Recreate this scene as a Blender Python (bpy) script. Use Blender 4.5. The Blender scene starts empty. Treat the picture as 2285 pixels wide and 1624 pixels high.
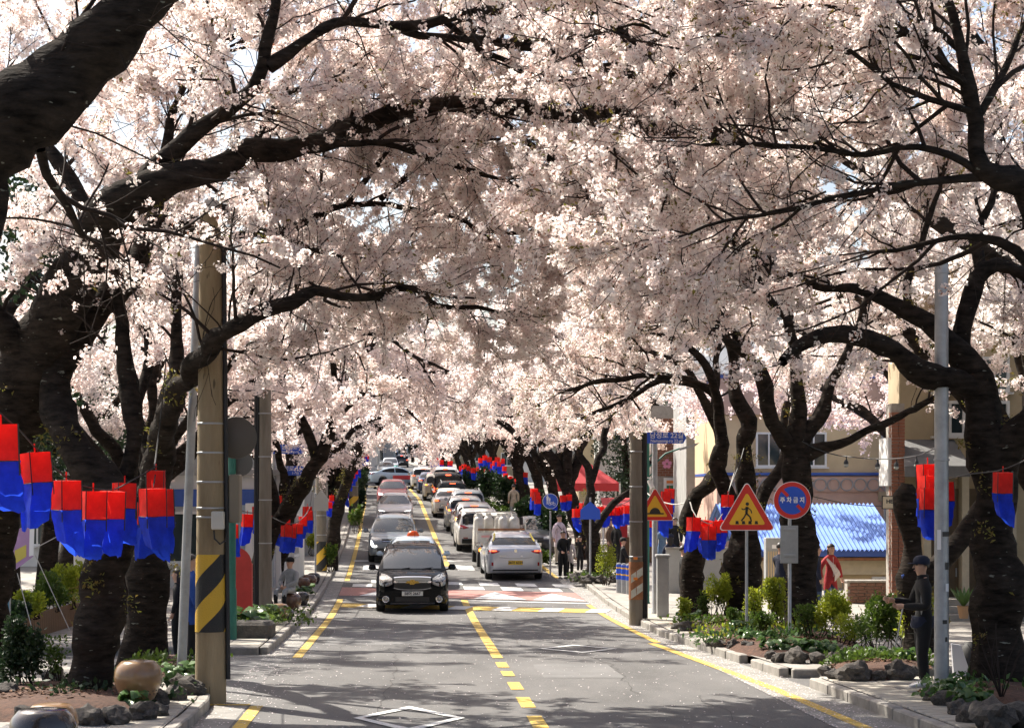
import bpy, bmesh, math, random
import numpy as np
from mathutils import Vector, Matrix
from mathutils.bvhtree import BVHTree

rng = np.random.default_rng(11)
R = random.Random(5)
SC = bpy.context.scene
COL = SC.collection

# ---------------------------------------------------------------- view geometry
F, YH, CX, CZ = 4000.0, 1090.0, 1142.5, 3.0        # focal length in picture units (2285 wide), horizon row, centre column, eye height
# ---------------------------------------------------------------- camera, sky, sun, exposure
cam_d = bpy.data.cameras.new('camera'); cam = bpy.data.objects.new('camera', cam_d); COL.objects.link(cam)
cam.location = (0, 0, CZ); cam.rotation_euler = (math.pi/2, 0, 0)
cam_d.sensor_width = 36.0; cam_d.lens = 36.0*F/2285.0; cam_d.shift_y = (YH-812.0)/2285.0
cam_d.clip_start = 0.1; cam_d.clip_end = 5000
SC.camera = cam
SUN_EL, SUN_AZ = math.radians(50), math.radians(-46)   # azimuth measured from straight ahead (+y), negative = left
W = bpy.data.worlds.new('World'); SC.world = W; W.use_nodes = True
nt = W.node_tree; bg = nt.nodes['Background']
sky = nt.nodes.new('ShaderNodeTexSky'); sky.sky_type = 'NISHITA'; sky.sun_disc = False
sky.sun_elevation = SUN_EL; sky.sun_rotation = SUN_AZ; sky.air_density = 1.0; sky.dust_density = 4.0
nt.links.new(sky.outputs[0], bg.inputs[0]); bg.inputs[1].default_value = 0.10
sl = bpy.data.lights.new('sun', 'SUN'); sl.energy = 5.0; sl.angle = math.radians(0.53); sl.color = (1.0, 0.935, 0.83)
so = bpy.data.objects.new('sun', sl); COL.objects.link(so)
SUN_DIR = Vector((math.sin(SUN_AZ)*math.cos(SUN_EL), math.cos(SUN_AZ)*math.cos(SUN_EL), math.sin(SUN_EL)))
so.rotation_euler = SUN_DIR.to_track_quat('Z', 'Y').to_euler(); so.location = SUN_DIR*60
vs = SC.view_settings; vs.view_transform = 'Standard'; vs.look = 'None'; vs.gamma = 1.0; vs.use_curve_mapping = False
vs.exposure = 1.05
cy = SC.cycles
cy.max_bounces = 13; cy.diffuse_bounces = 12; cy.glossy_bounces = 3; cy.transmission_bounces = 3; cy.transparent_max_bounces = 6
cy.use_denoising = True
cy.caustics_reflective = False; cy.caustics_refractive = False
cy.sample_clamp_indirect = 6.0

# ---------------------------------------------------------------- road profile (distance -> height and centre line)
_tab = [(10,-2.56),(20,-2.69),(23.5,-2.735),(30.3,-2.864),(44.4,-3.13),(50.6,-3.04),(61.5,-2.86),(77.8,-2.33),(88.9,-1.80),(114,-0.66),
        (167,0.92),(267,3.6),(400,6.8),(571,10.2),(900,15.0)]
_ctr = [(-40,3.7),(10,0.9),(30.3,-0.24),(50,-1.34),(77.8,-3.26),(88.9,-4.07),(114,-5.89),(125,-6.85),(167,-10.4),(267,-19.5),(400,-31.5),(571,-47),(900,-78)]
def smooth_tab(tab, lo, hi, w):
    xs = np.arange(lo, hi+1, 1.0)
    v = np.interp(xs, [a for a, b in tab], [b for a, b in tab])
    k = np.hanning(2*w+1)[1:-1]; k /= k.sum()
    p = np.pad(v, len(k)//2, mode='reflect', reflect_type='odd')
    return xs, np.convolve(p, k, 'valid')
_gx, _gz = smooth_tab([(-60,-1.9)]+_tab, -50, 890, 9)
_cx, _cv = smooth_tab(_ctr, -40, 890, 13)
def rz(d): return float(np.interp(d, _gx, _gz))+CZ
def rx(d): return float(np.interp(d, _cx, _cv))
def S(d): return F/d
def P(px, py, d): return Vector(((px-CX)*d/F, d, CZ+(YH-py)*d/F))
def U(u, d, h=0.0): return Vector((rx(d)+u, d, rz(d)+h))
def G(py, lift=0.0):
    lo, hi = 12.0, 600.0                      # depth at which the ground is seen on row py
    f = lambda d: YH-(rz(d)+lift-CZ)*F/d
    for _ in range(60):
        m = 0.5*(lo+hi)
        if f(m) > py: lo = m
        else: hi = m
    return lo
def at(px, py, lift=0.0):
    d = G(py, lift); return Vector(((px-CX)*d/F, d, rz(d)+lift))
def gat(px, d, lift=0.0): return Vector(((px-CX)*d/F, d, rz(d)+lift))

# ---------------------------------------------------------------- object helpers
def tag(o, label=None, cat=None, group=None, kind=None):
    if label: o['label'] = label
    if cat: o['category'] = cat
    if group: o['group'] = group
    if kind: o['kind'] = kind
    return o
def empty(name, loc=(0, 0, 0), rotz=0.0, parent=None):
    o = bpy.data.objects.new(name, None); COL.objects.link(o); o.location = loc; o.rotation_euler = (0, 0, rotz)
    o.empty_display_size = 0.2
    if parent: o.parent = parent
    return o
def thing(name, label, cat, loc=(0, 0, 0), rotz=0.0, group=None):
    return tag(empty(name, loc, rotz), label, cat, group)
def link(name, me, parent=None, loc=None, rotz=None):
    o = bpy.data.objects.new(name, me); COL.objects.link(o)
    if parent: o.parent = parent
    if loc is not None: o.location = loc
    if rotz is not None: o.rotation_euler = (0, 0, rotz)
    return o
def children(o): return [c for c in bpy.data.objects if c.parent == o]
def copy_tree(o, parent=None, kids=None):
    c = o.copy(); COL.objects.link(c)
    if parent: c.parent = parent
    for ch in (kids[o.name] if kids else children(o)): copy_tree(ch, c, kids)
    return c
def np_mesh(name, verts, faces, mats, smooth=False, mi=None):
    """verts (n,3); faces (m,k) array with equal k"""
    me = bpy.data.meshes.new(name); verts = np.asarray(verts, np.float32); faces = np.asarray(faces, np.int32)
    m, k = faces.shape
    me.vertices.add(len(verts)); me.vertices.foreach_set('co', verts.ravel())
    me.loops.add(m*k); me.loops.foreach_set('vertex_index', faces.ravel())
    me.polygons.add(m); me.polygons.foreach_set('loop_start', np.arange(0, m*k, k, dtype=np.int32))
    me.polygons.foreach_set('loop_total', np.full(m, k, np.int32))
    if smooth: me.polygons.foreach_set('use_smooth', np.ones(m, bool))
    if mi is not None: me.polygons.foreach_set('material_index', np.asarray(mi, np.int32))
    for mt in (mats if isinstance(mats, (list, tuple)) else [mats]): me.materials.append(mt)
    me.update(calc_edges=True); me.validate()
    return me
class MB:
    """collects simple shapes into one mesh"""
    def __init__(s): s.v = []; s.f = []; s.m = []; s.M = Matrix.Identity(4)
    def add(s, vs_, fs_, mi=0):
        b = len(s.v); s.v += [tuple(s.M @ Vector(v)) for v in vs_]
        for f in fs_: s.f.append([b+i for i in f]); s.m.append(mi)
        return s
    def box(s, c, size, mi=0, rotz=0.0, taper=1.0, bev=0.0):
        x, y, z = [0.5*a for a in size]; ca, sa = math.cos(rotz), math.sin(rotz)
        vs_ = []
        if bev <= 0:
            for k in (-1, 1):
                t = taper if k > 0 else 1
                for (i, j) in ((-1, -1), (1, -1), (1, 1), (-1, 1)):
                    X, Y = i*x*t, j*y*t; vs_.append((c[0]+X*ca-Y*sa, c[1]+X*sa+Y*ca, c[2]+k*z))
            fs_ = [(3, 2, 1, 0), (4, 5, 6, 7)]+[(i, (i+1) % 4, (i+1) % 4+4, i+4) for i in range(4)]
        else:
            b = min(bev, x*.9, y*.9, z*.9); rings = []
            for (zz, ins) in ((-z, b), (-z+b, 0), (z-b, 0), (z, b)):
                t = taper if zz > 0 else 1
                o = []
                for (i, j) in ((-1, -1), (1, -1), (1, 1), (-1, 1)):
                    for (p, q) in (((0, 1), (1, 0)) if i*j > 0 else ((1, 0), (0, 1))):
                        o.append((i*(x*t-ins-b*p), j*(y*t-ins-b*q)))
                rings.append([(c[0]+X*ca-Y*sa, c[1]+X*sa+Y*ca, c[2]+zz) for X, Y in o])
            vs_ = sum(rings, []); n = 8
            fs_ = [tuple(range(n))[::-1], tuple(range(3*n, 4*n))]
            for r in range(3): fs_ += [(r*n+i, r*n+(i+1) % n, (r+1)*n+(i+1) % n, (r+1)*n+i) for i in range(n)]
        return s.add(vs_, fs_, mi)
    def tube(s, pts, rad, n=8, mi=0, cap=True):
        pts = [Vector(p) for p in pts]; k = len(pts)
        if not isinstance(rad, (list, tuple)): rad = [rad]*k
        mean = (pts[-1]-pts[0]); ref = Vector((0, 0, 1)) if abs(mean.normalized().z) < 0.8 else Vector((0, 1, 0))
        vs_ = []
        for i, p in enumerate(pts):
            t = (pts[min(i+1, k-1)]-pts[max(i-1, 0)]).normalized()
            a = t.cross(ref).normalized(); b = a.cross(t).normalized()
            for j in range(n):
                an = 2*math.pi*j/n; vs_.append(p+(a*math.cos(an)+b*math.sin(an))*rad[i])
        fs_ = [(i*n+j, i*n+(j+1) % n, (i+1)*n+(j+1) % n, (i+1)*n+j) for i in range(k-1) for j in range(n)]
        if cap: fs_ += [tuple(range(n))[::-1], tuple(range((k-1)*n, k*n))]
        return s.add(vs_, fs_, mi)
    def lathe(s, prof, c=(0, 0, 0), n=20, mi=0, axis='z'):
        vs_ = []; k = len(prof)
        for (r, z) in prof:
            for j in range(n):
                a = 2*math.pi*j/n; x, y = r*math.cos(a), r*math.sin(a)
                p = (x, y, z) if axis == 'z' else ((z, x, y) if axis == 'x' else (x, -z, y))
                vs_.append((c[0]+p[0], c[1]+p[1], c[2]+p[2]))
        fs_ = [(i*n+j, i*n+(j+1) % n, (i+1)*n+(j+1) % n, (i+1)*n+j) for i in range(k-1) for j in range(n)]
        if prof[0][0] > 1e-4: fs_.append(tuple(range(n))[::-1])
        if prof[-1][0] > 1e-4: fs_.append(tuple(range((k-1)*n, k*n)))
        return s.add(vs_, fs_, mi)
    def prism(s, poly, y0, y1, mi=0):
        """outline in (x,z), extruded from y0 (front, towards -y) to y1"""
        n = len(poly); vs_ = [(x, y0, z) for x, z in poly]+[(x, y1, z) for x, z in poly]
        fs_ = [tuple(range(n)), tuple(range(n, 2*n))[::-1]]+[(i, i+n, (i+1) % n+n, (i+1) % n) for i in range(n)]
        return s.add(vs_, fs_, mi)
    def quad(s, a, b, c, d, mi=0): return s.add([a, b, c, d], [(0, 1, 2, 3)], mi)
    def mesh(s, name, mats, smooth=None):
        me = bpy.data.meshes.new(name); me.from_pydata(s.v, [], s.f)
        for mt in (mats if isinstance(mats, (list, tuple)) else [mats]): me.materials.append(mt)
        me.polygons.foreach_set('material_index', s.m)
        if smooth is not None:
            me.polygons.foreach_set('use_smooth', [True]*len(s.f)); me.set_sharp_from_angle(angle=math.radians(smooth))
        me.update(); return me
    def build(s, name, mats, parent=None, smooth=None, loc=None, rotz=None):
        return link(name, s.mesh(name, mats, smooth), parent, loc, rotz)
def arc(cx, cz, r, a0, a1, n): return [(cx+r*math.cos(math.radians(a0+(a1-a0)*i/n)), cz+r*math.sin(math.radians(a0+(a1-a0)*i/n))) for i in range(n+1)]
def text(body, size, loc, mat, parent=None, name='lettering', rot=(math.pi/2, 0, 0), ext=0.001, align='CENTER', bold=0.0, sx=1.0):
    cu = bpy.data.curves.new(name, 'FONT'); cu.body = body; cu.size = size; cu.extrude = ext; cu.align_x = align; cu.align_y = 'CENTER'; cu.offset = bold
    cu.materials.append(mat); cu.resolution_u = 3
    tmp = bpy.data.objects.new('tmp', cu); me = bpy.data.meshes.new_from_object(tmp); me.name = name; bpy.data.objects.remove(tmp); bpy.data.curves.remove(cu)
    o = link(name, me, parent); o.location = loc; o.rotation_euler = rot; o.scale = (sx, 1, 1)
    return o
ORD = 'first second third fourth fifth sixth seventh eighth ninth tenth eleventh twelfth thirteenth fourteenth fifteenth sixteenth seventeenth eighteenth nineteenth twentieth'.split()
def nth(i):
    if i < 20: return ORD[i]
    t = ['twenty', 'thirty', 'forty', 'fifty'][(i+1)//10-2]
    return t+'-'+ORD[(i+1) % 10-1] if (i+1) % 10 else t.replace('y', 'ieth')

# ---------------------------------------------------------------- materials
def mat(name, col, rough=0.6, metal=0.0, vary=0.0, scale=6.0, bump=0.0, bscale=None, col2=None, coat=0.0, emit=None, estr=0.0, trans=0.0, spec=0.5, detail=6.0, stretch=None, speck=None):
    m = bpy.data.materials.new(name); m.use_nodes = True; n = m.node_tree.nodes; l = m.node_tree.links
    b = n['Principled BSDF']; b.inputs['Base Color'].default_value = (*col, 1); b.inputs['Roughness'].default_value = rough
    b.inputs['Metallic'].default_value = metal; b.inputs['Coat Weight'].default_value = coat; b.inputs['Specular IOR Level'].default_value = spec
    b.inputs['Coat Roughness'].default_value = 0.04
    tc = n.new('ShaderNodeTexCoord'); vec = tc.outputs['Object']
    if stretch:
        mp = n.new('ShaderNodeMapping'); mp.inputs['Scale'].default_value = stretch; l.new(vec, mp.inputs[0]); vec = mp.outputs[0]
    colour_out = None
    if vary > 0 or col2:
        t = n.new('ShaderNodeTexNoise'); t.inputs['Scale'].default_value = scale; t.inputs['Detail'].default_value = detail; t.inputs['Roughness'].default_value = 0.65
        l.new(vec, t.inputs['Vector'])
        r = n.new('ShaderNodeValToRGB'); c2 = col2 or tuple(max(0, c*(1-vary)) for c in col); c1 = col if col2 else tuple(min(1, c*(1+vary*.6)) for c in col)
        r.color_ramp.elements[0].position = 0.32; r.color_ramp.elements[1].position = 0.68
        r.color_ramp.elements[0].color = (*c2, 1); r.color_ramp.elements[1].color = (*c1, 1)
        l.new(t.outputs['Fac'], r.inputs[0]); colour_out = r.outputs[0]
        if speck:
            v = n.new('ShaderNodeTexNoise'); v.inputs['Scale'].default_value = speck[1]; v.inputs['Detail'].default_value = 2; l.new(vec, v.inputs['Vector'])
            rr = n.new('ShaderNodeValToRGB'); rr.color_ramp.elements[0].position = speck[2]; rr.color_ramp.elements[1].position = speck[2]+.03
            l.new(v.outputs['Fac'], rr.inputs[0]); mx = n.new('ShaderNodeMix'); mx.data_type = 'RGBA'
            l.new(rr.outputs[0], mx.inputs['Factor']); l.new(colour_out, mx.inputs['A']); mx.inputs['B'].default_value = (*speck[0], 1)
            colour_out = mx.outputs['Result']
        l.new(colour_out, b.inputs['Base Color'])
    if bump > 0:
        t2 = n.new('ShaderNodeTexNoise'); t2.inputs['Scale'].default_value = bscale or scale*3; t2.inputs['Detail'].default_value = 8
        l.new(vec, t2.inputs['Vector']); bp = n.new('ShaderNodeBump'); bp.inputs['Strength'].default_value = bump; bp.inputs['Distance'].default_value = 0.02
        l.new(t2.outputs['Fac'], bp.inputs['Height']); l.new(bp.outputs[0], b.inputs['Normal'])
    if emit: b.inputs['Emission Color'].default_value = (*emit, 1); b.inputs['Emission Strength'].default_value = estr
    if trans > 0:
        tr = n.new('ShaderNodeBsdfTranslucent'); tr.inputs[0].default_value = (*col, 1)
        if colour_out: l.new(colour_out, tr.inputs[0])
        ms = n.new('ShaderNodeMixShader'); ms.inputs[0].default_value = trans; l.new(b.outputs[0], ms.inputs[1]); l.new(tr.outputs[0], ms.inputs[2])
        l.new(ms.outputs[0], n['Material Output'].inputs[0])
    return m
def petal_mat(name, ca, cb, trans):
    m = bpy.data.materials.new(name); m.use_nodes = True; n = m.node_tree.nodes; l = m.node_tree.links; n.clear()
    oi = n.new('ShaderNodeObjectInfo'); r = n.new('ShaderNodeValToRGB'); r.color_ramp.elements[0].color = (*ca, 1); r.color_ramp.elements[1].color = (*cb, 1)
    l.new(oi.outputs['Random'], r.inputs[0]); df = n.new('ShaderNodeBsdfDiffuse'); tr = n.new('ShaderNodeBsdfTranslucent')
    l.new(r.outputs[0], df.inputs[0]); l.new(r.outputs[0], tr.inputs[0]); ms = n.new('ShaderNodeMixShader'); ms.inputs[0].default_value = trans
    l.new(df.outputs[0], ms.inputs[1]); l.new(tr.outputs[0], ms.inputs[2]); o = n.new('ShaderNodeOutputMaterial'); l.new(ms.outputs[0], o.inputs[0]); return m
M = {}
M['asphalt'] = mat('asphalt', (.108, .105, .102), .85, vary=.34, scale=.55, bump=.4, bscale=90, speck=((.2, .195, .185), 60, .64), stretch=(1.6, .5, 1))
M['asphalt_patch'] = mat('asphalt_patch', (.15, .148, .145), .9, vary=.2, scale=1.5, bump=.35, bscale=80)
M['ground'] = mat('ground', (.13, .125, .095), .9, vary=.4, scale=.5, bump=.3, bscale=30)
M['gutter'] = mat('gutter_concrete', (.26, .25, .23), .9, vary=.3, scale=2.0, bump=.3, bscale=40)
M['kerb'] = mat('kerb_stone', (.3, .28, .25), .85, vary=.35, scale=3.0, bump=.3, bscale=35)
M['pave'] = mat('pavement_slab', (.3, .28, .25), .9, vary=.3, scale=2.5, bump=.25, bscale=40)
M['paver_l'] = mat('paver_light', (.4, .37, .31), .9, vary=.25, scale=4, bump=.25, bscale=50)
M['paver_d'] = mat('paver_dark', (.17, .165, .16), .9, vary=.3, scale=4, bump=.25, bscale=50)
M['yellow'] = mat('yellow_paint', (.66, .43, .05), .75, col2=(.42, .29, .07), scale=4, bump=.15, bscale=80, speck=((.17, .155, .12), 22, .60))
M['white'] = mat('white_paint', (.72, .72, .7), .7, col2=(.5, .5, .48), scale=5, bump=.15, bscale=80, speck=((.2, .2, .2), 26, .67))
M['pink'] = mat('red_paint', (.42, .19, .16), .8, col2=(.3, .15, .13), scale=4, bump=.15, bscale=80)
M['bark'] = mat('cherry_bark', (.04, .031, .025), .95, col2=(.006, .005, .004), scale=5, bump=1.0, bscale=13, stretch=(.8, .8, 2.6), speck=((.17, .17, .14), 9, .70), spec=.1)
M['twig'] = mat('twig_bark', (.03, .021, .017), .9, vary=.3, scale=8, spec=.2)
M['petal'] = petal_mat('petal', (.955, .815, .775), (.975, .92, .875), .68)
M['calyx'] = mat('calyx', (.32, .14, .09), .7, trans=.3)
M['leaf_y'] = mat('young_leaf', (.16, .22, .03), .6, col2=(.2, .1, .03), scale=3, trans=.45)
M['leaf'] = mat('shrub_leaf', (.11, .17, .02), .5, col2=(.05, .1, .015), scale=3, trans=.4)
M['leaf_bright'] = mat('box_leaf', (.42, .44, .035), .5, col2=(.17, .24, .02), scale=3, trans=.5)
M['leaf_dark'] = mat('evergreen_leaf', (.025, .055, .015), .5, col2=(.012, .03, .01), scale=2, trans=.25)
M['leaf_big'] = mat('broad_leaf', (.09, .17, .04), .3, col2=(.05, .11, .03), scale=5, trans=.3)
M['mulch'] = mat('mulch', (.085, .04, .024), .95, vary=.6, scale=14, bump=.9, bscale=30)
M['rock'] = mat('basalt', (.13, .115, .1), .95, col2=(.05, .045, .04), scale=5, bump=.9, bscale=22)
M['concrete'] = mat('pole_concrete', (.36, .285, .175), .9, col2=(.21, .155, .085), scale=1.5, bump=.4, bscale=30, stretch=(2.5, 2.5, .4), speck=((.11, .085, .05), 7, .70))
M['concrete_grey'] = mat('weathered_concrete', (.24, .215, .175), .9, col2=(.12, .10, .075), scale=1.5, bump=.4, bscale=30, stretch=(2.5, 2.5, .4))
M['grey_metal'] = mat('galvanised', (.4, .41, .42), .5, .6, vary=.2, scale=5)
M['grey_paint'] = mat('grey_paint', (.33, .34, .34), .55, vary=.15, scale=4)
M['green_pole'] = mat('green_pole', (.02, .14, .1), .5, vary=.2)
M['black'] = mat('black_rubber', (.015, .015, .015), .7)
M['cable'] = mat('cable', (.02, .02, .022), .6)
M['rope'] = mat('rope', (.5, .48, .44), .8)
M['red_cloth'] = mat('red_cloth', (.8, .045, .03), .8, vary=.2, scale=6, trans=.6, bump=.5, bscale=9)
M['blue_cloth'] = mat('blue_cloth', (.025, .085, .72), .8, vary=.28, scale=6, trans=.6, bump=.4, bscale=9)
M['sign_red'] = mat('sign_red', (.62, .03, .02), .4)
M['sign_yellow'] = mat('sign_yellow', (.8, .45, .03), .4)
M['sign_blue'] = mat('sign_blue', (.02, .09, .55), .4)
M['sign_white'] = mat('sign_white', (.8, .8, .8), .4)
M['black_paint'] = mat('black_paint', (.02, .02, .02), .45)
M['drum'] = mat('glazed_tan', (.3, .18, .08), .28, col2=(.2, .11, .05), scale=2, coat=.5)
M['drum_dark'] = mat('glazed_black', (.035, .03, .03), .22, vary=.4, scale=3, coat=.6)
M['drum_brown'] = mat('glazed_brown', (.12, .06, .035), .25, vary=.4, scale=3, coat=.6)
M['brick'] = mat('brick_red', (.3, .13, .08), .9, vary=.3, scale=3, bump=.3, bscale=40)
M['brick_brown'] = mat('brick_brown', (.17, .09, .065), .9, vary=.35, scale=3, bump=.3, bscale=40)
M['mortar'] = mat('mortar', (.36, .33, .29), .95, vary=.2, scale=8)
M['cream'] = mat('cream_render', (.6, .47, .29), .9, vary=.12, scale=1.2, bump=.1, bscale=60)
M['pinkwall'] = mat('pink_render', (.56, .38, .3), .9, vary=.12, scale=1.2, bump=.1, bscale=60)
M['beige'] = mat('beige_render', (.42, .34, .22), .9, vary=.15, scale=1.2, bump=.1, bscale=60)
M['bluetrim'] = mat('blue_trim', (.04, .1, .38), .5, vary=.15)
M['blueroof'] = mat('blue_roof', (.15, .25, .56), .85, spec=.2, vary=.12, scale=2)
M['whitewall'] = mat('white_render', (.66, .66, .64), .85, vary=.1, scale=1)
M['greywall'] = mat('grey_render', (.34, .34, .33), .9, vary=.2, scale=1.4, bump=.2, bscale=40)
M['glass'] = mat('window_glass', (.03, .045, .05), .06, spec=.8)
M['frame'] = mat('window_frame', (.7, .7, .68), .4)
M['timber'] = mat('weathered_timber', (.2, .12, .06), .9, col2=(.11, .065, .035), scale=5, bump=.6, bscale=12, stretch=(3, 3, .6))
M['awning'] = mat('awning_cloth', (.16, .16, .16), .85, vary=.15)
M['litter'] = mat('leaf_litter', (.2, .1, .05), .9, col2=(.06, .03, .02), scale=30)
M['skin'] = mat('skin', (.55, .33, .23), .55)
M['hair'] = mat('hair', (.02, .016, .014), .5)
# ================================================================ SETTING
def ribbon(name, u0, u1, d0, d1, lift, m, parent=None, kind='structure', step=1.0, skew=0.0, cols=1):
    ds = sorted(set([d0, d1]+[float(x) for x in np.arange(math.ceil(d0), math.floor(d1)+1, step)]))
    v = []; f = []
    f0 = u0 if callable(u0) else (lambda d: u0); f1 = u1 if callable(u1) else (lambda d: u1)
    for d in ds:
        for c in range(cols+1):
            u = f0(d)+(f1(d)-f0(d))*c/cols; dd = d-skew*u
            v.append((rx(dd)+u, dd, rz(dd)+lift))
    n = cols+1
    for i in range(len(ds)-1):
        for c in range(cols): f.append((i*n+c, i*n+c+1, (i+1)*n+c+1, (i+1)*n+c))
    o = link(name, np_mesh(name, v, f, m), parent)
    if kind and not parent: o['kind'] = kind
    return o
def patch(mb, poly, lift):
    mb.add([tuple(U(u, d, lift)) for u, d in poly], [tuple(range(len(poly)))])
# one ground sheet out to the horizon
_d = list(range(-50, 300, 2))+list(range(300, 890, 10))
_x = [-900, -400, -150, -60, -30, -15, 0, 15, 30, 60, 150, 400, 900]
v = [(x, d, rz(d)-0.06) for d in _d for x in _x]; n = len(_x)
link('ground', np_mesh('ground', v, [(i*n+j, i*n+j+1, (i+1)*n+j+1, (i+1)*n+j) for i in range(len(_d)-1) for j in range(n-1)], M['ground'], True))['kind'] = 'structure'
ribbon('road', -5.2, 5.2, -40, 880, 0.0, M['asphalt'])
# side lane apron on the left between the two kerbs
ribbon('side_road', -24, -5.2, 24, 31.2, 0.0, M['asphalt'])
kr = lambda d: float(np.interp(d, [15, 20, 25, 35.7, 49, 60, 900], [4.25, 4.2, 4.08, 3.55, 3.75, 3.95, 3.95]))   # right kerb line
KL = -3.95
ribbon('gutter', 3.32, lambda d: kr(d), 10, 200, .004, M['gutter'])
ribbon('gutter', KL, -3.52, 30.9, 200, .004, M['gutter'])
ribbon('gutter', KL, -3.52, 8, 22.6, .004, M['gutter'])
H = 0.14
for nm, a, b, d0, d1 in (('pavement', lambda d: kr(d)+.16, 16.5, 8, 25.0), ('pavement', lambda d: kr(d)+.16, 16.5, 26.6, 46.0), ('pavement', lambda d: kr(d)+.16, 11.0, 46.0, 700),
                         ('pavement', -24.0, lambda d: float(np.interp(d, [22.6, 25, 28.2], [KL-.16, -4.6, -5.0])), 8, 28.2), ('pavement', -16.0, KL-.16, 31.2, 700)):
    ribbon(nm, a, b, d0, d1, H, M['pave'], cols=3)
# kerbs: separate stones
kerb_me = MB().box((0, 0, 0), (.15, .985, .26), bev=.018).mesh('kerb_stone', M['kerb'])
def kerb(line, d0, d1, off, label=None):
    k = empty('kerb', U(line((d0+d1)/2), (d0+d1)/2)); k['kind'] = 'structure'
    d = d0; i = 0
    while d < d1-.05:
        e = min(d+1.0, d1); a = U(line(d)+off, d); b = U(line(e)+off, e); c = (a+b)/2
        o = link('kerb_stone', kerb_me, k); dv = b-a
        o.rotation_euler = (math.atan2(dv.z, dv.y), 0, -math.atan2(dv.x, dv.y)); o.scale = (1, (e-d)*.997, 1)
        o.location = c-k.location+Vector((R.uniform(-.008, .008), 0, H-.13+R.uniform(-.006, .006))); d = e; i += 1
    return k
kerb(kr, 12, 25.0, .078); kerb(kr, 26.6, 28.4, .078); kerb(kr, 29.2, 44.0, .078); kerb(kr, 44.0, 170, .078)
kerb(lambda d: float(np.interp(d, [22.6, 25, 28.2], [KL, -4.44, -4.84])), 12, 28.2, -.078); kerb(lambda d: KL, 31.2, 170, -.078)
# side kerbs at the mouth of the left lane
def cross_kerb(u0, u1, d):
    k = empty('kerb', U((u0+u1)/2, d)); k['kind'] = 'structure'; u = u0
    while u < u1-.05:
        e = min(u+1, u1); o = link('kerb_stone', kerb_me, k); o.rotation_euler = (0, 0, math.pi/2); o.scale = (1, (e-u)*.997, 1)
        o.location = U((u+e)/2, d, H-.13)-k.location; u = e
cross_kerb(-16, KL-.16, 31.12); cross_kerb(-24, -5.0, 28.28); cross_kerb(kr(25)+.16, 16, 25.08); cross_kerb(kr(26.6)+.16, 16, 26.52)
# pavers one by one near the camera
pv_l = MB().box((0, 0, 0), (.56, .27, .05), bev=.008).mesh('paver', M['paver_l']); pv_d = MB().box((0, 0, 0), (.56, .27, .05), bev=.008).mesh('paver', M['paver_d'])
def pavers(par, ufun, nu, d0, d1, left):
    d = d0; r = 0
    while d < d1:
        for c in range(nu):
            u = ufun(d)+(.30+.57*c)*(-1 if left else 1); dark = (r % 2 == 1) and c not in (0, 4)
            o = link('paver', pv_d if dark else pv_l, par); o.location = U(u, d, H-.018+R.uniform(-.004, .004))
            o.rotation_euler = (math.atan2(rz(d+.5)-rz(d-.5), 1), 0, R.uniform(-.01, .01))
        d += .28; r += 1
pr = [o for o in bpy.data.objects if o.name.startswith('pavement')]
pavers(pr[0], lambda d: kr(d)+.16, 5, 19.2, 24.9, False)
pavers(pr[1], lambda d: kr(d)+.16, 4, 30.2, 44.5, False)
pavers(pr[3], lambda d: KL-.16, 3, 18.3, 22.4, True)
pavers(pr[4], lambda d: KL-.16, 3, 31.5, 44, True)
# ---- road markings
def line(name, u0, u1, d0, d1, m, lift=.008, skew=0): return ribbon(name, u0, u1, d0, d1, lift, m, skew=skew)
def dd(y): return G((1450+y/2.176)*.914)
for y0, y1 in ((362, 390), (410, 436), (468, 508), (548, 603), (648, 712)): line('centre_line', -.09, .09, dd(y1), dd(y0), M['yellow'])
line('centre_line', -.09, .09, dd(712)-6, dd(712)-1.2, M['yellow'])
line('centre_line', -.09, .09, dd(340), 45.6, M['yellow']); line('centre_line', -.09, .09, 46.9, 49.2, M['yellow'])
line('centre_line', -.1, .1, 64, 140, M['yellow']); line('centre_line', -.1, .1, 160, 400, M['yellow'])
line('edge_line', -3.48, -3.32, 30.4, 49.5, M['yellow']); line('edge_line', -3.48, -3.32, 12, 22.5, M['yellow']); line('edge_line', -3.5, -3.34, 57, 140, M['yellow'])
line('edge_line', -5.2, -3.5, 22.55, 22.72, M['yellow'])
line('edge_line', lambda d: kr(d)-.62, lambda d: kr(d)-.46, 12, 34.0, M['yellow']); line('edge_line', 3.16, 3.3, 34.2, 47.5, M['yellow']); line('edge_line', 3.3, 3.46, 58, 140, M['yellow'])
def diamond(uc, d0, d1, hw, t):
    dm = (d0+d1)/2; dt = t*(d1-d0)/(2*hw); o = [(uc, d0), (uc+hw, dm), (uc, d1), (uc-hw, dm)]; i = [(uc, d0+dt*1.4), (uc+hw-t, dm), (uc, d1-dt*1.4), (uc-hw+t, dm)]
    mb = MB()
    mixp = lambda a, b, t_: (a[0]+(b[0]-a[0])*t_, a[1]+(b[1]-a[1])*t_)
    for k in range(4):
        for j in range(8):
            a, b = j/8, (j+1)/8; patch(mb, [mixp(o[k], o[(k+1) % 4], a), mixp(o[k], o[(k+1) % 4], b), mixp(i[k], i[(k+1) % 4], b), mixp(i[k], i[(k+1) % 4], a)], .012)
    mb.build('diamond_marking', M['white'])['kind'] = 'structure'
diamond((915-CX)/187-rx(21.2), 19.8, G(1576), .66, .12)
diamond((1288-CX)/122-rx(32.5), G(1457), G(1439), .72, .13)
SK = .34
def hump(name, u0, u1, d0, d1, m, lift): ribbon(name, u0, u1, d0, d1, lift, m, skew=SK, cols=6)
hump('red_band', -3.5, 3.3, 49.7, 53.0, M['pink'], .008)
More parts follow.
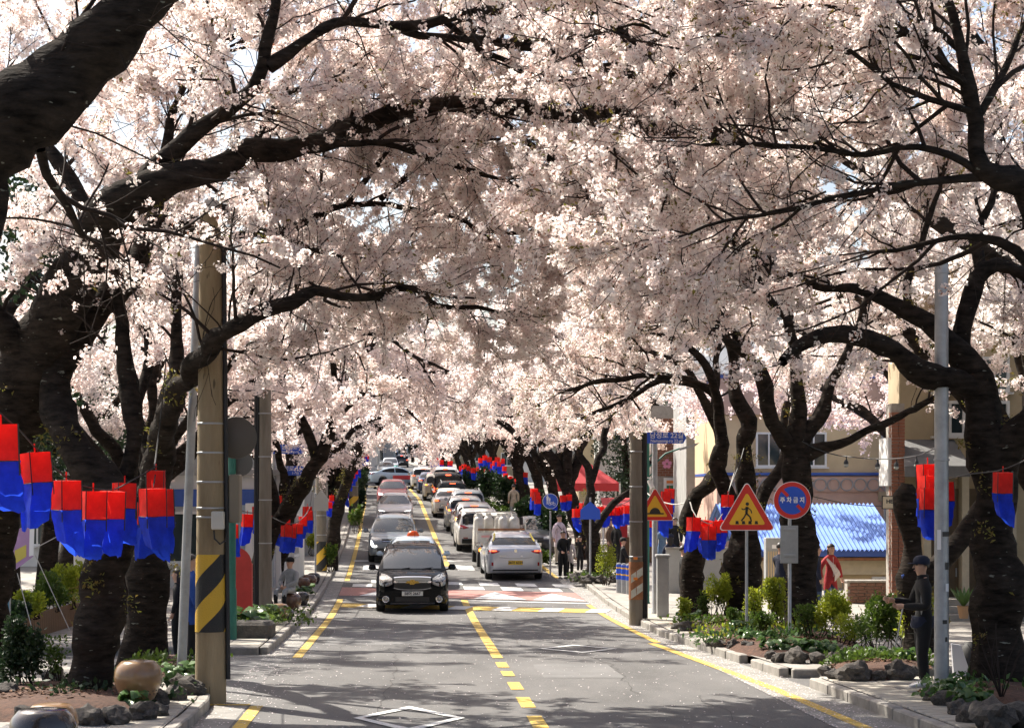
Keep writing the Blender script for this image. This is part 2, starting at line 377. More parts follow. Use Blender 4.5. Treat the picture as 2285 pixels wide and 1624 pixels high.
for row, off in ((53.3, 0), (55.2, .5)):
    for i in range(6): ribbon('crossing_block', -3.2+1.12*i+off*1.1, -2.6+1.12*i+off*1.1, row, row+1.3, .008, M['white'], skew=SK)
for uc in (1.0, 2.6, -2.2):
    mb = MB(); patch(mb, [(uc-.72, 49.75-SK*(uc-.72)), (uc+.72, 49.75-SK*(uc+.72)), (uc, 52.5-SK*uc)], .014); mb.build('triangle_marking', M['white'])['kind'] = 'structure'
ribbon('stop_line', .1, 3.3, 48.9, 49.15, .008, M['white'], skew=SK)
ribbon('yellow_band', -3.3, 3.2, 45.5, 46.9, .010, M['yellow'], skew=SK, cols=6)
for i in range(6):
    u = -2.9+1.15*i; mb = MB(); patch(mb, [(u, 45.55-SK*u), (u+.5, 45.55-SK*(u+.5)), (u+.78, 46.85-SK*(u+.78)), (u+.3, 46.85-SK*(u+.3))], .015); mb.build('zigzag_marking', M['white'])['kind'] = 'structure'
ribbon('stop_line', -3.4, 3.3, 66.5, 67.0, .008, M['white']); 
for i in range(6): ribbon('crossing_block', -3.0+1.1*i, -2.4+1.1*i, 62.0, 64.5, .008, M['white'])
ribbon('stop_line', -3.4, 0, 141, 141.8, .008, M['yellow'])
ribbon('asphalt_repair', -5.2, -3.6, 23.2, 30.4, .004, M['asphalt_patch'])
M['crack'] = mat('crack', (.055, .053, .05), .95)
for k, (u, d0, d1, am) in enumerate(((-1.9, 21, 33, .25), (1.6, 24, 41, .3), (.55, 33, 44, .2), (-2.7, 31, 43, .2), (2.5, 20, 24, .3))):
    g_ = random.Random(k); pts = []; uu = u; d = d0
    while d < d1: pts.append((uu, d)); uu += g_.uniform(-am, am)*.35+(.012 if k % 2 else -.01); d += g_.uniform(.25, .6)
    mb = MB()
    for (a, b), (c_, e_) in zip(pts[:-1], pts[1:]): patch(mb, [(a-.005, b), (a+.005, b), (c_+.005, e_), (c_-.005, e_)], .005)
    mb.build('road_crack', M['crack'])['kind'] = 'structure'
for u0, u1, d0, d1 in ((-3.1, -1.2, 33.5, 38.0), (.5, 1.7, 26.5, 29.0), (1.9, 3.1, 38.5, 43.5)): ribbon('asphalt_repair', u0, u1, d0, d1, .0035, M['asphalt_patch'])
# fallen petals: small white flakes, thickest along the gutters
N = 9000
pd_ = 15+rng.random(N)**1.3*45; side = rng.random(N)
pu = np.where(side < .45, 3.3+rng.random(N)**1.5*.75, np.where(side < .6, -3.95+rng.random(N)**2*.9, rng.uniform(-5, 4, N)))
ang = rng.random(N)*6.28; r_ = rng.uniform(.006, .014, N)
vv = np.zeros((N, 4, 3)); zz = np.interp(pd_, _gx, _gz)+CZ+.012; xx = np.interp(pd_, _cx, _cv)+pu
for k in range(4):
    vv[:, k, 0] = xx+np.cos(ang+k*1.571)*r_; vv[:, k, 1] = pd_+np.sin(ang+k*1.571)*r_*1.4; vv[:, k, 2] = zz+rng.random(N)*.006
M['fallen'] = mat('fallen_petal', (.78, .68, .68), .8)
link('fallen_petals', np_mesh('fallen_petals', vv.reshape(-1, 3), np.arange(4*N).reshape(N, 4), M['fallen']))['kind'] = 'stuff'
# ================================================================ CHERRY TREES
def norm(a): return a/np.maximum(np.linalg.norm(a, axis=-1, keepdims=True), 1e-9)
def tubes(pts, rad, sides, bumpy=0.0):
    n, k, _ = pts.shape; t = norm(np.gradient(pts, axis=1)); mean = norm(pts[:, -1]-pts[:, 0])
    ref = np.where(np.abs(mean[:, 2:3]) < .75, np.array([[0, 0, 1.]]), np.array([[.2, 1., 0]]))[:, None, :]
    a = norm(np.cross(t, np.broadcast_to(ref, t.shape)))
    if k > 9:                                  # long limbs: carry the frame along so that it never flips
        for i in range(1, k): a[:, i] = norm(a[:, i-1]-t[:, i]*(a[:, i-1]*t[:, i]).sum(-1, keepdims=True))
    b = np.cross(a, t)
    an = np.arange(sides)*2*np.pi/sides
    r = rad[:, :, None]*np.ones((n, k, sides))
    if bumpy: 
        q = rng.normal(0, 1, (n, k, sides)); q = (q+np.roll(q, 1, 2)+np.roll(q, 1, 1)+np.roll(q, -1, 1))/2; r = r*(1+bumpy*q)
    v = pts[:, :, None, :]+(a[:, :, None, :]*np.cos(an)[None, None, :, None]+b[:, :, None, :]*np.sin(an)[None, None, :, None])*r[..., None]
    i = np.arange(n)[:, None, None]*k*sides+np.arange(k-1)[None, :, None]*sides; j = np.arange(sides)[None, None, :]; j2 = (j+1) % sides
    f = np.stack([i+j, i+j2, i+sides+j2, i+sides+j], -1).reshape(-1, 4)
    return v.reshape(-1, 3), f
def catmull(pts, rad, step):
    pts = np.asarray(pts, float); rad = np.asarray(rad, float); k = len(pts)
    q = np.vstack([2*pts[0]-pts[1], pts, 2*pts[-1]-pts[-2]]); outp = []; outr = []
    for i in range(k-1):
        p0, p1, p2, p3 = q[i], q[i+1], q[i+2], q[i+3]; n = max(2, int(np.linalg.norm(p2-p1)/step))
        for t in np.arange(n)/n:
            outp.append(.5*((2*p1)+(-p0+p2)*t+(2*p0-5*p1+4*p2-p3)*t*t+(-p0+3*p1-3*p2+p3)*t**3)); outr.append(rad[i]+(rad[i+1]-rad[i])*t)
    outp.append(pts[-1]); outr.append(rad[-1]); a = np.array(outp); b = np.array(outr)
    c = np.concatenate([[0], np.cumsum(np.linalg.norm(np.diff(a, axis=0), axis=1))]); m = max(4, int(c[-1]/step)); u = np.linspace(0, c[-1], m)
    return np.stack([np.interp(u, c, a[:, i]) for i in range(3)], 1), np.interp(u, c, b)
def wobble(p, amt, keep=2):
    n = len(p); q = rng.normal(0, amt, (n+8, 3)); k = np.array([1, 2, 3, 2, 1])/4.4; q = np.stack([np.convolve(q[:, i], k, 'same') for i in range(3)], 1)[4:-4]
    q *= np.clip((np.arange(n)-keep)/4, 0, 1)[:, None]; return p+q
def spawn(pts, rad, tmin, per_m, lo, hi, a0, a1, k, up, bend, rk, jit=.16, rmin=.003, away=0):
    """children of a set of equal-length branches, all at once"""
    n, kk, _ = pts.shape; seg = np.linalg.norm(np.diff(pts, axis=1), axis=2).sum(1)
    cnt = rng.poisson(seg*(1-tmin)*per_m); idx = np.repeat(np.arange(n), cnt); m = len(idx)
    if m == 0: return np.zeros((0, k, 3)), np.zeros((0, k))
    t = tmin+(1-tmin)*rng.random(m); f = t*(kk-1); i0 = np.minimum(f.astype(int), kk-2); w = (f-i0)[:, None]
    st = pts[idx, i0]*(1-w)+pts[idx, i0+1]*w; T = norm(pts[idx, i0+1]-pts[idx, i0]); pr = rad[idx, i0]*(1-w[:, 0])+rad[idx, i0+1]*w[:, 0]
    perp = norm(np.cross(T, rng.normal(0, 1, (m, 3)))); an = rng.uniform(a0, a1, m)[:, None]
    d = norm(T*np.cos(an)+perp*np.sin(an)+(AWAY*away if away else 0)+np.array([0, 0, up])); L = rng.uniform(lo, hi, m)*(1-.45*t)
    out = np.zeros((m, k, 3)); out[:, 0] = st
    for i in range(1, k):
        out[:, i] = out[:, i-1]+d*(L/(k-1))[:, None]; d = norm(d+rng.normal(0, jit, (m, 3))+np.array([0, 0, bend]))
    r0 = np.minimum(pr*.7, np.maximum(rk*L, rmin)); return out, np.maximum(r0[:, None]*np.linspace(1, .35, k)[None], rmin*.8)
# lower edge of the blossom roof (picture column -> row); nearer twigs hanging below it are pruned
_PX = [-400, 0, 60, 140, 200, 290, 430, 520, 600, 700, 800, 860, 950, 1050, 1200, 1420, 1480, 1560, 1640, 1700, 1800, 1950, 2040, 2090, 2160, 2285, 2600]
_PY = [700, 640, 680, 860, 900, 930, 960, 960, 960, 930, 950, 990, 1005, 1000, 1020, 1000, 970, 950, 925, 900, 860, 900, 905, 900, 960, 1000, 1000]
def below(p):
    px = CX+p[..., 0]*F/np.maximum(p[..., 1], 1); py = YH-(p[..., 2]-CZ)*F/np.maximum(p[..., 1], 1)
    return py > np.interp(px, _PX, _PY)+rng.normal(0, 14, py.shape)
AWAY = np.array([-.15, .38, .22])
def clear(pts, limbs):
    """which blossom points keep clear of the old wood"""
    k = np.ones(len(pts), bool)
    for p, r, t0 in limbs:
        c, rr = catmull(p, r, .3); 
        for q, q2 in zip(c, rr):
            if q2 < .025: continue
            v = pts-q; dep = q[1]-pts[:, 1]; lat2 = (v[:, 0]+q[0]/q[1]*dep)**2+(v[:, 2]+(q[2]-CZ)/q[1]*dep)**2
            near = ((v**2).sum(1) < (q2+.16)**2) | ((dep > 0) & (dep < 9) & (lat2 < (q2*1.15+.05)**2))
            k &= ~near
    return k | (rng.random(len(pts)) < .1)
def flowers(n, rad, seed, fr, petals=5):
    """a loose ball of open blossoms: every flower a shallow five-petal cup; last few faces are calyces"""
    g = np.random.default_rng(seed); v = []; f = []; mi = []
    for i in range(n):
        c = g.normal(0, 1, 3); c = c/np.linalg.norm(c)*rad*g.uniform(.35, 1); nrm = norm(c+g.normal(0, .35, 3)*rad)
        a = norm(np.cross(nrm, g.normal(0, 1, 3))); b = np.cross(nrm, a); r = fr*g.uniform(.8, 1.15); base = len(v); v.append(c-nrm*r*.25); ph = g.random()*6.28
        for j in range(petals):
            for dj, rr in ((-.42, .82), (0, 1.0), (.42, .82)) if petals == 5 and fr < .02 else ((-.5, 1), (.5, 1)):
                an = ph+(j+dj)*2*np.pi/petals; v.append(c+(a*np.cos(an)+b*np.sin(an))*r*rr+nrm*r*.12)
        per = 3 if petals == 5 and fr < .02 else 2
        for j in range(petals):
            o = base+1+per*j; f.append((base, o, o+1, o+per-1)) if per == 3 else f.append((base, o, o+1, o+1)); mi.append(0)
        if i % 3 == 0:
            o = len(v); q = c*.45; w = norm(g.normal(0, 1, 3))*.009; v += [q-w, q+w, c-nrm*r*.3+w*.4, c-nrm*r*.3-w*.4]; f.append((o, o+1, o+2, o+3)); mi.append(1)
    return np.array(v), f, mi
def clump_mesh(name, n, rad, seed, fr, petals=5):
    v, f, mi = flowers(n, rad, seed, fr, petals); me = bpy.data.meshes.new(name)
    me.from_pydata([tuple(x) for x in v], [], [tuple(dict.fromkeys(q)) for q in f]); me.materials.append(M['petal']); me.materials.append(M['calyx'])
    me.polygons.foreach_set('material_index', mi); me.update(); return me
CLUMP = [bpy.data.objects.new('blossom_clump', clump_mesh('blossom_clump', 15, .062, 20+i, .0185)) for i in range(3)]
def leaf_clump(name, m, n, ln, wd, seed, spread=.02):
    g = np.random.default_rng(seed); mb = MB()
    for i in range(n):
        d = norm(g.normal(0, 1, 3)+np.array([0, 0, .5])); s = norm(np.cross(d, g.normal(0, 1, 3))); o = g.normal(0, spread, 3); L = ln*g.uniform(.6, 1.2); up = np.cross(s, d)*L*.12
        mb.add([tuple(o), tuple(o+d*L*.5+s*wd*L+up), tuple(o+d*L), tuple(o+d*L*.5-s*wd*L+up)], [(0, 1, 2), (0, 2, 3)])
    return mb.mesh(name, m)
LEAFC = bpy.data.objects.new('leaf_tuft', leaf_clump('leaf_tuft', M['leaf_y'], 6, .065, .2, 3))
def scatter_group(name, objs, smin, smax):
    g = bpy.data.node_groups.new(name, 'GeometryNodeTree'); g.interface.new_socket('Geometry', in_out='INPUT', socket_type='NodeSocketGeometry'); g.interface.new_socket('Geometry', in_out='OUTPUT', socket_type='NodeSocketGeometry')
    N_ = g.nodes; L_ = g.links; gi = N_.new('NodeGroupInput'); go = N_.new('NodeGroupOutput'); ip = N_.new('GeometryNodeInstanceOnPoints'); jn = N_.new('GeometryNodeJoinGeometry')
    for o in objs:
        oi = N_.new('GeometryNodeObjectInfo'); oi.inputs['Object'].default_value = o; oi.inputs['As Instance'].default_value = True; L_.new(oi.outputs['Geometry'], jn.inputs[0])
    rv = N_.new('FunctionNodeRandomValue'); rv.data_type = 'FLOAT_VECTOR'; rv.inputs[1].default_value = (6.28, 6.28, 6.28)
    rs = N_.new('FunctionNodeRandomValue'); rs.data_type = 'FLOAT'; rs.inputs[2].default_value = smin; rs.inputs[3].default_value = smax
    L_.new(gi.outputs[0], ip.inputs['Points']); L_.new(jn.outputs[0], ip.inputs['Instance']); ip.inputs['Pick Instance'].default_value = True
    L_.new(rv.outputs[0], ip.inputs['Rotation']); L_.new(rs.outputs[1], ip.inputs['Scale']); L_.new(ip.outputs[0], go.inputs[0]); return g
GN_B = scatter_group('blossom_scatter', CLUMP, .75, 1.35); GN_L = scatter_group('leaf_scatter', [LEAFC], .7, 1.3)
def point_mesh(name, p):
    me = bpy.data.meshes.new(name); me.vertices.add(len(p)); me.vertices.foreach_set('co', np.asarray(p, np.float32).ravel()); me.update(); return me
def along(pts, per_m, tmin=0.0, jit=.03):
    n, k, _ = pts.shape
    if n == 0: return np.zeros((0, 3))
    seg = np.linalg.norm(np.diff(pts, axis=1), axis=2).sum(1); cnt = rng.poisson(seg*per_m*(1-tmin)); idx = np.repeat(np.arange(n), cnt); t = tmin+(1-tmin)*rng.random(len(idx))
    f = t*(k-1); i0 = np.minimum(f.astype(int), k-2); w = (f-i0)[:, None]; return pts[idx, i0]*(1-w)+pts[idx, i0+1]*w+rng.normal(0, jit, (len(idx), 3))
CNT = {}
def sprouts(limbs, n):
    """young leaf tufts breaking straight from the old bark, in little groups"""
    p, r, t0 = limbs[0]; c, rr = catmull(p, r, .16); o = []
    for i in range(n//6):
        k = int(len(c)*rng.uniform(.12, .5)); d = norm(rng.normal(0, 1, 3)*np.array([1, 1, .3])); q = c[k]+d*(rr[k]+.03)
        o.append(q+rng.normal(0, .07, (6, 3)))
    return np.concatenate(o)
def cherry(limbs, base, label, dens=1.0, near=True, prune=True, group='cherry trees in blossom along the street', l1=2.2, free=None, leafy=.09):
    """limbs: list of (points, radii, t from which side branches start)"""
    base = np.array(base); tv = []; tf = []; off = 0; L1 = []; R1 = []
    for pts, rad, t0 in limbs:
        p, r = catmull(pts, rad, .16); p = wobble(p, .035); n = len(p); s = 14 if rad[0] > .12 else 9
        vv_, ff_ = tubes(p[None], (r*(1+.10*np.convolve(rng.normal(0, 1, n+6), np.ones(4)/2, 'same')[3:-3]*(r > .06)))[None], s, .075); tv.append(vv_); tf.append(ff_+off); off += len(vv_)
        if t0 < 1:
            a, b = spawn(p[None], r[None], t0, 4.0*dens, l1*.5, l1*1.45, .5, 1.3, 9, .12, .02, .0125, .17, .004, 1.0 if prune else 0); L1.append(a); R1.append(b)
            tip = p[-1]-p[-3]; 
            a, b = spawn(p[-3:][None], r[-3:][None], .8, 60, l1*.6, l1*1.1, .1, .6, 9, .1, .0, .011, .15); L1.append(a[:4]); R1.append(b[:4])
    BD = 1.55 if near else 1.0
    L1 = np.concatenate(L1); R1 = np.concatenate(R1)
    if prune: k = ~(below(L1[:, -1]) | below(L1[:, 5])); L1, R1 = L1[k], R1[k]
    L2, R2 = spawn(L1, R1, .1, 4.6*dens, .45, 1.35, .5, 1.15, 6, .03, .0, .0115, .2, .0055)
    if prune: k = ~below(L2[:, -1]); L2, R2 = L2[k], R2[k]
    L3, R3 = spawn(L2, R2, .1, 3.9*dens, .2, .6, .5, 1.2, 4, 0, -.02, .009, .2, .0042)
    if prune: k = ~below(L3[:, -1]); L3, R3 = L3[k], R3[k]
    root = thing('cherry_tree', label, 'cherry tree', tuple(base), 0, group)
    link('trunk', np_mesh('trunk', np.concatenate(tv)-base, np.concatenate(tf), M['bark'], True), root)
    bv = []; bf = []; off = 0
    for a, b, s in ((L1, R1, 6), (L2, R2, 4), (L3, R3, 3)):
        if len(a) == 0: continue
        vv_, ff_ = tubes(a, b, s); bv.append(vv_); bf.append(ff_+off); off += len(vv_)
    if prune:                                   # thin sprays with hardly any flowers, seen dark against the light
        B1 = []; Q1 = []
        for pts, rad, t0 in limbs:
            if t0 < 1: a, b = spawn(catmull(pts, rad, .16)[0][None], catmull(pts, rad, .16)[1][None], t0, 3.2, .7, 2.4, .45, 1.25, 9, .02, -.012, .0066, .24, .004, -.35); B1.append(a); Q1.append(b)
        B1 = np.concatenate(B1); Q1 = np.concatenate(Q1); k = ~below(B1[:, -1]); B1, Q1 = B1[k], Q1[k]; B2, Q2 = spawn(B1, Q1, .15, 3.0, .25, .9, .4, 1.0, 5, .03, 0, .008, .22, .0042); k = ~below(B2[:, -1]); B2, Q2 = B2[k], Q2[k]
        for a, b, s in ((B1, Q1, 5), (B2, Q2, 3)): vv_, ff_ = tubes(a, b, s); bv.append(vv_); bf.append(ff_+off); off += len(vv_)
    o = link('branches', np_mesh('branches', np.concatenate(bv)-base, np.concatenate(bf), M['twig'], True), root); o['kind'] = 'stuff'
    pts = np.concatenate([along(L1, 5*BD, .3, .04), along(L2, 8.5*BD, .05, .03), along(L3, 10*BD, 0, .025)])
    # a few spurs straight on the old wood
    for p, r, t0 in [(catmull(a, b, .16)[0], b, c) for a, b, c in limbs]:
        i = rng.random(len(p)) < .05; q = p[i]; 
        if len(q): pts = np.concatenate([pts, q+norm(rng.normal(0, 1, q.shape))*(np.mean(r)+.03)])
    if prune: pts = pts[clear(pts, WOOD)]
    if prune: pts = pts[~below(pts) | (rng.random(len(pts)) < .002)]
    lv = rng.random(len(pts)) < leafy; SPR = sprouts(limbs, 70) if near else None
    CNT[label] = len(pts)
    if near:
        b = link('blossoms', point_mesh('blossoms', pts-base), root); b['kind'] = 'stuff'; b.modifiers.new('scatter', 'NODES').node_group = GN_B
        b = link('leaves', point_mesh('leaves', np.concatenate([pts[lv]-base+rng.normal(0, .05, (lv.sum(), 3)), SPR-base])), root); b['kind'] = 'stuff'; b.modifiers.new('scatter', 'NODES').node_group = GN_L
    else:
        v, f, mi = flowers(11, .14, int(rng.integers(1e6)), .0275, 5); kk = len(v); fa = np.array([q if len(set(q)) == 4 else (q[0], q[1], q[2], q[2]) for q in f])
        fa = np.array([q for q, m_ in zip(fa.tolist(), mi) if m_ == 0]); tri = fa[:, :3]
        n = len(pts); an = rng.random((n, 3))*6.28; ca, sa = np.cos(an), np.sin(an); o1 = np.ones(n); z = np.zeros(n)
        Rz = np.stack([ca[:, 0], -sa[:, 0], z, sa[:, 0], ca[:, 0], z, z, z, o1], 1).reshape(n, 3, 3); Rx = np.stack([o1, z, z, z, ca[:, 1], -sa[:, 1], z, sa[:, 1], ca[:, 1]], 1).reshape(n, 3, 3)
        A = np.einsum('nij,njk->nik', Rz, Rx)*rng.uniform(.8, 1.3, n)[:, None, None]
        V = np.einsum('nij,kj->nki', A, v)+pts[:, None, :]-base; T = (tri[None]+(np.arange(n)*kk)[:, None, None]).reshape(-1, 3)
        b = link('blossoms', np_mesh('blossoms', V.reshape(-1, 3), T, M['petal']), root); b['kind'] = 'stuff'
    return root
def L(spec, t0=.25):
    """limb given as (column,row,distance,half width) picture points"""
    p = [P(a, b, d) for a, b, d, r in spec]; return ([tuple(q) for q in p], [r*d/F for a, b, d, r in spec], t0)
def D(pts, d, r0, r1, t0=.2):
    n = len(pts)
    ds = d if isinstance(d, (list, tuple)) else (d, d)
    return L([(x, y, ds[0]+(ds[1]-ds[0])*i/(n-1), r0+(r1-r0)*i/(n-1)) for i, (x, y) in enumerate(pts)], t0)
NEAR = []; WOOD = []
NEAR.append((([
    L([(-175, 2000, 14, 150), (-175, 1500, 14, 120), (-185, 900, 14, 108), (-130, 520, 14, 100), (-30, 320, 14, 90), (90, 215, 14, 82), (215, 100, 14, 72), (330, -5, 14, 58), (450, -110, 14, 46), (600, -200, 14.5, 36), (800, -260, 15.5, 26), (1050, -280, 17, 16)], .5),
    D([(300, 20), (420, -140), (520, -330), (560, -500)], (14, 15), 36, 12, .2), D([(-130, 520), (-250, 330), (-380, 200)], (14, 13), 55, 20, .4),
    D([(600, -200), (760, -120), (900, -70), (1080, -60), (1250, -40)], (14.5, 17), 22, 6, .1),
    D([(90, 330), (110, 410), (150, 480), (180, 520)], (14.5, 16), 12, 7, .2)],
    gat(-175, 14, H), 'huge black trunk slanting across the top left corner of the avenue'), dict(leafy=.05, dens=.9)))
NEAR.append((([
    L([(-35, 1600, 24, 62), (-28, 1250, 24, 52), (5, 980, 23.5, 58), (60, 800, 23, 64), (130, 670, 22.5, 58), (210, 540, 22, 52), (300, 450, 21.5, 44), (420, 400, 21.5, 30), (560, 345, 22, 25), (680, 322, 22.5, 22), (750, 305, 23, 21), (860, 255, 23.5, 19), (980, 232, 24, 18), (1100, 240, 24, 18), (1250, 252, 24, 17), (1380, 258, 24.5, 16), (1450, 288, 25, 14), (1540, 300, 25, 13), (1640, 297, 25, 11), (1760, 275, 25.5, 9), (1900, 225, 26, 6)], .42),
    D([(300, 445), (350, 370), (430, 305), (520, 235), (580, 140), (605, 20), (615, -90)], 21.5, 28, 8, .2),
    D([(598, 150), (670, 101), (731, 66), (790, 48), (880, 54), (985, 42), (1080, 34), (1142, 28), (1272, 20), (1334, 37), (1401, 84), (1480, 141), (1570, 208), (1650, 255)], (21.5, 22.5), 15, 5, .1),
    D([(880, 56), (930, 80), (1010, 82), (1142, 87), (1250, 82), (1345, 73), (1446, 90), (1520, 110)], (21.8, 22), 9, 4, .1),
    D([(1050, 85), (1180, 110), (1294, 135), (1367, 146), (1424, 169), (1502, 225), (1560, 260)], (21.8, 22.4), 10, 4, .1),
    D([(1090, 245), (1180, 320), (1270, 400), (1350, 490), (1400, 580)], (24, 25), 9, 3, .1), D([(985, 42), (1100, 130), (1220, 180), (1330, 230)], (22, 24), 8, 3, .1), D([(1450, 285), (1500, 380), (1480, 480), (1420, 560)], (25, 26), 7, 3, .1), D([(560, 345), (600, 260), (680, 200), (760, 170)], (22, 23), 9, 3, .15),
    D([(740, 322), (860, 322), (960, 350), (1040, 380), (1130, 400)], (22.8, 24), 8, 4, .1),
    D([(60, 800), (-60, 650), (-180, 560)], (23, 22), 36, 16, .3), D([(210, 540), (160, 400), (80, 300), (20, 200)], (22, 23.5), 20, 8, .3)],
    gat(-35, 24, H), 'thick leaning trunk at the left edge whose long limb arches right over the road'), dict(leafy=.06)))
NEAR.append((([
    L([(192, 1610, 22, 66), (200, 1560, 22, 57), (208, 1450, 22, 51), (235, 1280, 22, 50), (258, 1160, 22, 48), (240, 1090, 22.2, 44), (205, 1040, 22.3, 40), (160, 975, 22.5, 38), (125, 890, 22.8, 36), (130, 810, 23, 34), (190, 740, 23.2, 34), (270, 640, 23.4, 29), (320, 560, 23.6, 23), (345, 480, 23.8, 18), (362, 380, 24, 13), (385, 250, 24, 9)], .75),
    D([(262, 1150), (284, 1050), (292, 900), (285, 760), (275, 660), (258, 560)], 22.4, 26, 9, .6),
    D([(340, 490), (400, 500), (470, 517), (540, 520), (620, 512), (700, 490), (770, 460), (830, 447), (900, 450), (960, 470), (1050, 510)], (23, 26), 15, 4, .25),
    D([(770, 460), (810, 410), (840, 370), (870, 340), (900, 290)], (24.5, 25), 8, 4, .1), D([(850, 445), (900, 400), (960, 350), (1000, 320)], (25, 25.5), 7, 3, .1), D([(1040, 505), (1130, 520), (1230, 500), (1320, 450)], (26.5, 27.5), 6, 3, .0), D([(385, 250), (440, 140), (540, 60), (650, 0)], (24, 25), 9, 4, .1), D([(620, 512), (700, 560), (800, 570), (900, 560)], (23.6, 25), 7, 3, .1)],
    gat(192, 22, H), 'black trunk leaning right behind the glazed stone seats, white lichen spots on its bark'), dict(leafy=.05)))
NEAR.append((([
    L([(318, 1520, 27, 60), (322, 1460, 27, 50), (326, 1380, 27, 48), (335, 1250, 27, 46), (342, 1150, 27, 42), (348, 1060, 26.5, 36), (362, 960, 25.5, 27), (400, 870, 24, 22), (440, 815, 22.8, 20), (500, 742, 21.8, 18), (560, 710, 21.5, 16), (640, 680, 21.5, 14), (700, 650, 21.8, 12), (770, 658, 22, 10), (820, 650, 22.3, 9), (900, 635, 23, 9), (950, 660, 23.5, 7), (1000, 675, 24, 6), (1130, 690, 25, 4)], .55),
    L([(350, 1000, 26.8, 26), (385, 850, 27, 19), (395, 760, 27.2, 16), (390, 640, 27.5, 11), (405, 520, 27.5, 7)], .35),
    D([(345, 1060), (320, 960), (312, 860), (330, 760), (320, 640)], (27, 28), 16, 6, .5)],
    gat(318, 27, H), 'black trunk beside the thin leaning grey post, limb crossing before the concrete pole'), dict(leafy=.06)))
NEAR.append((([
    L([(588, 1395, 43, 28), (586, 1350, 43, 23), (585, 1280, 43, 22), (600, 1200, 43, 20), (640, 1130, 43, 19), (690, 1060, 42.5, 17), (720, 990, 42.5, 16), (740, 930, 42.5, 14), (755, 870, 42.5, 11), (800, 800, 42, 8), (880, 740, 42, 6), (990, 700, 42, 4)], .55),
    D([(705, 1020), (680, 950), (640, 880), (600, 800), (590, 700)], (42.5, 43), 11, 5, .3), D([(735, 940), (820, 880), (920, 840), (1020, 830)], (42.5, 42), 9, 4, .2),
    D([(750, 880), (740, 780), (720, 660), (700, 560)], (42.5, 41), 9, 4, .2), D([(620, 1160), (600, 1060), (570, 960), (540, 850)], 43.4, 11, 5, .5)],
    gat(588, 43, H), 'dark leaning cherry trunk behind the red board and the seated person'), dict(leafy=.14)))
NEAR.append((([
    L([(736, 1272, 62, 17), (745, 1180, 62, 15), (765, 1100, 62, 13), (790, 1030, 61, 12), (815, 960, 60, 10), (850, 900, 60, 7), (920, 850, 60, 5), (1000, 820, 60, 4)], .5),
    D([(775, 1070), (760, 980), (730, 900), (700, 820)], (61.5, 62), 9, 4, .3), D([(800, 1000), (800, 900), (790, 800), (800, 700)], (61, 60), 8, 4, .3), D([(820, 960), (880, 930), (950, 925)], (60, 58), 7, 4, .2)],
    gat(736, 62, H), 'cherry trunk with orange torn bark on the left, beyond the striped grey pole'), dict(leafy=.14)))
NEAR.append((([
    L([(2460, 1800, 18, 105), (2450, 1500, 18, 84), (2440, 1200, 18, 75), (2410, 700, 18, 60), (2350, 490, 18, 46), (2285, 415, 18, 32), (2220, 398, 18, 26), (2182, 375, 18, 22), (2172, 330, 18, 19), (2180, 270, 18, 18), (2165, 200, 18, 16), (2145, 110, 18, 12), (2115, 0, 18, 10), (2080, -120, 18, 7)], .62),
    D([(2182, 385), (2130, 350), (2050, 335), (1900, 330), (1760, 325), (1660, 318)], (18, 17.5), 10, 4, .1), D([(1660, 60), (1540, 90), (1420, 60), (1300, 90)], (17.2, 18.5), 5, 3, .0), D([(1660, 318), (1560, 330), (1440, 400), (1330, 380)], (17.6, 19), 5, 3, .1), D([(2200, 395), (2100, 402), (2000, 410), (1850, 425), (1750, 460), (1640, 500), (1540, 525)], (18, 17.5), 10, 3, .15),
    D([(2165, 200), (2100, 135), (2020, 80), (1930, 40), (1820, 10)], (18, 17), 9, 4, .1), D([(2178, 270), (2240, 160), (2290, 60)], (18, 18.5), 11, 6, .2), D([(2150, 120), (2060, 40), (1980, 10), (1880, -40)], (18, 19), 8, 3, .1), D([(2165, 200), (2060, 130), (1960, 120), (1870, 90)], (18.2, 19.5), 7, 3, .1),
    D([(2172, 250), (2080, 220), (1990, 175), (1930, 130), (1800, 90), (1660, 60)], (18, 17), 8, 3, .1), D([(2410, 700), (2330, 640), (2270, 560), (2200, 530), (2080, 540), (1960, 560)], (18, 18.5), 16, 4, .4)],
    gat(2460, 18, H), 'cherry with a pale ringed limb reaching in from beyond the right edge'), dict(leafy=.1, dens=.8)))
NEAR.append((([
    L([(2240, 1620, 22.8, 110), (2238, 1560, 22.8, 82), (2232, 1480, 22.8, 64), (2228, 1350, 22.8, 57), (2216, 1200, 22.8, 54), (2222, 1060, 22.8, 47), (2205, 950, 22.8, 41), (2178, 855, 22.8, 37), (2140, 790, 22.8, 29), (2090, 735, 22.8, 22), (2030, 690, 23, 19), (1975, 660, 23.2, 17), (1910, 655, 23.4, 12), (1830, 640, 23.6, 8), (1740, 600, 24, 5), (1600, 520, 24.5, 4)], .74),
    D([(2190, 880), (2130, 845), (2080, 842), (2030, 815), (1990, 780), (1940, 758), (1880, 750), (1820, 755), (1770, 775), (1745, 810)], (22.8, 21.5), 27, 13, .8),
    D([(1820, 755), (1760, 720), (1700, 640), (1660, 560)], (21.8, 22.5), 9, 4, .2),
    D([(2140, 790), (2150, 720), (2165, 660), (2190, 605), (2230, 585), (2280, 600), (2330, 650)], 23, 24, 14, .6), D([(2225, 1040), (2262, 980), (2310, 930), (2390, 870), (2450, 760)], (22.8, 22), 40, 16, .6),
    D([(2030, 690), (2022, 640), (2036, 590), (2060, 520), (2100, 420)], 23, 12, 5, .3), D([(2190, 605), (2180, 520), (2210, 420), (2230, 300)], (23, 23.5), 14, 5, .2)],
    gat(2240, 22.8, H), 'massive black trunk at the right edge behind the two lanterns, limbs looping left'), dict(leafy=.12)))
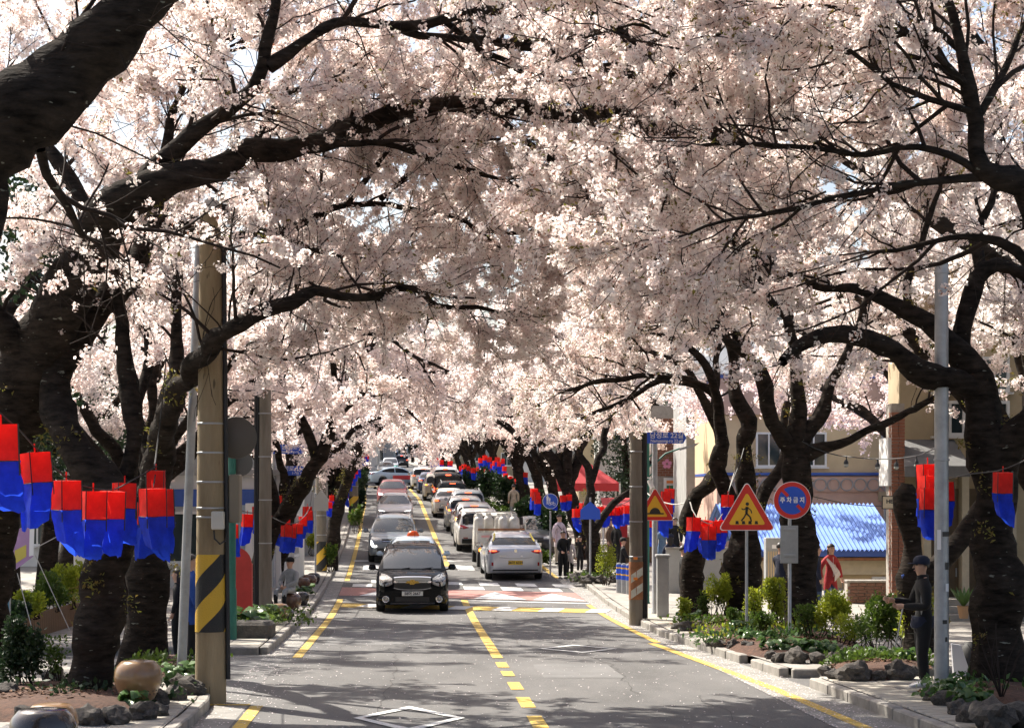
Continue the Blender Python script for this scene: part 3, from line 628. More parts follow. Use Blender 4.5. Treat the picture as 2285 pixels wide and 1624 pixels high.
NEAR.append((([
    L([(2062, 1455, 27, 46), (2050, 1390, 27, 40), (2044, 1320, 27, 37), (2046, 1270, 27, 33), (2030, 1200, 27, 30), (2018, 1130, 27, 29), (2018, 1096, 27, 26), (2022, 1084, 27, 12)], 1),
    D([(2048, 1310), (2110, 1240), (2160, 1180), (2200, 1110), (2260, 1020), (2330, 920), (2380, 800)], (27, 27.5), 27, 9, .75)],
    gat(2062, 27, H), 'mossy trunk with a sawn-off stub behind the man with the tripod'), dict(leafy=.25)))
NEAR.append((([
    L([(1795, 1452, 35.5, 50), (1793, 1400, 35.5, 41), (1790, 1350, 35.5, 38), (1785, 1200, 35.5, 36), (1778, 1090, 35.5, 34), (1775, 1005, 35.5, 31), (1780, 930, 35.5, 19), (1776, 850, 35.5, 17), (1765, 760, 35.5, 14), (1755, 650, 35.5, 10), (1720, 560, 35, 7), (1680, 460, 35, 5), (1580, 390, 34, 4), (1450, 350, 33, 3)], .6),
    D([(1772, 1015), (1735, 960), (1715, 900), (1690, 830), (1640, 770), (1560, 730), (1480, 710), (1400, 715)], (35.5, 34), 20, 5, .35), D([(1780, 1000), (1812, 950), (1842, 900), (1852, 850), (1890, 790), (1930, 700), (1950, 600)], (35.5, 36), 18, 5, .5),
    D([(1785, 1020), (1830, 1000), (1890, 975), (1960, 945), (2040, 910), (2130, 870)], (35.5, 35), 17, 5, .6), D([(1690, 830), (1620, 720), (1560, 640), (1480, 600), (1380, 590)], (35, 33.5), 11, 4, .2)],
    gat(1795, 35.5, H), 'forked black trunk directly behind the round no-parking sign'), dict(leafy=.22, dens=.86)))
NEAR.append((([
    L([(1662, 1418, 38.5, 50), (1662, 1370, 38.5, 42), (1660, 1320, 38.5, 41), (1655, 1240, 38.5, 38), (1662, 1180, 38.5, 27), (1666, 1100, 38.5, 22), (1668, 1020, 38.5, 19), (1660, 940, 38.5, 18), (1645, 870, 38.5, 15), (1630, 780, 38.5, 11), (1600, 680, 38, 7), (1560, 600, 38, 5)], .65),
    D([(1650, 1200), (1622, 1110), (1608, 1040), (1606, 950), (1600, 880), (1570, 800), (1510, 760), (1430, 740)], (38.4, 37), 20, 5, .6), D([(1672, 1190), (1705, 1110), (1732, 1055), (1750, 990), (1760, 900)], (38.6, 39.5), 17, 8, .8),
    D([(1600, 880), (1540, 850), (1450, 840), (1340, 850), (1260, 870)], (38, 36.5), 10, 4, .2)],
    gat(1662, 38.5, H), 'bulging black trunk directly behind the pedestrian warning sign'), dict(leafy=.2, dens=.8)))
NEAR.append((([
    L([(1545, 1402, 41, 34), (1545, 1360, 41, 27), (1543, 1300, 41, 25), (1550, 1220, 41, 24), (1538, 1160, 41, 18), (1552, 1108, 41, 16), (1590, 1072, 41, 15), (1612, 1020, 41.3, 13), (1590, 940, 41.5, 11), (1560, 860, 41, 8), (1500, 800, 41, 6), (1400, 780, 41, 4)], .75),
    D([(1590, 940), (1600, 840), (1610, 720), (1600, 620)], (41.5, 42), 9, 4, .3), D([(1560, 860), (1480, 850), (1380, 900), (1300, 930)], (41, 40), 8, 4, .2)],
    gat(1545, 41, H), 'crooked trunk nearest the speed-hump sign, lanterns hanging across it'), dict(leafy=.2, dens=.78)))
NEAR.append((([
    L([(1327, 1312, 56, 20), (1326, 1260, 56, 16), (1322, 1200, 56, 14), (1310, 1140, 56, 12), (1318, 1080, 56, 10), (1290, 1000, 56, 8), (1240, 930, 55, 6), (1160, 880, 55, 4)], .6),
    D([(1322, 1190), (1360, 1130), (1410, 1090), (1450, 1030)], (56, 57), 10, 4, .7), D([(1318, 1080), (1350, 980), (1360, 880), (1340, 780)], (56, 57), 8, 4, .4), D([(1290, 1000), (1300, 900), (1270, 800), (1230, 740)], (56, 55), 7, 3, .3)],
    gat(1327, 56, H), 'grey mossy trunk by the people on the right pavement, signpost against it'), dict(leafy=.2)))
WOOD = [l for sp, kw in [(n_[0], n_[1]) for n_ in NEAR] for l in sp[0]]
WOOD.append(L([(470, 1500, 22.5, 50), (474, 1000, 22.5, 46), (478, 510, 22.5, 40)])); WOOD.append(L([(404, 1400, 25, 14), (440, 600, 25, 14)]))
for sp, kw in NEAR: cherry(sp[0], sp[1], sp[2], **kw)
# --- general trees further along: a few shapes, copied
def general(seed, lean, dens=.8):
    g = np.random.default_rng(seed); h = g.uniform(1.9, 2.5); lim = []
    top = np.array([lean*.5, g.normal(0, .2), h]); lim.append(([(0, 0, -.2), (lean*.1, 0, .5), tuple(top*.6), tuple(top)], [.36, .26, .24, .21], 1))
    n = 6
    for i in range(n):
        az = (0.0 if lean > 0 else math.pi)+(i-(n-1)/2)*(1.05)+g.normal(0, .2); fac = math.cos(az-(0 if lean > 0 else math.pi))
        Lh = 4.2+1.8*max(fac, 0)+g.normal(0, .4); d = np.array([math.cos(az), math.sin(az), 0]); z1 = g.uniform(2.6, 4.3)
        pts = [top*.95, top+d*Lh*.18+np.array([0, 0, z1*.36]), top+d*Lh*.42+np.array([0, 0, z1*.7]), top+d*Lh*.72+np.array([g.normal(0, .2), g.normal(0, .2), z1*.95]), top+d*Lh+np.array([g.normal(0, .3), g.normal(0, .3), z1*.72])]
        lim.append(([tuple(p) for p in pts], [.15, .12, .085, .05, .025], .3))
    up = [top, top+np.array([.2, .1, 1.8]), top+np.array([lean*.4, .3, 3.6]), top+np.array([lean*.6, .1, 5.4])]; lim.append(([tuple(p) for p in up], [.15, .11, .07, .03], .35))
    return cherry(lim, (0, 0, 0), 'x', dens, near=False, prune=False, l1=1.9)
VAR = [general(1, 1, .66), general(2, 1, .66), general(3, 1, .66)]
KIDS = {v_.name: children(v_) for v_ in VAR}
for v_ in VAR:
    for c in KIDS[v_.name]: KIDS[c.name] = []
spots = []
for i, d in enumerate([72, 81, 90, 99, 109, 119, 130, 141, 153, 166, 180, 195, 212, 230]): spots.append((-5.1, d, 'left'))
for i, d in enumerate([66, 75, 84, 93, 102, 112, 122, 133, 145, 158, 172, 187, 204, 224]): spots.append((5.3, d, 'right'))
for d in (250, 280, 315): spots += [(-5.2, d, 'left'), (5.4, d+6, 'right')]
spots += [(-12.5, 37, 'park'), (-8.6, 41, 'park'), (-12.5, 46, 'park'), (-12, 56, 'park'), (-13, 68, 'park'), (-12, 82, 'park'), (11.8, 29, 'back'), (12.6, 38, 'back'), (14.5, 52, 'back'), (13, 88, 'back'),  (-5.3, -1, 'behind'), (5.4, -3, 'behind'), (-5.4, -12, 'behind'), (5.3, -14, 'behind'), (-5.3, 52.5, 'left')]  # the behind set stands out of view, added for its shade and reflections
cn = {'behind': 0, 'left': 0, 'right': 0, 'park': 0, 'back': 0}
for i, (u, d, sd) in enumerate(spots):
    o = VAR[i] if i < 3 else copy_tree(VAR[i % 3], None, KIDS)
    o.location = U(u+R.uniform(-.3, .3), d+R.uniform(-.8, .8), H-.02)
    o.rotation_euler = (0, 0, (0 if u < 0 else math.pi)+R.uniform(-.35, .35)); s = R.uniform(.95, 1.15)*(1.6 if sd == 'back' and d < 45 else 1.3 if sd == 'back' else 1.55 if sd == 'park' and d < 40 else 1.25 if sd == 'park' else 1); o.scale = (s, s, s*R.uniform(.95, 1.05)*(1.22 if sd == 'right' and 58 < d < 125 else 1))
    k = cn[sd]; cn[sd] += 1
    o['label'] = {'left': f'blossoming street cherry, {nth(k)} beyond the torn-bark trunk on the left kerb', 'right': f'blossoming street cherry, {nth(k)} along the right kerb past the crooked trunk',
                  'park': f'{nth(k)} nearest cherry of the row behind the left pavement', 'behind': f'{nth(k)} cherry on the pavements behind the camera, mostly out of view', 'back': f'{nth(k)} nearest cherry rising behind the buildings on the right'}[sd]
    if d == 52.5: o['label'] = 'blossoming cherry between the seated person and the torn-bark trunk'

if __name__ == '__main__': print('POINTS', sorted(CNT.values()), sum(CNT.values()))
# ================================================================ VEHICLES
def paint(name, col, metal=.3, rough=.35): return mat(name, col, rough, metal, coat=.6, spec=.35)
PAINT = {'black': mat('paint_black', (.004, .0045, .006), .5, 0, coat=.4, spec=.0), 'white': paint('paint_white', (.72, .71, .68), 0), 'silver': paint('paint_silver', (.55, .58, .62), .5), 'grey': paint('paint_grey', (.17, .2, .23), .4),
         'dark': paint('paint_dark', (.045, .05, .06), .5), 'red': paint('paint_red', (.22, .03, .035), .3), 'blue': paint('paint_blue', (.025, .045, .11), .5), 'beige': paint('paint_beige', (.5, .45, .37), .3),
         'pale': paint('paint_pale_blue', (.42, .52, .6), .4), 'mid': paint('paint_mid_grey', (.3, .31, .32), .6)}
M['car_glass'] = mat('car_glass', (.014, .018, .02), .02, spec=.9, coat=.35)
M['rear_glass'] = mat('rear_glass', (.010, .011, .012), .05, spec=.3)
M['trim'] = mat('black_trim', (.018, .018, .018), .55)
M['chrome'] = mat('chrome', (.7, .7, .7), .12, 1.0)
M['lamp_clear'] = mat('lamp_clear', (.36, .35, .33), .12, .3, coat=.7, vary=.7, scale=16)
M['lamp_lit'] = mat('lamp_lit', (.9, .9, .85), .2, emit=(1, .97, .9), estr=2.2)
M['lamp_red'] = mat('lamp_red', (.35, .012, .012), .12, coat=1.0)
M['lamp_brake'] = mat('lamp_brake', (.6, .03, .01), .2, emit=(1, .1, .03), estr=2.6)
M['lamp_amber'] = mat('lamp_amber', (.8, .3, .02), .2, emit=(1, .35, .04), estr=2.2)
M['tyre'] = mat('tyre', (.018, .018, .019), .85, vary=.2, scale=20); M['rim'] = mat('rim', (.45, .46, .47), .3, .9)
M['plate_white'] = mat('plate_white', (.72, .74, .72), .45); M['plate_yellow'] = mat('plate_yellow', (.75, .5, .03), .45)
M['ink'] = mat('plate_ink', (.02, .02, .03), .6)
M['gold'] = mat('gold_emblem', (.7, .45, .1), .25, .8)
def curve(tab, y): return float(np.interp(y, [a for a, b in tab], [b for a, b in tab]))
def pch(tab, ys):
    x = np.array([a for a, b in tab]); v = np.array([b for a, b in tab]); d = np.gradient(v, x)
    sl = np.diff(v)/np.diff(x)
    for i in range(1, len(x)-1): d[i] = 0 if sl[i-1]*sl[i] <= 0 else 2*sl[i-1]*sl[i]/(sl[i-1]+sl[i])
    d[0], d[-1] = sl[0], sl[-1]; i = np.clip(np.searchsorted(x, ys)-1, 0, len(x)-2); h = x[i+1]-x[i]; t = (ys-x[i])/h
    return (2*t**3-3*t**2+1)*v[i]+(t**3-2*t**2+t)*h*d[i]+(-2*t**3+3*t**2)*v[i+1]+(t**3-t**2)*h*d[i+1]
STYLE = {
 # front at +y. w: plan half width, lo: sill, hi: bonnet/belt/boot line, roof: greenhouse top, all against y in metres
 'sedan': dict(L=4.8, W=.925, H=1.47, R=.33, wb=1.40, w=[(-2.4, .70), (-2.33, .82), (-2.1, .885), (-1.5, .92), (0, .925), (1.5, .92), (2.05, .88), (2.3, .79), (2.4, .66)],
    lo=[(-2.4, .40), (-2.34, .27), (-2, .22), (0, .19), (2, .2), (2.34, .24), (2.4, .34)], hi=[(-2.4, .92), (-2.36, 1.0), (-2.2, 1.05), (-1.6, 1.05), (-.8, 1.0), (.9, .95), (1.4, .90), (2.0, .79), (2.3, .68), (2.4, .58)],
    roof=[(-1.95, 1.04), (-1.3, 1.32), (-.8, 1.43), (-.2, 1.47), (.3, 1.42), (.7, 1.22), (1.18, .93)], rw=.60),
 'suv': dict(L=4.65, W=.935, H=1.66, R=.36, wb=1.36, w=[(-2.32, .76), (-2.26, .86), (-2.0, .91), (-1.4, .935), (0, .935), (1.4, .93), (2.0, .89), (2.24, .8), (2.32, .68)],
    lo=[(-2.32, .46), (-2.26, .34), (-2, .28), (0, .24), (2, .27), (2.26, .3), (2.32, .42)], hi=[(-2.32, .98), (-2.26, 1.04), (-2.1, 1.08), (-1.5, 1.08), (0, 1.06), (1.0, 1.06), (1.5, 1.03), (2.0, .95), (2.24, .84), (2.32, .74)],
    roof=[(-2.24, 1.06), (-2.05, 1.36), (-1.8, 1.58), (-1.2, 1.65), (-.3, 1.66), (.2, 1.6), (.6, 1.4), (1.12, 1.05)], rw=.66),
 'mpv': dict(L=4.66, W=.918, H=1.63, R=.345, wb=1.38, w=[(-2.33, .78), (-2.26, .87), (-2.0, .90), (-1.4, .918), (0, .918), (1.4, .915), (1.95, .89), (2.22, .81), (2.33, .70)],
    lo=[(-2.33, .42), (-2.27, .3), (-2, .24), (0, .2), (2, .2), (2.27, .21), (2.33, .27)], hi=[(-2.33, .98), (-2.26, 1.04), (-2.1, 1.06), (-1.5, 1.04), (0, 1.0), (1.15, 1.03), (1.6, 1.0), (2.05, .92), (2.24, .85), (2.33, .78)],
    roof=[(-2.22, 1.04), (-2.0, 1.38), (-1.75, 1.55), (-1.1, 1.62), (-.2, 1.63), (.3, 1.56), (.75, 1.36), (1.3, 1.02)], rw=.665),
 'van': dict(L=5.15, W=.96, H=1.93, R=.35, wb=1.6, w=[(-2.57, .86), (-2.5, .92), (-2.2, .95), (0, .96), (1.8, .95), (2.3, .9), (2.5, .82), (2.57, .7)],
    lo=[(-2.57, .45), (-2.5, .32), (0, .24), (2.5, .28), (2.57, .4)], hi=[(-2.57, 1.02), (-2.5, 1.08), (-1, 1.1), (1.3, 1.08), (1.9, 1.02), (2.4, .88), (2.57, .74)],
    roof=[(-2.5, 1.07), (-2.42, 1.6), (-2.25, 1.86), (-1.6, 1.92), (.2, 1.93), (.7, 1.85), (1.2, 1.5), (1.8, 1.06)], rw=.76),
}
def shell(st):
    s = STYLE[st]; y0, y1 = s['w'][0][0], s['w'][-1][0]; R_ = s['R']; wb = s['wb']; arch = R_+.07
    ys = sorted(set(np.round(np.concatenate([np.linspace(y0, y1, 25), [y0+.03, y0+.07, y1-.03, y1-.07], *[[c-arch, c-arch*.9, c-arch*.6, c-arch*.2, c+arch*.2, c+arch*.6, c+arch*.9, c+arch] for c in (-wb, wb)]]), 3)))
    ys = np.array([y for y in ys if y0 <= y <= y1]); w = pch(s['w'], ys); lo = pch(s['lo'], ys); hi = pch(s['hi'], ys)
    mb = MB(); rows = []
    for y, W_, a, b in zip(ys, w, lo, hi):
        h = b-a; al = a
        for c in (-wb, wb):
            if abs(y-c) < arch: al = max(al, R_+math.sqrt(max(arch**2-(y-c)**2, 0))*.98)
        al = min(al, b-.16); m1 = max(al+.05, a+h*.38)
        half = [(0, a), (W_*.62, a), (W_*.62, al), (W_*.955, al), (W_*.985, al+.04), (W_*1.0, m1), (W_*.995, a+h*.62), (W_*.985, b-.15*h), (W_*.955, b-.05*h), (W_*.9, b-.005), (W_*.6, b+.022), (0, b+.03)]
        rows.append([(x, y, z) for x, z in half]+[(-x, y, z) for x, z in half[-2:0:-1]])
    n = len(rows[0]); vs_ = [p for r in rows for p in r]; k = len(rows)
    mb.add(vs_, [(i*n+j, (i+1)*n+j, (i+1)*n+(j+1) % n, i*n+(j+1) % n) for i in range(k-1) for j in range(n)]+[tuple(range(n)), tuple(range((k-1)*n, k*n))[::-1]])
    # greenhouse
    rf = s['roof']; ys2 = np.linspace(rf[0][0], rf[-1][0], 26); zt = pch(rf, ys2); hb = pch(s['hi'], ys2); ww = pch(s['w'], ys2); rows = []
    for y, z, b, W_ in zip(ys2, zt, hb, ww):
        b -= .03; z = max(z, b+.012); f = (z-b)/(s['H']-1.0); wb_ = W_*.93; wr = wb_+(s['rw']-wb_)*min(f, 1)
        half = [(0, b-.02), (wb_, b-.02), (wb_, b), (wb_+(wr-wb_)*.5, b+(z-b)*.5), (wr+.015, z-.06*f-.003), (wr-.05, z-.012*f), (wr*.5, z+.012), (0, z+.016)]
        rows.append([(x, y, zz) for x, zz in half]+[(-x, y, zz) for x, zz in half[-2:0:-1]])
    n = len(rows[0]); vs_ = [p for r in rows for p in r]; k = len(rows)
    mb.add(vs_, [(i*n+j, (i+1)*n+j, (i+1)*n+(j+1) % n, i*n+(j+1) % n) for i in range(k-1) for j in range(n)]+[tuple(range(n)), tuple(range((k-1)*n, k*n))[::-1]])
    return mb
SHELL = {k: shell(k) for k in STYLE}
BVH = {k: BVHTree.FromPolygons([Vector(v) for v in m.v], m.f) for k, m in SHELL.items()}
def skin(st, cols, side, nz=4, off=.006, depth=.0):
    """panel that follows the body: cols = [(x or y, zlow, zhigh)...] looked at from side 'f','r','L','R'"""
    bv = BVH[st]; g = []
    for a, z0, z1 in cols:
        col = []
        for i in range(nz+1):
            z = z0+(z1-z0)*i/nz
            if side in 'fr': o = Vector((a, 6 if side == 'f' else -6, z)); d = Vector((0, -1 if side == 'f' else 1, 0))
            else: o = Vector((-4 if side == 'L' else 4, a, z)); d = Vector((1 if side == 'L' else -1, 0, 0))
            h = bv.ray_cast(o, d)
            for _ in range(40):
                if h[0] is not None: break
                o.z -= .015; h = bv.ray_cast(o, d)
            p = h[0] if h[0] is not None else None
            if p is None: return None
            col.append(p+h[1].normalized()*off*(1 if h[1].dot(d) < 0 else -1) if h[1].dot(d) < -.25 else p-d*off)
        g.append(col)
    mb = MB(); n = nz+1; vs_ = [tuple(p) for c in g for p in c]; fs_ = []
    for i in range(len(g)-1):
        for j in range(nz):
            q = (i*n+j, (i+1)*n+j, (i+1)*n+j+1, i*n+j+1); fs_.append(q if side in 'rR' else q[::-1])
    return mb.add(vs_, fs_)
def xs(x0, x1, z0, z1, n=8, tl=0.0, tr=0.0, bl=0.0, br=0.0):
    """columns of a trapezoid; tl.. raise/lower its corners"""
    return [(x0+(x1-x0)*i/n, z0+bl*(1-i/n)+br*i/n, z1+tl*(1-i/n)+tr*i/n) for i in range(n+1)]
def wheel(par, x, y, R_, wdt=.22, detail=True):
    sgn = 1 if x > 0 else -1
    w = empty('wheel', (x, y, R_), 0, par); r = R_
    MB().lathe([(r*.62, -wdt/2), (r*.93, -wdt/2), (r, -wdt*.38), (r, wdt*.38), (r*.93, wdt/2), (r*.62, wdt/2)], n=22, axis='x').build('tyre', M['tyre'], w, 40)
    mb = MB(); o = sgn*wdt*.42
    mb.lathe([(0.001, o-sgn*.05), (r*.63, o-sgn*.05), (r*.64, o), (r*.58, o), (r*.56, o-sgn*.04)] if sgn > 0 else [(r*.56, o-sgn*.04), (r*.58, o), (r*.64, o), (r*.63, o-sgn*.05), (0.001, o-sgn*.05)], n=22, axis='x')
    for k in range(5 if detail else 0):
        a = k*1.2566; c = math.cos(a); q = math.sin(a)
        mb.add([(o, c*.02-q*.03, q*.02+c*.03), (o, c*r*.58-q*.022, q*r*.58+c*.022), (o, c*r*.58+q*.022, q*r*.58-c*.022), (o, c*.02+q*.03, q*.02-c*.03)], [(0, 1, 2, 3) if sgn < 0 else (3, 2, 1, 0)])
    mb.build('rim', M['rim'], w, 40)
def plate(par, st, z, side, body, yellow=False, wd=.52, hh=.11, off=.03):
    bv = BVH[st]; sy = 1 if side == 'f' else -1; h = bv.ray_cast(Vector((0, 6*sy, z)), Vector((0, -sy, 0)))[0]; y = h.y+sy*off
    e = MB().box((0, y, z), (wd, .02, hh), bev=.004).build('number_plate', M['plate_yellow' if yellow else 'plate_white'], par)
    if body: text(body, hh*.86, (0, y+sy*.0125, z), M['ink'], e, 'lettering', (math.pi/2, 0, math.pi if sy > 0 else 0), .0006, bold=.003)
    return e
def car(name, label, cat, st, col, loc, rot, group, face, glass_l=None, lamp='lamp_red', name_front=None, plate_txt=None, yellow=False, cust=None, rails=False, sc=1.0, mirror_mat=None, brake_high=True, roofmat=None):
    s = STYLE[st]; root = thing(name, label, cat, loc, rot, group); root.scale = (sc, sc, sc); pm = PAINT[col]
    link('body', BODY_ME(st, col), root); add = lambda nm, cols, side, m, nz=4, off=.006: (lambda q: q and q.build(nm, M[m] if isinstance(m, str) else m, root, 50))(skin(st, cols, side, nz, off))
    H_ = s['H']; rf = s['roof']; belt = curve(s['hi'], 1.0); top = H_-.11; rw = s['rw']; W_ = s['W']
    # windscreen and rear window as seen along the car, side windows across it
    add('windscreen', xs(-1, 1, 0, 0, 10) and [(x*(W_*.80), belt+.035, H_-.10-.02*x*x) if abs(x) < .86 else (x*(W_*.80), belt+.035, belt+.035+(H_-.13-belt)*(1-(abs(x)-.78)*1.0)*.72) for x in np.linspace(-1, 1, 13)], 'f', 'car_glass', 6, .008)
    rb = curve(s['hi'], rf[0][0])+.03
    rg = [(x*(W_*.76), rb+.04, H_-.13-.03*x*x) if abs(x) < .84 else (x*(W_*.76), rb+.04, rb+.04+(H_-.15-rb)*.66) for x in np.linspace(-1, 1, 13)]
    add('rear_window', rg, 'r', 'rear_glass', 6, .008)
    yb, yf = rf[0][0]+.38, rf[-1][0]-.42
    if st == 'sedan': yb = rf[0][0]+.5
    for sd in 'LR':
        for a, b in ((yb, yb+(yf-yb)*.47), (yb+(yf-yb)*.5, yf)):
            cols = []
            for i in range(9):
                y = a+(b-a)*i/8; zt = curve(rf, y)-.10; zb = curve(s['hi'], y)+.02
                cols.append((y, zb, max(zt, zb+.02)))
            add('side_window', cols, sd, 'rear_glass', 4, .006)
        x = -1 if sd == 'L' else 1
        mm = MB().box((x*(W_+.10), yf+.02, belt+.06), (.20, .11, .15), bev=.045, taper=.9); mm.tube([(x*(W_-.09), yf+.02, belt-.01), (x*(W_+.06), yf+.02, belt+.02)], .022, 6)
        mo = mm.build('mirror', mirror_mat or pm, root, 40)
        MB().box((x*(W_+.10), yf-.040, belt+.06), (.16, .01, .11)).build('mirror_glass', M['chrome'], mo)
        if rails: MB().tube([(x*rw*.9, rf[1][0]+.1, curve(rf, rf[1][0]+.1)-.02), (x*rw*.93, rf[2][0]+.1, curve(rf, rf[2][0]+.1)+.05), (x*rw*.93, .1, H_+.03), (x*rw*.9, .4, curve(rf, .4)-.02)], .02, 6).build('roof_rail', M['grey_metal'], root, 50)
        for y in (-s['wb'], s['wb']): wheel(root, x*(W_-.12), y, s['R'], detail=face != 'far')
    MB().box((0, 0, s['lo'][2][1]+.02), (W_*1.5, s['L']*.86, .12)).build('underbody', M['trim'], root)
    if cust: cust(root, st, add, s)
    return root
_bm = {}
def BODY_ME(st, col):
    if (st, col) not in _bm: _bm[(st, col)] = SHELL[st].mesh('body', PAINT[col], 38)
    return _bm[(st, col)]
def pair(add, nm, cols, side, m, nz=3, off=.008):
    add(nm, cols, side, m, nz, off); add(nm, [(-x, a, b) for x, a, b in cols][::-1], side, m, nz, off)
def front_basic(z_hl, txt=None, grille=(.42, .56, .72), low=(.55, .3, .42), hl=(.50, .78, .10), lit='lamp_clear'):
    def f(root, st, add, s):
        gx, g0, g1 = grille; add('grille', xs(-gx, gx, g0, g1, 8), 'f', 'trim', 3, .01)
        add('lower_intake', xs(-low[0], low[0], low[1], low[2], 8), 'f', 'trim', 2, .008)
        pair(add, 'headlight', xs(hl[0], hl[1], z_hl-hl[2]/2, z_hl+hl[2]/2, 6, tl=-.03, tr=.03), 'f', lit)
        if txt: plate(root, st, (g0+low[2])/2 if g0-low[2] > .12 else g0+.05, 'f', txt)
    return f
def cust_black(root, st, add, s):
    # framed two-part grille with a gold cross bar emblem
    add('grille', [(x, .60+.05*abs(x/.45)**3, .765) for x in np.linspace(-.45, .45, 11)], 'f', 'trim', 3, .01)
    add('grille', [(x, .80, .885-.02*abs(x/.45)**2) for x in np.linspace(-.45, .45, 11)], 'f', 'trim', 2, .01)
    for z, hh, k in ((.895, .022, -.02), (.783, .034, 0), (.592, .02, .05)):
        add('grille_bar', [(x, z-hh/2+k*abs(x/.46)**3, z+hh/2+k*abs(x/.46)**3) for x in np.linspace(-.46, .46, 11)], 'f', 'chrome', 1, .018)
    y = BVH[st].ray_cast(Vector((0, 6, .783)), Vector((0, -1, 0)))[0].y+.03
    MB().prism([(-.17, -.028), (-.06, -.028), (-.05, -.06), (.06, -.06), (.07, -.028), (.17, -.028), (.14, .028), (.06, .028), (.05, .06), (-.05, .06), (-.06, .028), (-.14, .028)], -.012, .012).build('emblem', M['gold'], root, loc=(0, y, .783))
    pair(add, 'headlight', [(.50, .74, .86), (.56, .70, .90), (.64, .68, .94), (.72, .68, .965), (.78, .70, .975), (.815, .73, .95)], 'f', 'lamp_clear', 4, .01)
    plate(root, st, .50, 'f', '58머 2667')
    add('lower_intake', xs(-.42, .42, .30, .42, 8), 'f', 'trim', 3, .01)
    add('skid_plate', xs(-.55, .55, .245, .275, 8), 'f', 'chrome', 1, .012)
    for x in (-1, 1):
        y = BVH[st].ray_cast(Vector((x*.66, 6, .36)), Vector((0, -1, 0)))[0].y
        e = MB().lathe([(.075, 0), (.085, .015), (.08, .02), (.06, .012), (.055, .005)], n=16, axis='y').build('fog_lamp', M['chrome'], root, 40, loc=(x*.66, y+.005, .36)); e.rotation_euler = (0, 0, math.pi)
        MB().lathe([(.056, 0), (.03, .018), (.001, .024)], n=14, axis='y').build('lens', M['lamp_clear'], e, 40)
    for x in (-.25, .28): MB().tube([(x, 1.36, 1.065), (x-.28, 1.2, 1.09), (x-.5, 1.17, 1.1)], .009, 5).build('wiper', M['trim'], root)
    MB().box((.05, .42, 1.43), (.2, .03, .07), bev=.01).build('rear_view_mirror', M['trim'], root)
def rear_basic(zl=.95, w=(.55, .9), h=.16, lamp='lamp_brake', txt=None, yellow=False, zp=.78, high=True, bump=(.34, .52), tall=False, body_lamp='lamp_red'):
    def f(root, st, add, s):
        cols = xs(w[0], w[1], zl-h/2, zl+h/2, 6, tl=-h*.25, tr=0, bl=h*.2)
        pair(add, 'tail_lamp', cols, 'r', body_lamp, 3)
        if lamp != body_lamp:
            c2 = xs(w[0]+(w[1]-w[0])*.25, w[0]+(w[1]-w[0])*.85, zl-h*.25, zl+h*.22, 5); pair(add, 'brake_light', c2, 'r', lamp, 2, .014)
        add('bumper_trim', xs(-s['W']*.78, s['W']*.78, bump[0], bump[1], 8), 'r', 'trim', 2, .008)
        if high: add('high_brake_light', xs(-.16, .16, s['H']-.125, s['H']-.085, 4), 'r', 'lamp_brake', 1, .02)
        if txt: plate(root, st, zp, 'r', txt, yellow)
        else: plate(root, st, zp, 'r', None, yellow)
    return f
def cust_sonata(root, st, add, s):
    pair(add, 'tail_lamp', [(.50, .935, .955), (.56, .91, .97), (.66, .88, .985), (.76, .865, .99), (.84, .865, .985), (.865, .88, .96)], 'r', 'lamp_red', 3)
    pair(add, 'tail_lamp', [(.60, .945, .965), (.7, .94, .975), (.8, .935, .975)], 'r', 'lamp_brake', 1, .013)
    plate(root, st, .59, 'r', '26아 6024', True, .46, .13)
    add('bumper_trim', xs(-.72, .72, .27, .37, 8, bl=.06, br=.06), 'r', 'trim', 2, .008)
    pair(add, 'reflector', xs(.70, .76, .49, .60, 3), 'r', 'lamp_red', 2)
    add('boot_seam', [(x, .715+.03*abs(x/.5)**2, .723+.03*abs(x/.5)**2) for x in np.linspace(-.52, .52, 9)], 'r', 'trim', 1, .003)
    bv = BVH[st]; y = bv.ray_cast(Vector((0, -6, .96)), Vector((0, 1, 0)))[0].y
    mb = MB().lathe([(.040, -.004), (.05, -.004), (.05, .004), (.040, .004)], n=16, axis='y'); mb.tube([(-.022, 0, -.03), (-.012, 0, .03)], .006, 5); mb.tube([(.012, 0, -.03), (.022, 0, .03)], .006, 5); mb.tube([(-.02, 0, -.005), (.02, 0, .005)], .006, 5)
    mb.build('emblem', M['chrome'], root, loc=(0, y-.012, .96))
    for x, t in ((-.42, 'SONATA'), (.2, 'LPi')):
        yy = bv.ray_cast(Vector((x, -6, .80)), Vector((0, 1, 0)))[0].y; text(t, .055, (x, yy-.01, .80), M['chrome'], root, 'lettering', (math.pi/2, 0, 0), .002)
    for sd in (-1, 1): MB().tube([(sd*.70, -1.75, 1.10), (sd*.62, -1.3, 1.33), (sd*.585, -.9, 1.435)], .028, 6).build('pillar_strip', mat('taxi_yellow', (.75, .6, .05), .4), root, 50)
OG = 'vehicles coming down the left lane'; QG = 'cars queueing in the right lane'
def spot(px, d, L_, rear=False): return Vector(((px-CX)*d/F, d, 0))
def oncoming(name, label, cat, st, col, px, d, **k):
    s = STYLE[st]; x = (px-CX)*d/F; u = x-rx(d); dm = d+s['L']/2; loc = Vector((rx(dm)+u, dm, rz(dm)))
    o = car(name, label, cat, st, col, loc, math.pi+.06, OG, 'f', **k); o.rotation_euler = (-(math.atan2(rz(dm+1.4)-rz(dm-1.4), 2.8)), 0, math.pi+.06); return o
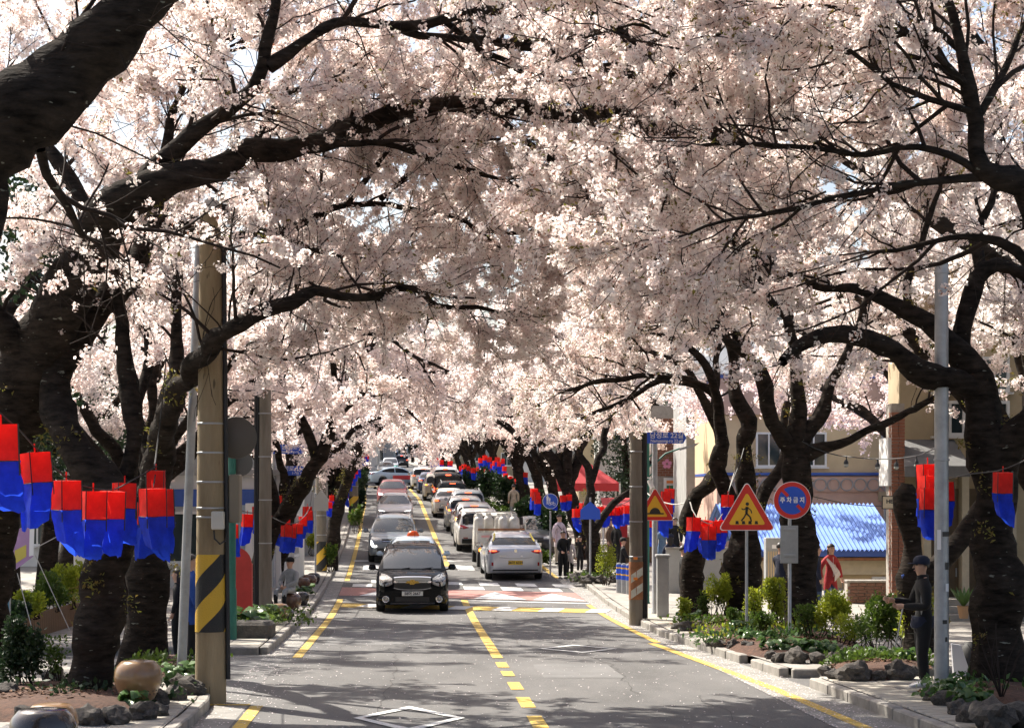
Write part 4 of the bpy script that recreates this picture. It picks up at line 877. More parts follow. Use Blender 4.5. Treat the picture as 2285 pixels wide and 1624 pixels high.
def queue(name, label, cat, st, col, px, d, **k):
    s = STYLE[st]; x = (px-CX)*d/F; u = x-rx(d); dm = d+s['L']/2; loc = Vector((rx(dm)+u, dm, rz(dm)))
    o = car(name, label, cat, st, col, loc, .07, QG, 'r', **k); o.rotation_euler = ((math.atan2(rz(dm+1.4)-rz(dm-1.4), 2.8)), 0, .07); return o
oncoming('car', 'black people carrier with gold cross emblem, nearest car, driving towards the camera', 'car', 'mpv', 'black', 920, 44.4, cust=cust_black)
def cust_taxi(root, st, add, s):
    front_basic(.7)(root, st, add, s)
    mb = MB(); mb.lathe([(.19, 0), (.19, .04), (.165, .1), (.10, .165), (.001, .18)], n=18); o = mb.build('roof_lamp', mat('lamp_orange', (.8, .14, .03), .35, trans=.3), root, 50, loc=(0, -.25, 1.47)); o.scale = (1.0, .6, 1)
    MB().tube([(-.05, .15, 1.44), (-.06, .1, 1.95)], .006, 5).build('aerial', M['trim'], root)
oncoming('taxi', 'pale blue taxi with orange roof lamp tucked behind the black car', 'taxi', 'sedan', 'pale', 924, 53.2, cust=cust_taxi)
def cust_qm(root, st, add, s):
    add('grille', xs(-.42, .42, .72, .88, 8, bl=.05, br=.05), 'f', 'trim', 3, .01); add('grille_bar', xs(-.4, .4, .79, .81, 6), 'f', 'chrome', 1, .018)
    pair(add, 'headlight', [(.44, .83, .90), (.55, .81, .93), (.68, .80, .95), (.80, .82, .95)], 'f', 'lamp_clear', 3)
    pair(add, 'daylight_strip', [(.60, .60, .66), (.68, .58, .64), (.76, .60, .80), (.81, .66, .86)], 'f', 'lamp_lit', 2, .014)
    add('lower_intake', xs(-.6, .6, .42, .56, 8), 'f', 'trim', 2, .01); add('skid_plate', xs(-.5, .5, .36, .40, 6), 'f', 'chrome', 1, .01)
oncoming('car', 'slate grey SUV with C-shaped lit strip, half behind the taxi', 'car', 'suv', 'grey', 879, 65.5, cust=cust_qm, rails=True)
def cust_el(root, st, add, s):
    add('grille', [(x, .40+.12*abs(x/.62)**1.5, .66-.02*abs(x/.62)) for x in np.linspace(-.62, .62, 11)], 'f', 'trim', 3, .01)
    pair(add, 'headlight', [(.46, .60, .645), (.58, .59, .665), (.70, .60, .70), (.80, .62, .72)], 'f', 'lamp_clear', 2)
    pair(add, 'daylight_strip', [(.50, .655, .675), (.66, .675, .70), (.79, .70, .725)], 'f', 'lamp_lit', 1, .013)
    pair(add, 'air_slit', xs(.68, .78, .34, .46, 3, tl=-.06), 'f', 'trim', 2); add('lower_intake', xs(-.66, .66, .27, .33, 8), 'f', 'trim', 1, .008)
    plate(root, st, .53, 'f', '65마 2940')
oncoming('car', 'white saloon with wide dark grille, third in the oncoming line', 'car', 'sedan', 'white', 882, 89, cust=cust_el)
oncoming('car', 'dark red saloon close behind the white saloon', 'car', 'sedan', 'red', 876, 106, cust=front_basic(.69, lit='lamp_lit', grille=(.45, .42, .62), hl=(.5, .78, .08)), mirror_mat=PAINT['black'])
def cust_side(root, st, add, s):
    rear_basic(.94, lamp='lamp_red', high=False)(root, st, add, s); front_basic(.68)(root, st, add, s)
    add('door_poster', xs(-.6, 1.15, .45, .78, 8), 'R', mat('red_poster', (.6, .05, .05), .5), 3, .008)
    MB().box((0, -.1, 1.53), (.5, .2, .12), bev=.04).build('roof_lamp', mat('lamp_green', (.1, .45, .4), .4), root)
t = car('taxi', 'silver taxi turning side-on across the road, red poster on its doors', 'taxi', 'sedan', 'pale', gat(886, 146) , 0, OG, 'f', cust=cust_side); t.rotation_euler = (0, 0, -1.25)
oncoming('car', 'dark saloon beyond the turning taxi, nearer of the far pair', 'car', 'sedan', 'mid', 862, 178, cust=front_basic(.7)); oncoming('car', 'silver car seen over the roof of the far dark saloon', 'car', 'suv', 'silver', 872, 196, cust=front_basic(.85))
queue('car', 'dark red-lamped car far up the hill above the turning taxi', 'car', 'suv', 'dark', 897, 236, cust=rear_basic(1.0, lamp='lamp_brake'))
queue('car', 'tiny dark blue van at the far end of the road', 'van', 'van', 'blue', 878, 300, cust=rear_basic(1.0))
def cust_gr(root, st, add, s): rear_basic(.98, (.62, .9), .3, txt=None, zp=.75, body_lamp='lamp_red')(root, st, add, s)
queue('taxi', 'silver-white saloon with yellow number plate, last of the queue', 'taxi', 'sedan', 'silver', 1150, 57, cust=cust_sonata, mirror_mat=PAINT['dark'])
def cust_sf(root, st, add, s):
    pair(add, 'tail_lamp', [(.46, .98, 1.0), (.56, .95, 1.03), (.68, .93, 1.07), (.80, .94, 1.10), (.88, .97, 1.10)], 'r', 'lamp_red', 3)
    add('bumper_trim', xs(-.74, .74, .36, .54, 8), 'r', 'trim', 2, .008); pair(add, 'reflector', xs(.5, .68, .56, .60, 4), 'r', 'lamp_red', 1); plate(root, st, .84, 'r', '14소 7302')
    add('rear_spoiler', xs(-.6, .6, 1.56, 1.60, 6), 'r', PAINT['white'], 1, .05)
queue('car', 'white SUV with slanting red lamps in front of the gas lorry', 'car', 'suv', 'white', 1072, 71.5, cust=cust_sf, rails=True)
queue('car', 'grey hatchback ahead of the white SUV, amber tail lamp lit', 'car', 'mpv', 'mid', 1060, 78, cust=rear_basic(.98, (.66, .9), .34, lamp='lamp_amber'))
queue('car', 'silver-grey hatchback, second ahead of the white SUV', 'car', 'mpv', 'mid', 1040, 83.7, cust=rear_basic(1.0, (.66, .9), .34, lamp='lamp_amber'))
queue('car', 'grey estate with roof rails, third ahead of the white SUV', 'car', 'suv', 'grey', 1046, 89.3, cust=rear_basic(1.0), rails=True)
queue('car', 'white saloon in the middle of the queue before the grey estate', 'car', 'sedan', 'white', 1006, 94.5, cust=rear_basic(.92, lamp='lamp_brake'))
queue('car', 'black SUV between the white saloon and the black van', 'car', 'suv', 'black', 1011, 100, cust=rear_basic(1.02, lamp='lamp_brake'), rails=True)
queue('van', 'tall black van with red brake light along its roof edge', 'van', 'van', 'black', 1001, 105.5, cust=rear_basic(1.0, (.74, .93), .5, lamp='lamp_brake'))
queue('car', 'beige SUV with glowing amber lamp left of the black van', 'car', 'suv', 'beige', 979, 111.5, cust=rear_basic(1.02, (.5, .88), .16, lamp='lamp_amber'))
queue('car', 'white high-roofed SUV beyond the black van', 'car', 'van', 'white', 995, 118, cust=rear_basic(1.0))
queue('car', 'dark blue saloon with red oval lamps up the queue', 'car', 'sedan', 'blue', 962, 124, cust=rear_basic(.93, (.5, .86), .16))
queue('car', 'white car at the head of the queue beside the turning taxi', 'car', 'suv', 'white', 946, 133, cust=rear_basic(1.05)); queue('car', 'dark blue car seen over the dark blue saloon', 'car', 'mpv', 'blue', 957, 140, cust=rear_basic(1.0))
o = car('car', 'dark saloon parked nose-out beneath the right-hand trees', 'car', 'sedan', 'dark', gat(1196, 71, .0), math.pi-.1, None, 'f', cust=front_basic(.68, '41러 5727', grille=(.5, .5, .68)))
# --- open lorry with gas bottles
M['lorry_white'] = mat('lorry_white', (.62, .6, .54), .6, vary=.25, scale=4); M['rust'] = mat('rust', (.3, .13, .06), .9, vary=.4)
def lorry():
    d = 62.3; x = (1119-CX)*d/F; u = x-rx(d); dm = d+2.5; root = thing('gas_lorry', 'small white open lorry loaded with upright gas cylinders', 'lorry', (rx(dm)+u, dm, rz(dm)), .07, QG)
    MB().box((0, -.9, .78), (1.6, 3.1, .12), bev=.01).build('load_bed', M['lorry_white'], root)
    tg = MB().box((0, -2.45, 1.02), (1.68, .04, .42), bev=.01).build('tailgate', M['lorry_white'], root)
    for z in (.90, 1.14): MB().box((0, -2.477, z), (1.6, .012, .03)).build('rib', M['lorry_white'], tg)
    MB().box((-.55, -2.478, 1.1), (.3, .01, .09)).build('sticker', mat('pink_sticker', (.7, .35, .32), .6), tg)
    for sx in (-1, 1):
        MB().box((sx*.84, -.9, 1.02), (.04, 3.05, .42), bev=.01).build('side_gate', M['lorry_white'], root)
        MB().tube([(sx*.84, -2.42, .8), (sx*.84, -2.42, 1.62)], .025, 6).build('stake', M['lorry_white'], root)
        for y in (-1.7, 1.75): wheel(root, sx*.72, y, .34, .2)
        MB().box((sx*.62, -2.46, .62), (.3, .04, .12), bev=.01).build('tail_lamp', M['lamp_red'], root)
        MB().box((sx*.74, -2.485, .62), (.10, .02, .10), bev=.01).build('indicator', M['lamp_amber'], root)
        mm = MB().box((sx*1.02, 1.95, 1.55), (.14, .08, .3), bev=.03); mm.tube([(sx*.78, 1.98, 1.5), (sx*1.0, 1.96, 1.56)], .016, 6); mm.build('mirror', M['trim'], root)
    MB().box((0, -2.40, 1.33), (1.66, .03, .07), bev=.008).build('rail', M['rust'], root)
    MB().box((0, -1.9, .55), (.5, 1.0, .3)).build('chassis', M['trim'], root)
    cb = MB().box((0, 1.75, 1.13), (1.62, 1.5, 1.5), bev=.12, taper=.9).build('cab', M['lorry_white'], root, 40)
    for x0 in (-.32, .32): MB().box((x0, .985, 1.55), (.5, .02, .34), bev=.005).build('cab_window', M['rear_glass'], cb)
    MB().box((0, .62, 1.20), (1.5, .04, .3)).box((-.7, .62, 1.6), (.04, .03, .6)).box((.7, .62, 1.6), (.04, .03, .6)).box((0, .62, 1.9), (1.44, .03, .04)).build('headboard', M['lorry_white'], root)
    MB().box((0, -2.47, .42), (.5, .02, .12)).build('number_plate', M['plate_white'], root)
    return dm, u, root
dm, u_, lr = lorry()
gasm = MB().lathe([(.001, 0), (.15, 0), (.175, .03), (.18, .1), (.18, .78), (.165, .86), (.11, .92), (.095, .93), (.095, 1.04), (.085, 1.04), (.085, .94), (.04, .93), (.04, 1.0), (.001, 1.0)], n=16).mesh('gas_cylinder', mat('cylinder_grey', (.6, .6, .57), .5, col2=(.45, .41, .35), scale=5), 40)
sp = [(-.62, -2.15), (.24, -2.15), (.62, -2.15), (-.62, -1.6), (.1, -1.7), (.62, -1.7), (.4, -1.2), (-.3, -1.2)]
lb = ['at the left corner of the lorry bed', 'second from the right along the tailgate', 'at the right corner of the lorry bed', 'behind the left corner cylinder', 'in the middle of the lorry bed', 'behind the right corner cylinder', 'deep in the bed towards the cab, right of middle', 'deep in the bed towards the cab, left of middle']
for (x, y), l_ in zip(sp, lb):
    o = link('gas_cylinder', gasm, None, Vector((lr.location.x+x-y*.0, lr.location.y+y, lr.location.z+.842))); tag(o, 'grey gas cylinder '+l_, 'gas cylinder', 'gas cylinders on the lorry')
# ================================================================ POLES, SIGNS, LANTERNS, SEATS, BEDS
def stripes(root, r0, r1, z0, z1, n=4, rev=1, name='hazard_sleeve'):
    """slanting black and yellow bands wrapped round a pole"""
    seg = 28; rows = 30; mb = MB(); vs_ = []; fs_ = []; ms = []
    for i in range(rows+1):
        z = z0+(z1-z0)*i/rows; r = r0+(r1-r0)*i/rows+.006
        for j in range(seg): a = 2*math.pi*j/seg; vs_.append((r*math.cos(a), r*math.sin(a), z))
    per = (z1-z0)/n*1.0
    for i in range(rows):
        for j in range(seg):
            fs_.append((i*seg+j, i*seg+(j+1) % seg, (i+1)*seg+(j+1) % seg, (i+1)*seg+j))
    mb.add(vs_, fs_)
    m = bpy.data.materials.get(name) or None
    if m is None:
        m = mat(name, (.02, .02, .02), .55); n_ = m.node_tree.nodes; l_ = m.node_tree.links; tc = n_.new('ShaderNodeTexCoord'); sx_ = n_.new('ShaderNodeSeparateXYZ'); l_.new(tc.outputs['Object'], sx_.inputs[0])
        at_ = n_.new('ShaderNodeMath'); at_.operation = 'ARCTAN2'; l_.new(sx_.outputs[0], at_.inputs[0]); ng = n_.new('ShaderNodeMath'); ng.operation = 'MULTIPLY'; ng.inputs[1].default_value = -1; l_.new(sx_.outputs[1], ng.inputs[0]); l_.new(ng.outputs[0], at_.inputs[1])
        m1 = n_.new('ShaderNodeMath'); m1.operation = 'MULTIPLY'; m1.inputs[1].default_value = -.19/per; l_.new(at_.outputs[0], m1.inputs[0]); m2 = n_.new('ShaderNodeMath'); m2.operation = 'DIVIDE'; m2.inputs[1].default_value = per; l_.new(sx_.outputs[2], m2.inputs[0])
        ad = n_.new('ShaderNodeMath'); l_.new(m1.outputs[0], ad.inputs[0]); l_.new(m2.outputs[0], ad.inputs[1]); fr = n_.new('ShaderNodeMath'); fr.operation = 'FRACT'; l_.new(ad.outputs[0], fr.inputs[0]); gt = n_.new('ShaderNodeMath'); gt.operation = 'GREATER_THAN'; gt.inputs[1].default_value = .5; l_.new(fr.outputs[0], gt.inputs[0])
        mx = n_.new('ShaderNodeMix'); mx.data_type = 'RGBA'; l_.new(gt.outputs[0], mx.inputs['Factor']); mx.inputs['A'].default_value = (.016, .016, .016, 1); mx.inputs['B'].default_value = (.62, .38, .03, 1); l_.new(mx.outputs['Result'], n_['Principled BSDF'].inputs['Base Color'])
        vo = n_.new('ShaderNodeTexVoronoi'); vo.inputs['Scale'].default_value = 60; l_.new(tc.outputs['Object'], vo.inputs['Vector']); bp = n_.new('ShaderNodeBump'); bp.inputs['Strength'].default_value = .4; bp.inputs['Distance'].default_value = .01; l_.new(vo.outputs[0], bp.inputs['Height']); l_.new(bp.outputs[0], n_['Principled BSDF'].inputs['Normal'])
    mb.build(name, m, root, 60)
def band(root, r, z, name='steel_band'): MB().lathe([(r+.004, z-.012), (r+.008, z-.008), (r+.008, z+.008), (r+.004, z+.012)], n=24).build(name, M['grey_metal'], root, 40)
# big concrete pole on the left
b = at(470, 1567, .0); s_ = S(b.y); r0 = 35/s_; r1 = 27/s_; Hh = (1567-455)/s_
p = thing('utility_pole', 'stout concrete pole with black and yellow hazard sleeve on the left kerb', 'utility pole', tuple(b)); rr = lambda z: r0+(r1-r0)*z/Hh*1.4
MB().lathe([(rr(0), -.1), (rr(Hh*.25), Hh*.25), (rr(Hh*.5), Hh*.5), (rr(Hh*.75), Hh*.75), (rr(Hh), Hh)], n=28).build('shaft', M['concrete'], p, 60)
zz = lambda y: (1567-y)/s_
stripes(p, rr(zz(1405)), rr(zz(1238)), zz(1408), zz(1236), 1.42)
for y in (945, 1010, 1075, 1133, 1153, 775): band(p, rr(zz(y)), zz(y))
MB().tube([(rr(.3)+.03, -.02, 0.3), (rr(3)+.03, -.02, 3.0), (rr(Hh-.1)+.03, -.02, Hh-.1)], .03, 8).build('cable_conduit', M['cable'], p, 60)
mb = MB().box((.13, -.22, zz(1160)), (.155, .12, .23), bev=.012).box((.13, -.285, zz(1150)), (.1, .012, .05)); e = mb.build('meter_box', mat('meter_cream', (.55, .53, .47), .5), p)
MB().tube([(.08, -.23, zz(1182)), (.09, -.25, zz(1200)), (.16, -.25, zz(1212)), (.21, -.15, zz(1205)), (.22, -.06, zz(1180))], .012, 6).build('cable', M['cable'], p, 50)
MB().box((.30, .10, zz(1112)), (.14, .25, .62), bev=.015).build('control_box', mat('box_olive', (.2, .17, .12), .6), p)
mb = MB().lathe([(.001, .06), (.12, .05), (.22, .0), (.27, -.03), (.275, -.05), (.26, -.05)], n=28, axis='y'); e = mb.build('mirror_back', mat('mirror_back', (.09, .08, .07), .6), p, 40, loc=(.30, .22, zz(975))); e.rotation_euler = (0, 0, .35)
MB().lathe([(.085, -.008), (.1, 0), (.085, .008)], n=20, axis='y').build('white_ring', M['rope'], p, 40, loc=(.04, -rr(zz(460))-.03, zz(462)))
# thin leaning grey post left of it
a = gat(404, 25.0, H-.05); t_ = P(444, 540, 25.0); o = thing('grey_post', 'thin grey metal post leaning beside the concrete pole', 'post', tuple(a)); dv = t_-a
MB().tube([(0, 0, 0), tuple(dv*.45), tuple(dv)], [.068, .062, .055], 14).build('shaft', M['grey_metal'], o, 50)
MB().box(tuple(dv*.72), (.04, .16, .1)).build('clamp', M['grey_metal'], o)
def pole(name, label, cat, px, py, top, r, m, lift=H, d=None, rt=None):
    b_ = at(px, py, lift) if d is None else gat(px, d, lift); h_ = P(px, top, b_.y).z-b_.z; o_ = thing(name, label, cat, tuple(b_))
    MB().lathe([(r*1.25, 0), (r*1.25, .03), (r, .05), (rt or r, h_), (.001, h_+.01)], n=16).build('shaft', m, o_, 40); return o_, h_, b_
# tall grey lamp post on the right
o, h_, b_ = pole('lamp_post', 'tall grey steel post at the right kerb with stickers on it', 'lamp post', 2101, 1549, 585, .093, M['grey_metal'], rt=.085)
band(o, .093, 2.95); band(o, .09, 5.3)
for x, z, w, hh, mt in ((.03, 2.02, .09, .06, 'black_paint'), (.05, 1.62, .05, .09, 'black_paint'), (-.05, 1.95, .05, .25, 'sign_white'), (.05, 1.35, .05, .1, 'sign_white'), (.02, .92, .06, .05, 'black_paint'), (.04, .7, .03, .06, 'black_paint')):
    a = math.asin(x/.095); MB().box((x, -math.cos(a)*.0965, z), (w, .003, hh), rotz=a).build('sticker', M[mt], o)
# concrete poles further off
def cpole(label, px, py, top, wpx, side_cable=1, zs=None, lift=.05, sn=3.0):
    b_ = at(px, py, lift); s2 = S(b_.y); r = wpx/2/s2; h_ = P(px, top, b_.y).z-b_.z; o_ = thing('utility_pole', label, 'utility pole', tuple(b_))
    MB().lathe([(r, -.1), (r*.93, h_*.5), (r*.86, h_), (.001, h_+.02)], n=20).build('shaft', M['concrete_grey'], o_, 50)
    if side_cable:
        for i in range(2): MB().tube([(side_cable*(r+.03+.05*i), .05, .1), (side_cable*(r*.96+.03+.05*i), .05, h_*.5), (side_cable*(r*.9+.03+.05*i), .05, h_)], .035, 8).build('cable_conduit', M['cable'], o_, 50)
    if zs: stripes(o_, r, r*.97, zs[0], zs[1], sn)
    for z in np.linspace(h_*.35, h_*.9, 4): band(o_, r*.95, z)
    return o_, h_, b_, r
o, h_, b_, r = cpole('rust-streaked concrete pole with peeled yellow bands on the right kerb', 1419, 1390, 965, 31, 1)
for i, (z, c) in enumerate(((.75, 'rust'), (1.15, 'rust'))): MB().lathe([(r+.004, z-.22), (r+.006, z), (r+.004, z+.22)], n=20).build('rust_sleeve', M['rust'], o, 40)
for z in (1.0, 1.45): MB().box((-.02, -r-.012, z), (.09, .01, .06)).build('reflector', M['lamp_amber'] if False else mat('orange_reflector', (.8, .25, .03), .4), o)
for z in (.55, .9):
    MB().add([(-.12, -r*.9-.02, z), (.14, -r*.9-.02, z+.18), (.14, -r*.9-.02, z+.36), (-.12, -r*.9-.02, z+.18)], [(0, 1, 2, 3)]).build('peeled_stripe', mat('peeled_paint', (.55, .55, .48), .8, vary=.3), o)
cpole('concrete pole behind the lanterns on the left, in front of the blue street signs', 592, 1395, 870, 30, -1)
cpole('grey concrete pole with yellow and black foot on the left kerb', 716, 1275, 1040, 27, 0, (.05, 1.0), lift=H)
cpole('far grey pole with hazard stripes on the left kerb', 789, 1170, 1010, 22, 0, (.2, 1.4))
o, h_, b_ = pole('green_post', 'green steel post behind the hazard-striped pole', 'post', 518, 1440, 985, .07, M['green_pole'], d=33); MB().lathe([(.085, 0), (.085, .9), (.07, .95)], n=16).build('base_sleeve', M['green_pole'], o, 40)
MB().lathe([(.001, -.02), (.24, 0), (.25, .02), (.001, .03)], n=24, axis='y').build('round_plate', mat('plate_grey', (.1, .095, .085), .6), o, 40, loc=(.12, .1, 3.25))
o, h_, b_ = pole('green_post', 'green street post behind the speed-hump sign', 'post', 1444, 1375, 980, .06, M['green_pole'], d=46)
for i in range(5): MB().tube([(0, 0, h_-.5-.25*i), (.22, -.05, h_-.3-.25*i)], .018, 6).build('spike', M['green_pole'], o)
# road sign posts -----------------------------------------------------------
def tri(par, r, y, z, sym):
    def pol(k, rc):
        c = []; 
        for i in range(3):
            a = math.radians(90+120*i); cx_, cz_ = (r*k-rc)*math.cos(a), (r*k-rc)*math.sin(a); c += arc(cx_, cz_, rc, 30+120*i+0, 150+120*i, 5)
        return c[::-1]
    e = MB().prism([(a, b+z) for a, b in pol(1.0, r*.09)], y-.012, y).build('sign_plate', M['sign_white'], par)
    MB().prism([(a, b+z) for a, b in pol(.965, r*.08)], y-.016, y-.012).build('border', M['sign_red'], e); MB().prism([(a, b+z) for a, b in pol(.66, r*.05)], y-.020, y-.016).build('field', M['sign_yellow'], e)
    sym(e, y-.024, z, r)
def sym_hump(e, y, z, r):
    MB().prism(([(-.42*r, -.24*r), (.42*r, -.24*r), (.42*r, -.17*r), (.27*r, -.17*r)]+arc(0, -.17*r, .25*r, 0, 180, 10)[1:-1]+[(-.27*r, -.17*r), (-.42*r, -.17*r)]), y, y+.004).build('symbol', M['black_paint'], e, loc=(0, 0, z))
def sym_walk(e, y, z, r):
    mb = MB(); k = r*.0105
    for pts, w in ((((0, 22), (-2, 2)), 4.6), (((-2, 2), (10, -10), (14, -24)), 2.6), (((-2, 2), (-9, -11), (-18, -22)), 2.6), (((1, 20), (12, 12), (15, 2)), 1.9), (((0, 19), (-11, 13), (-17, 17)), 1.9)):
        for (x0, z0), (x1, z1) in zip(pts[:-1], pts[1:]):
            L_ = math.hypot(x1-x0, z1-z0); nx, nz = -(z1-z0)/L_*w, (x1-x0)/L_*w; mb.prism([((x0+nx)*k, (z0+nz)*k), ((x1+nx*.8)*k, (z1+nz*.8)*k), ((x1-nx*.8)*k, (z1-nz*.8)*k), ((x0-nx)*k, (z0-nz)*k)][::-1], y, y+.004)
    mb.prism([(a*k, b*k) for a, b in arc(1, 31, 5.4, 0, 360, 12)[:-1]], y, y+.004)
    for x in (-36, -16, 4, 24): mb.prism([(x*k, -32*k), ((x+11)*k, -32*k), ((x+9)*k, -22*k), ((x+1)*k, -22*k)], y, y+.004)
    mb.build('symbol', M['black_paint'], e, loc=(0, 0, z))
o, h_, b_ = pole('speed_hump_sign', 'red and yellow triangle with a black hump on a blue-grey post', 'road sign', 1461, 1378, 960, .065, M['grey_metal'], d=42); s_ = S(42)
tri(o, 46/s_, -.075, P(0, 1136, 42).z-b_.z, sym_hump)
MB().box((0, .0, .35), (.05, .2, .7)).build('stiffener', M['grey_metal'], o)
zz = lambda y: P(0, y, 42).z-b_.z
def dirsign(par, x, y, z, w, hh, l1, l2, tip=1, s1=.62, s2=.36):
    n = MB().prism([(x-w/2, z-hh/2), (x+w/2-(hh*.3 if tip > 0 else 0), z-hh/2), (x+w/2, z), (x+w/2-(hh*.3 if tip > 0 else 0), z+hh/2), (x-w/2, z+hh/2)], y-.012, y).build('name_sign', M['sign_blue'], par)
    text(l1, hh*s1, (x, y-.014, z+hh*.2), M['sign_white'], n, 'lettering', bold=.002); text(l2, hh*s2, (x, y-.014, z-hh*.27), M['sign_white'], n, 'lettering', bold=.001); return n
dirsign(o, .27, -.08, zz(977), .93, .26, '남성로 22길', 'Namseong-ro 22-gil')
mb = MB(); mb.tube([(0.05, 0, zz(1030)), (.25, 0, zz(1012)), (.6, 0, zz(1000))], .02, 8); e = mb.build('lamp_arm', M['green_pole'], o, 50)
MB().add([(.58, -.06, zz(1000)), (1.05, -.05, zz(987)), (1.05, .05, zz(987)), (.58, .06, zz(1000)), (.58, -.06, zz(1005)), (.95, -.05, zz(995)), (.95, .05, zz(995)), (.58, .06, zz(1005))], [(0, 1, 2, 3), (7, 6, 5, 4), (0, 4, 5, 1), (1, 5, 6, 2), (2, 6, 7, 3), (3, 7, 4, 0)]).build('lamp_head', M['grey_metal'], e)
mb = MB(); mb.tube([(-.14, -.1, zz(1072)), (-.06, -.2, zz(1090))], .055, 10); mb.tube([(-.2, -.05, zz(1065)), (0, 0, zz(1068))], .02, 6); mb.build('camera_unit', M['whitewall'], o, 40)
for i in range(5):
    a = math.radians(90+72*i); MB().prism([(.28+.07*math.cos(a)+.05*math.cos(a+t), zz(1035)+.07*math.sin(a)+.05*math.sin(a+t)) for t in (0, 1.05, 2.1, 3.14, 4.2, 5.2)], -.08, -.072).build('petal', mat('pink_ornament', (.75, .3, .5), .5) if i == 0 else bpy.data.materials['pink_ornament'], o)
b_y = G(1412, H); o, h_, b_ = pole('pedestrian_sign', 'red and yellow triangle with a walking figure on a thin post', 'road sign', 1666, 1412, 1100, .03, M['grey_metal']); s_ = S(b_.y)
tri(o, 68/s_, -.035, P(0, 1146, b_.y).z-b_.z, sym_walk)
o, h_, b_ = pole('no_parking_sign', 'round blue no-parking sign with red ring and white Korean words', 'road sign', 1762, 1425, 1085, .033, M['grey_metal']); s_ = S(b_.y); z = P(0, 1116, b_.y).z-b_.z; r = 42/s_; x = 5/s_
e = MB().prism([(x+a, z+b) for a, b in arc(0, 0, r, 360, 0, 36)[:-1]], -.047, -.035).build('sign_plate', M['sign_white'], o)
MB().prism([(x+a, z+b) for a, b in arc(0, 0, r*.97, 360, 0, 36)[:-1]], -.051, -.047).build('ring', M['sign_red'], e); MB().prism([(x+a, z+b) for a, b in arc(0, 0, r*.74, 360, 0, 36)[:-1]], -.055, -.051).build('field', M['sign_blue'], e)
for a0, a1 in ((.32, .76), (-.76, -.36)):
    c = .7071; w_ = .085*r; q = [(-c*a1*r-c*w_, c*a1*r-c*w_), (-c*a0*r-c*w_, c*a0*r-c*w_), (-c*a0*r+c*w_, c*a0*r+c*w_), (-c*a1*r+c*w_, c*a1*r+c*w_)]
    MB().prism([(x+p, z+t) for p, t in (q if a0 > 0 else q)], -.059, -.055).build('slash', M['sign_red'], e)
text('주 차 금 지', r*.33, (x, -.0605, z+.0), M['sign_white'], e, 'lettering', bold=.004, sx=.88)
pb = MB().box((-2/s_, -.045, P(0, 1214, b_.y).z-b_.z), (40/s_, .012, 84/s_), bev=.004).build('back_plate', M['grey_paint'], o)
for y in (1180, 1238): MB().box((-1/s_, -.06, P(0, y, b_.y).z-b_.z), (26/s_, .02, 6/s_), bev=.004).build('clamp', M['grey_metal'], pb)
# shared path sign
o, h_, b_ = pole('shared_path_sign', 'round blue sign with white adult, child and bicycle', 'road sign', 1228, 1255, 1140, .03, M['grey_metal'], d=57); s_ = S(57); r = 17.5/s_; z = P(0, 1118, 57).z-b_.z
e = MB().prism([(a, z+b) for a, b in arc(0, 0, r, 360, 0, 28)[:-1]], -.047, -.035).build('sign_plate', M['sign_white'], o); MB().prism([(a, z+b) for a, b in arc(0, 0, r*.94, 360, 0, 28)[:-1]], -.051, -.047).build('field', M['sign_blue'], e)
mb = MB()
def fig(cx, cz, k):
    mb.prism([(cx+a, cz+.17*k+b) for a, b in arc(0, 0, .033*k, 360, 0, 8)[:-1]], -.055, -.051); mb.prism([(cx-.04*k, cz-.02*k), (cx-.055*k, cz+.13*k), (cx+.055*k, cz+.13*k), (cx+.04*k, cz-.02*k)], -.055, -.051)
    for q in (-1, 1): mb.prism([(cx+q*.022*k-.014*k, cz-.19*k), (cx+q*.022*k-.014*k, cz-.02*k), (cx+q*.022*k+.014*k, cz-.02*k), (cx+q*.022*k+.014*k, cz-.19*k)], -.055, -.051)
fig(-.09, z+.05, .75); fig(-.02, z+.03, .45)
def seg(p0, p1, w):
    L_ = math.hypot(p1[0]-p0[0], p1[1]-p0[1]); nx, nz = -(p1[1]-p0[1])/L_*w, (p1[0]-p0[0])/L_*w; mb.prism([(p0[0]+nx, p0[1]+nz), (p1[0]+nx, p1[1]+nz), (p1[0]-nx, p1[1]-nz), (p0[0]-nx, p0[1]-nz)], -.055, -.051)
for cx_ in (-.01, .12):
    for i in range(10): a0, a1 = i*.628, (i+1)*.628; seg((cx_+.04*math.cos(a1), z-.09+.04*math.sin(a1)), (cx_+.04*math.cos(a0), z-.09+.04*math.sin(a0)), .006)
for a, b2 in (((-.01, -.09), (.03, -.03)), ((.03, -.03), (.1, -.03)), ((.1, -.03), (.12, -.09)), ((.05, -.09), (.1, -.03)), ((.05, -.09), (-.01, -.09)), ((.09, 0), (.12, -.09))): seg((b2[0], z+b2[1]), (a[0], z+a[1]), .006)
mb.build('symbol', M['sign_white'], e)
o, h_, b_ = pole('school_zone_sign', 'blue pentagon sign half hidden behind the hanging lanterns', 'road sign', 1440-0, 1300, 1160, .03, M['grey_metal'], d=60) if False else pole('school_zone_sign', 'blue pentagon sign half hidden behind the row of lanterns', 'road sign', 1317, 1318, 1110, .03, M['grey_metal'], d=54); s_ = S(54)
MB().prism([(-.3, P(0, 1145, 54).z-b_.z-.18), (-.3, P(0, 1145, 54).z-b_.z+.1), (0, P(0, 1145, 54).z-b_.z+.36), (.3, P(0, 1145, 54).z-b_.z+.1), (.3, P(0, 1145, 54).z-b_.z-.18)][::-1], -.05, -.035).build('sign_plate', M['sign_blue'], o)
o, h_, b_ = pole('school_zone_sign', 'back of a pale pentagon sign on the grey pole, left side', 'road sign', 704, 1262, 1100, .03, M['grey_metal'], d=58); z = P(0, 1120, 58).z-b_.z
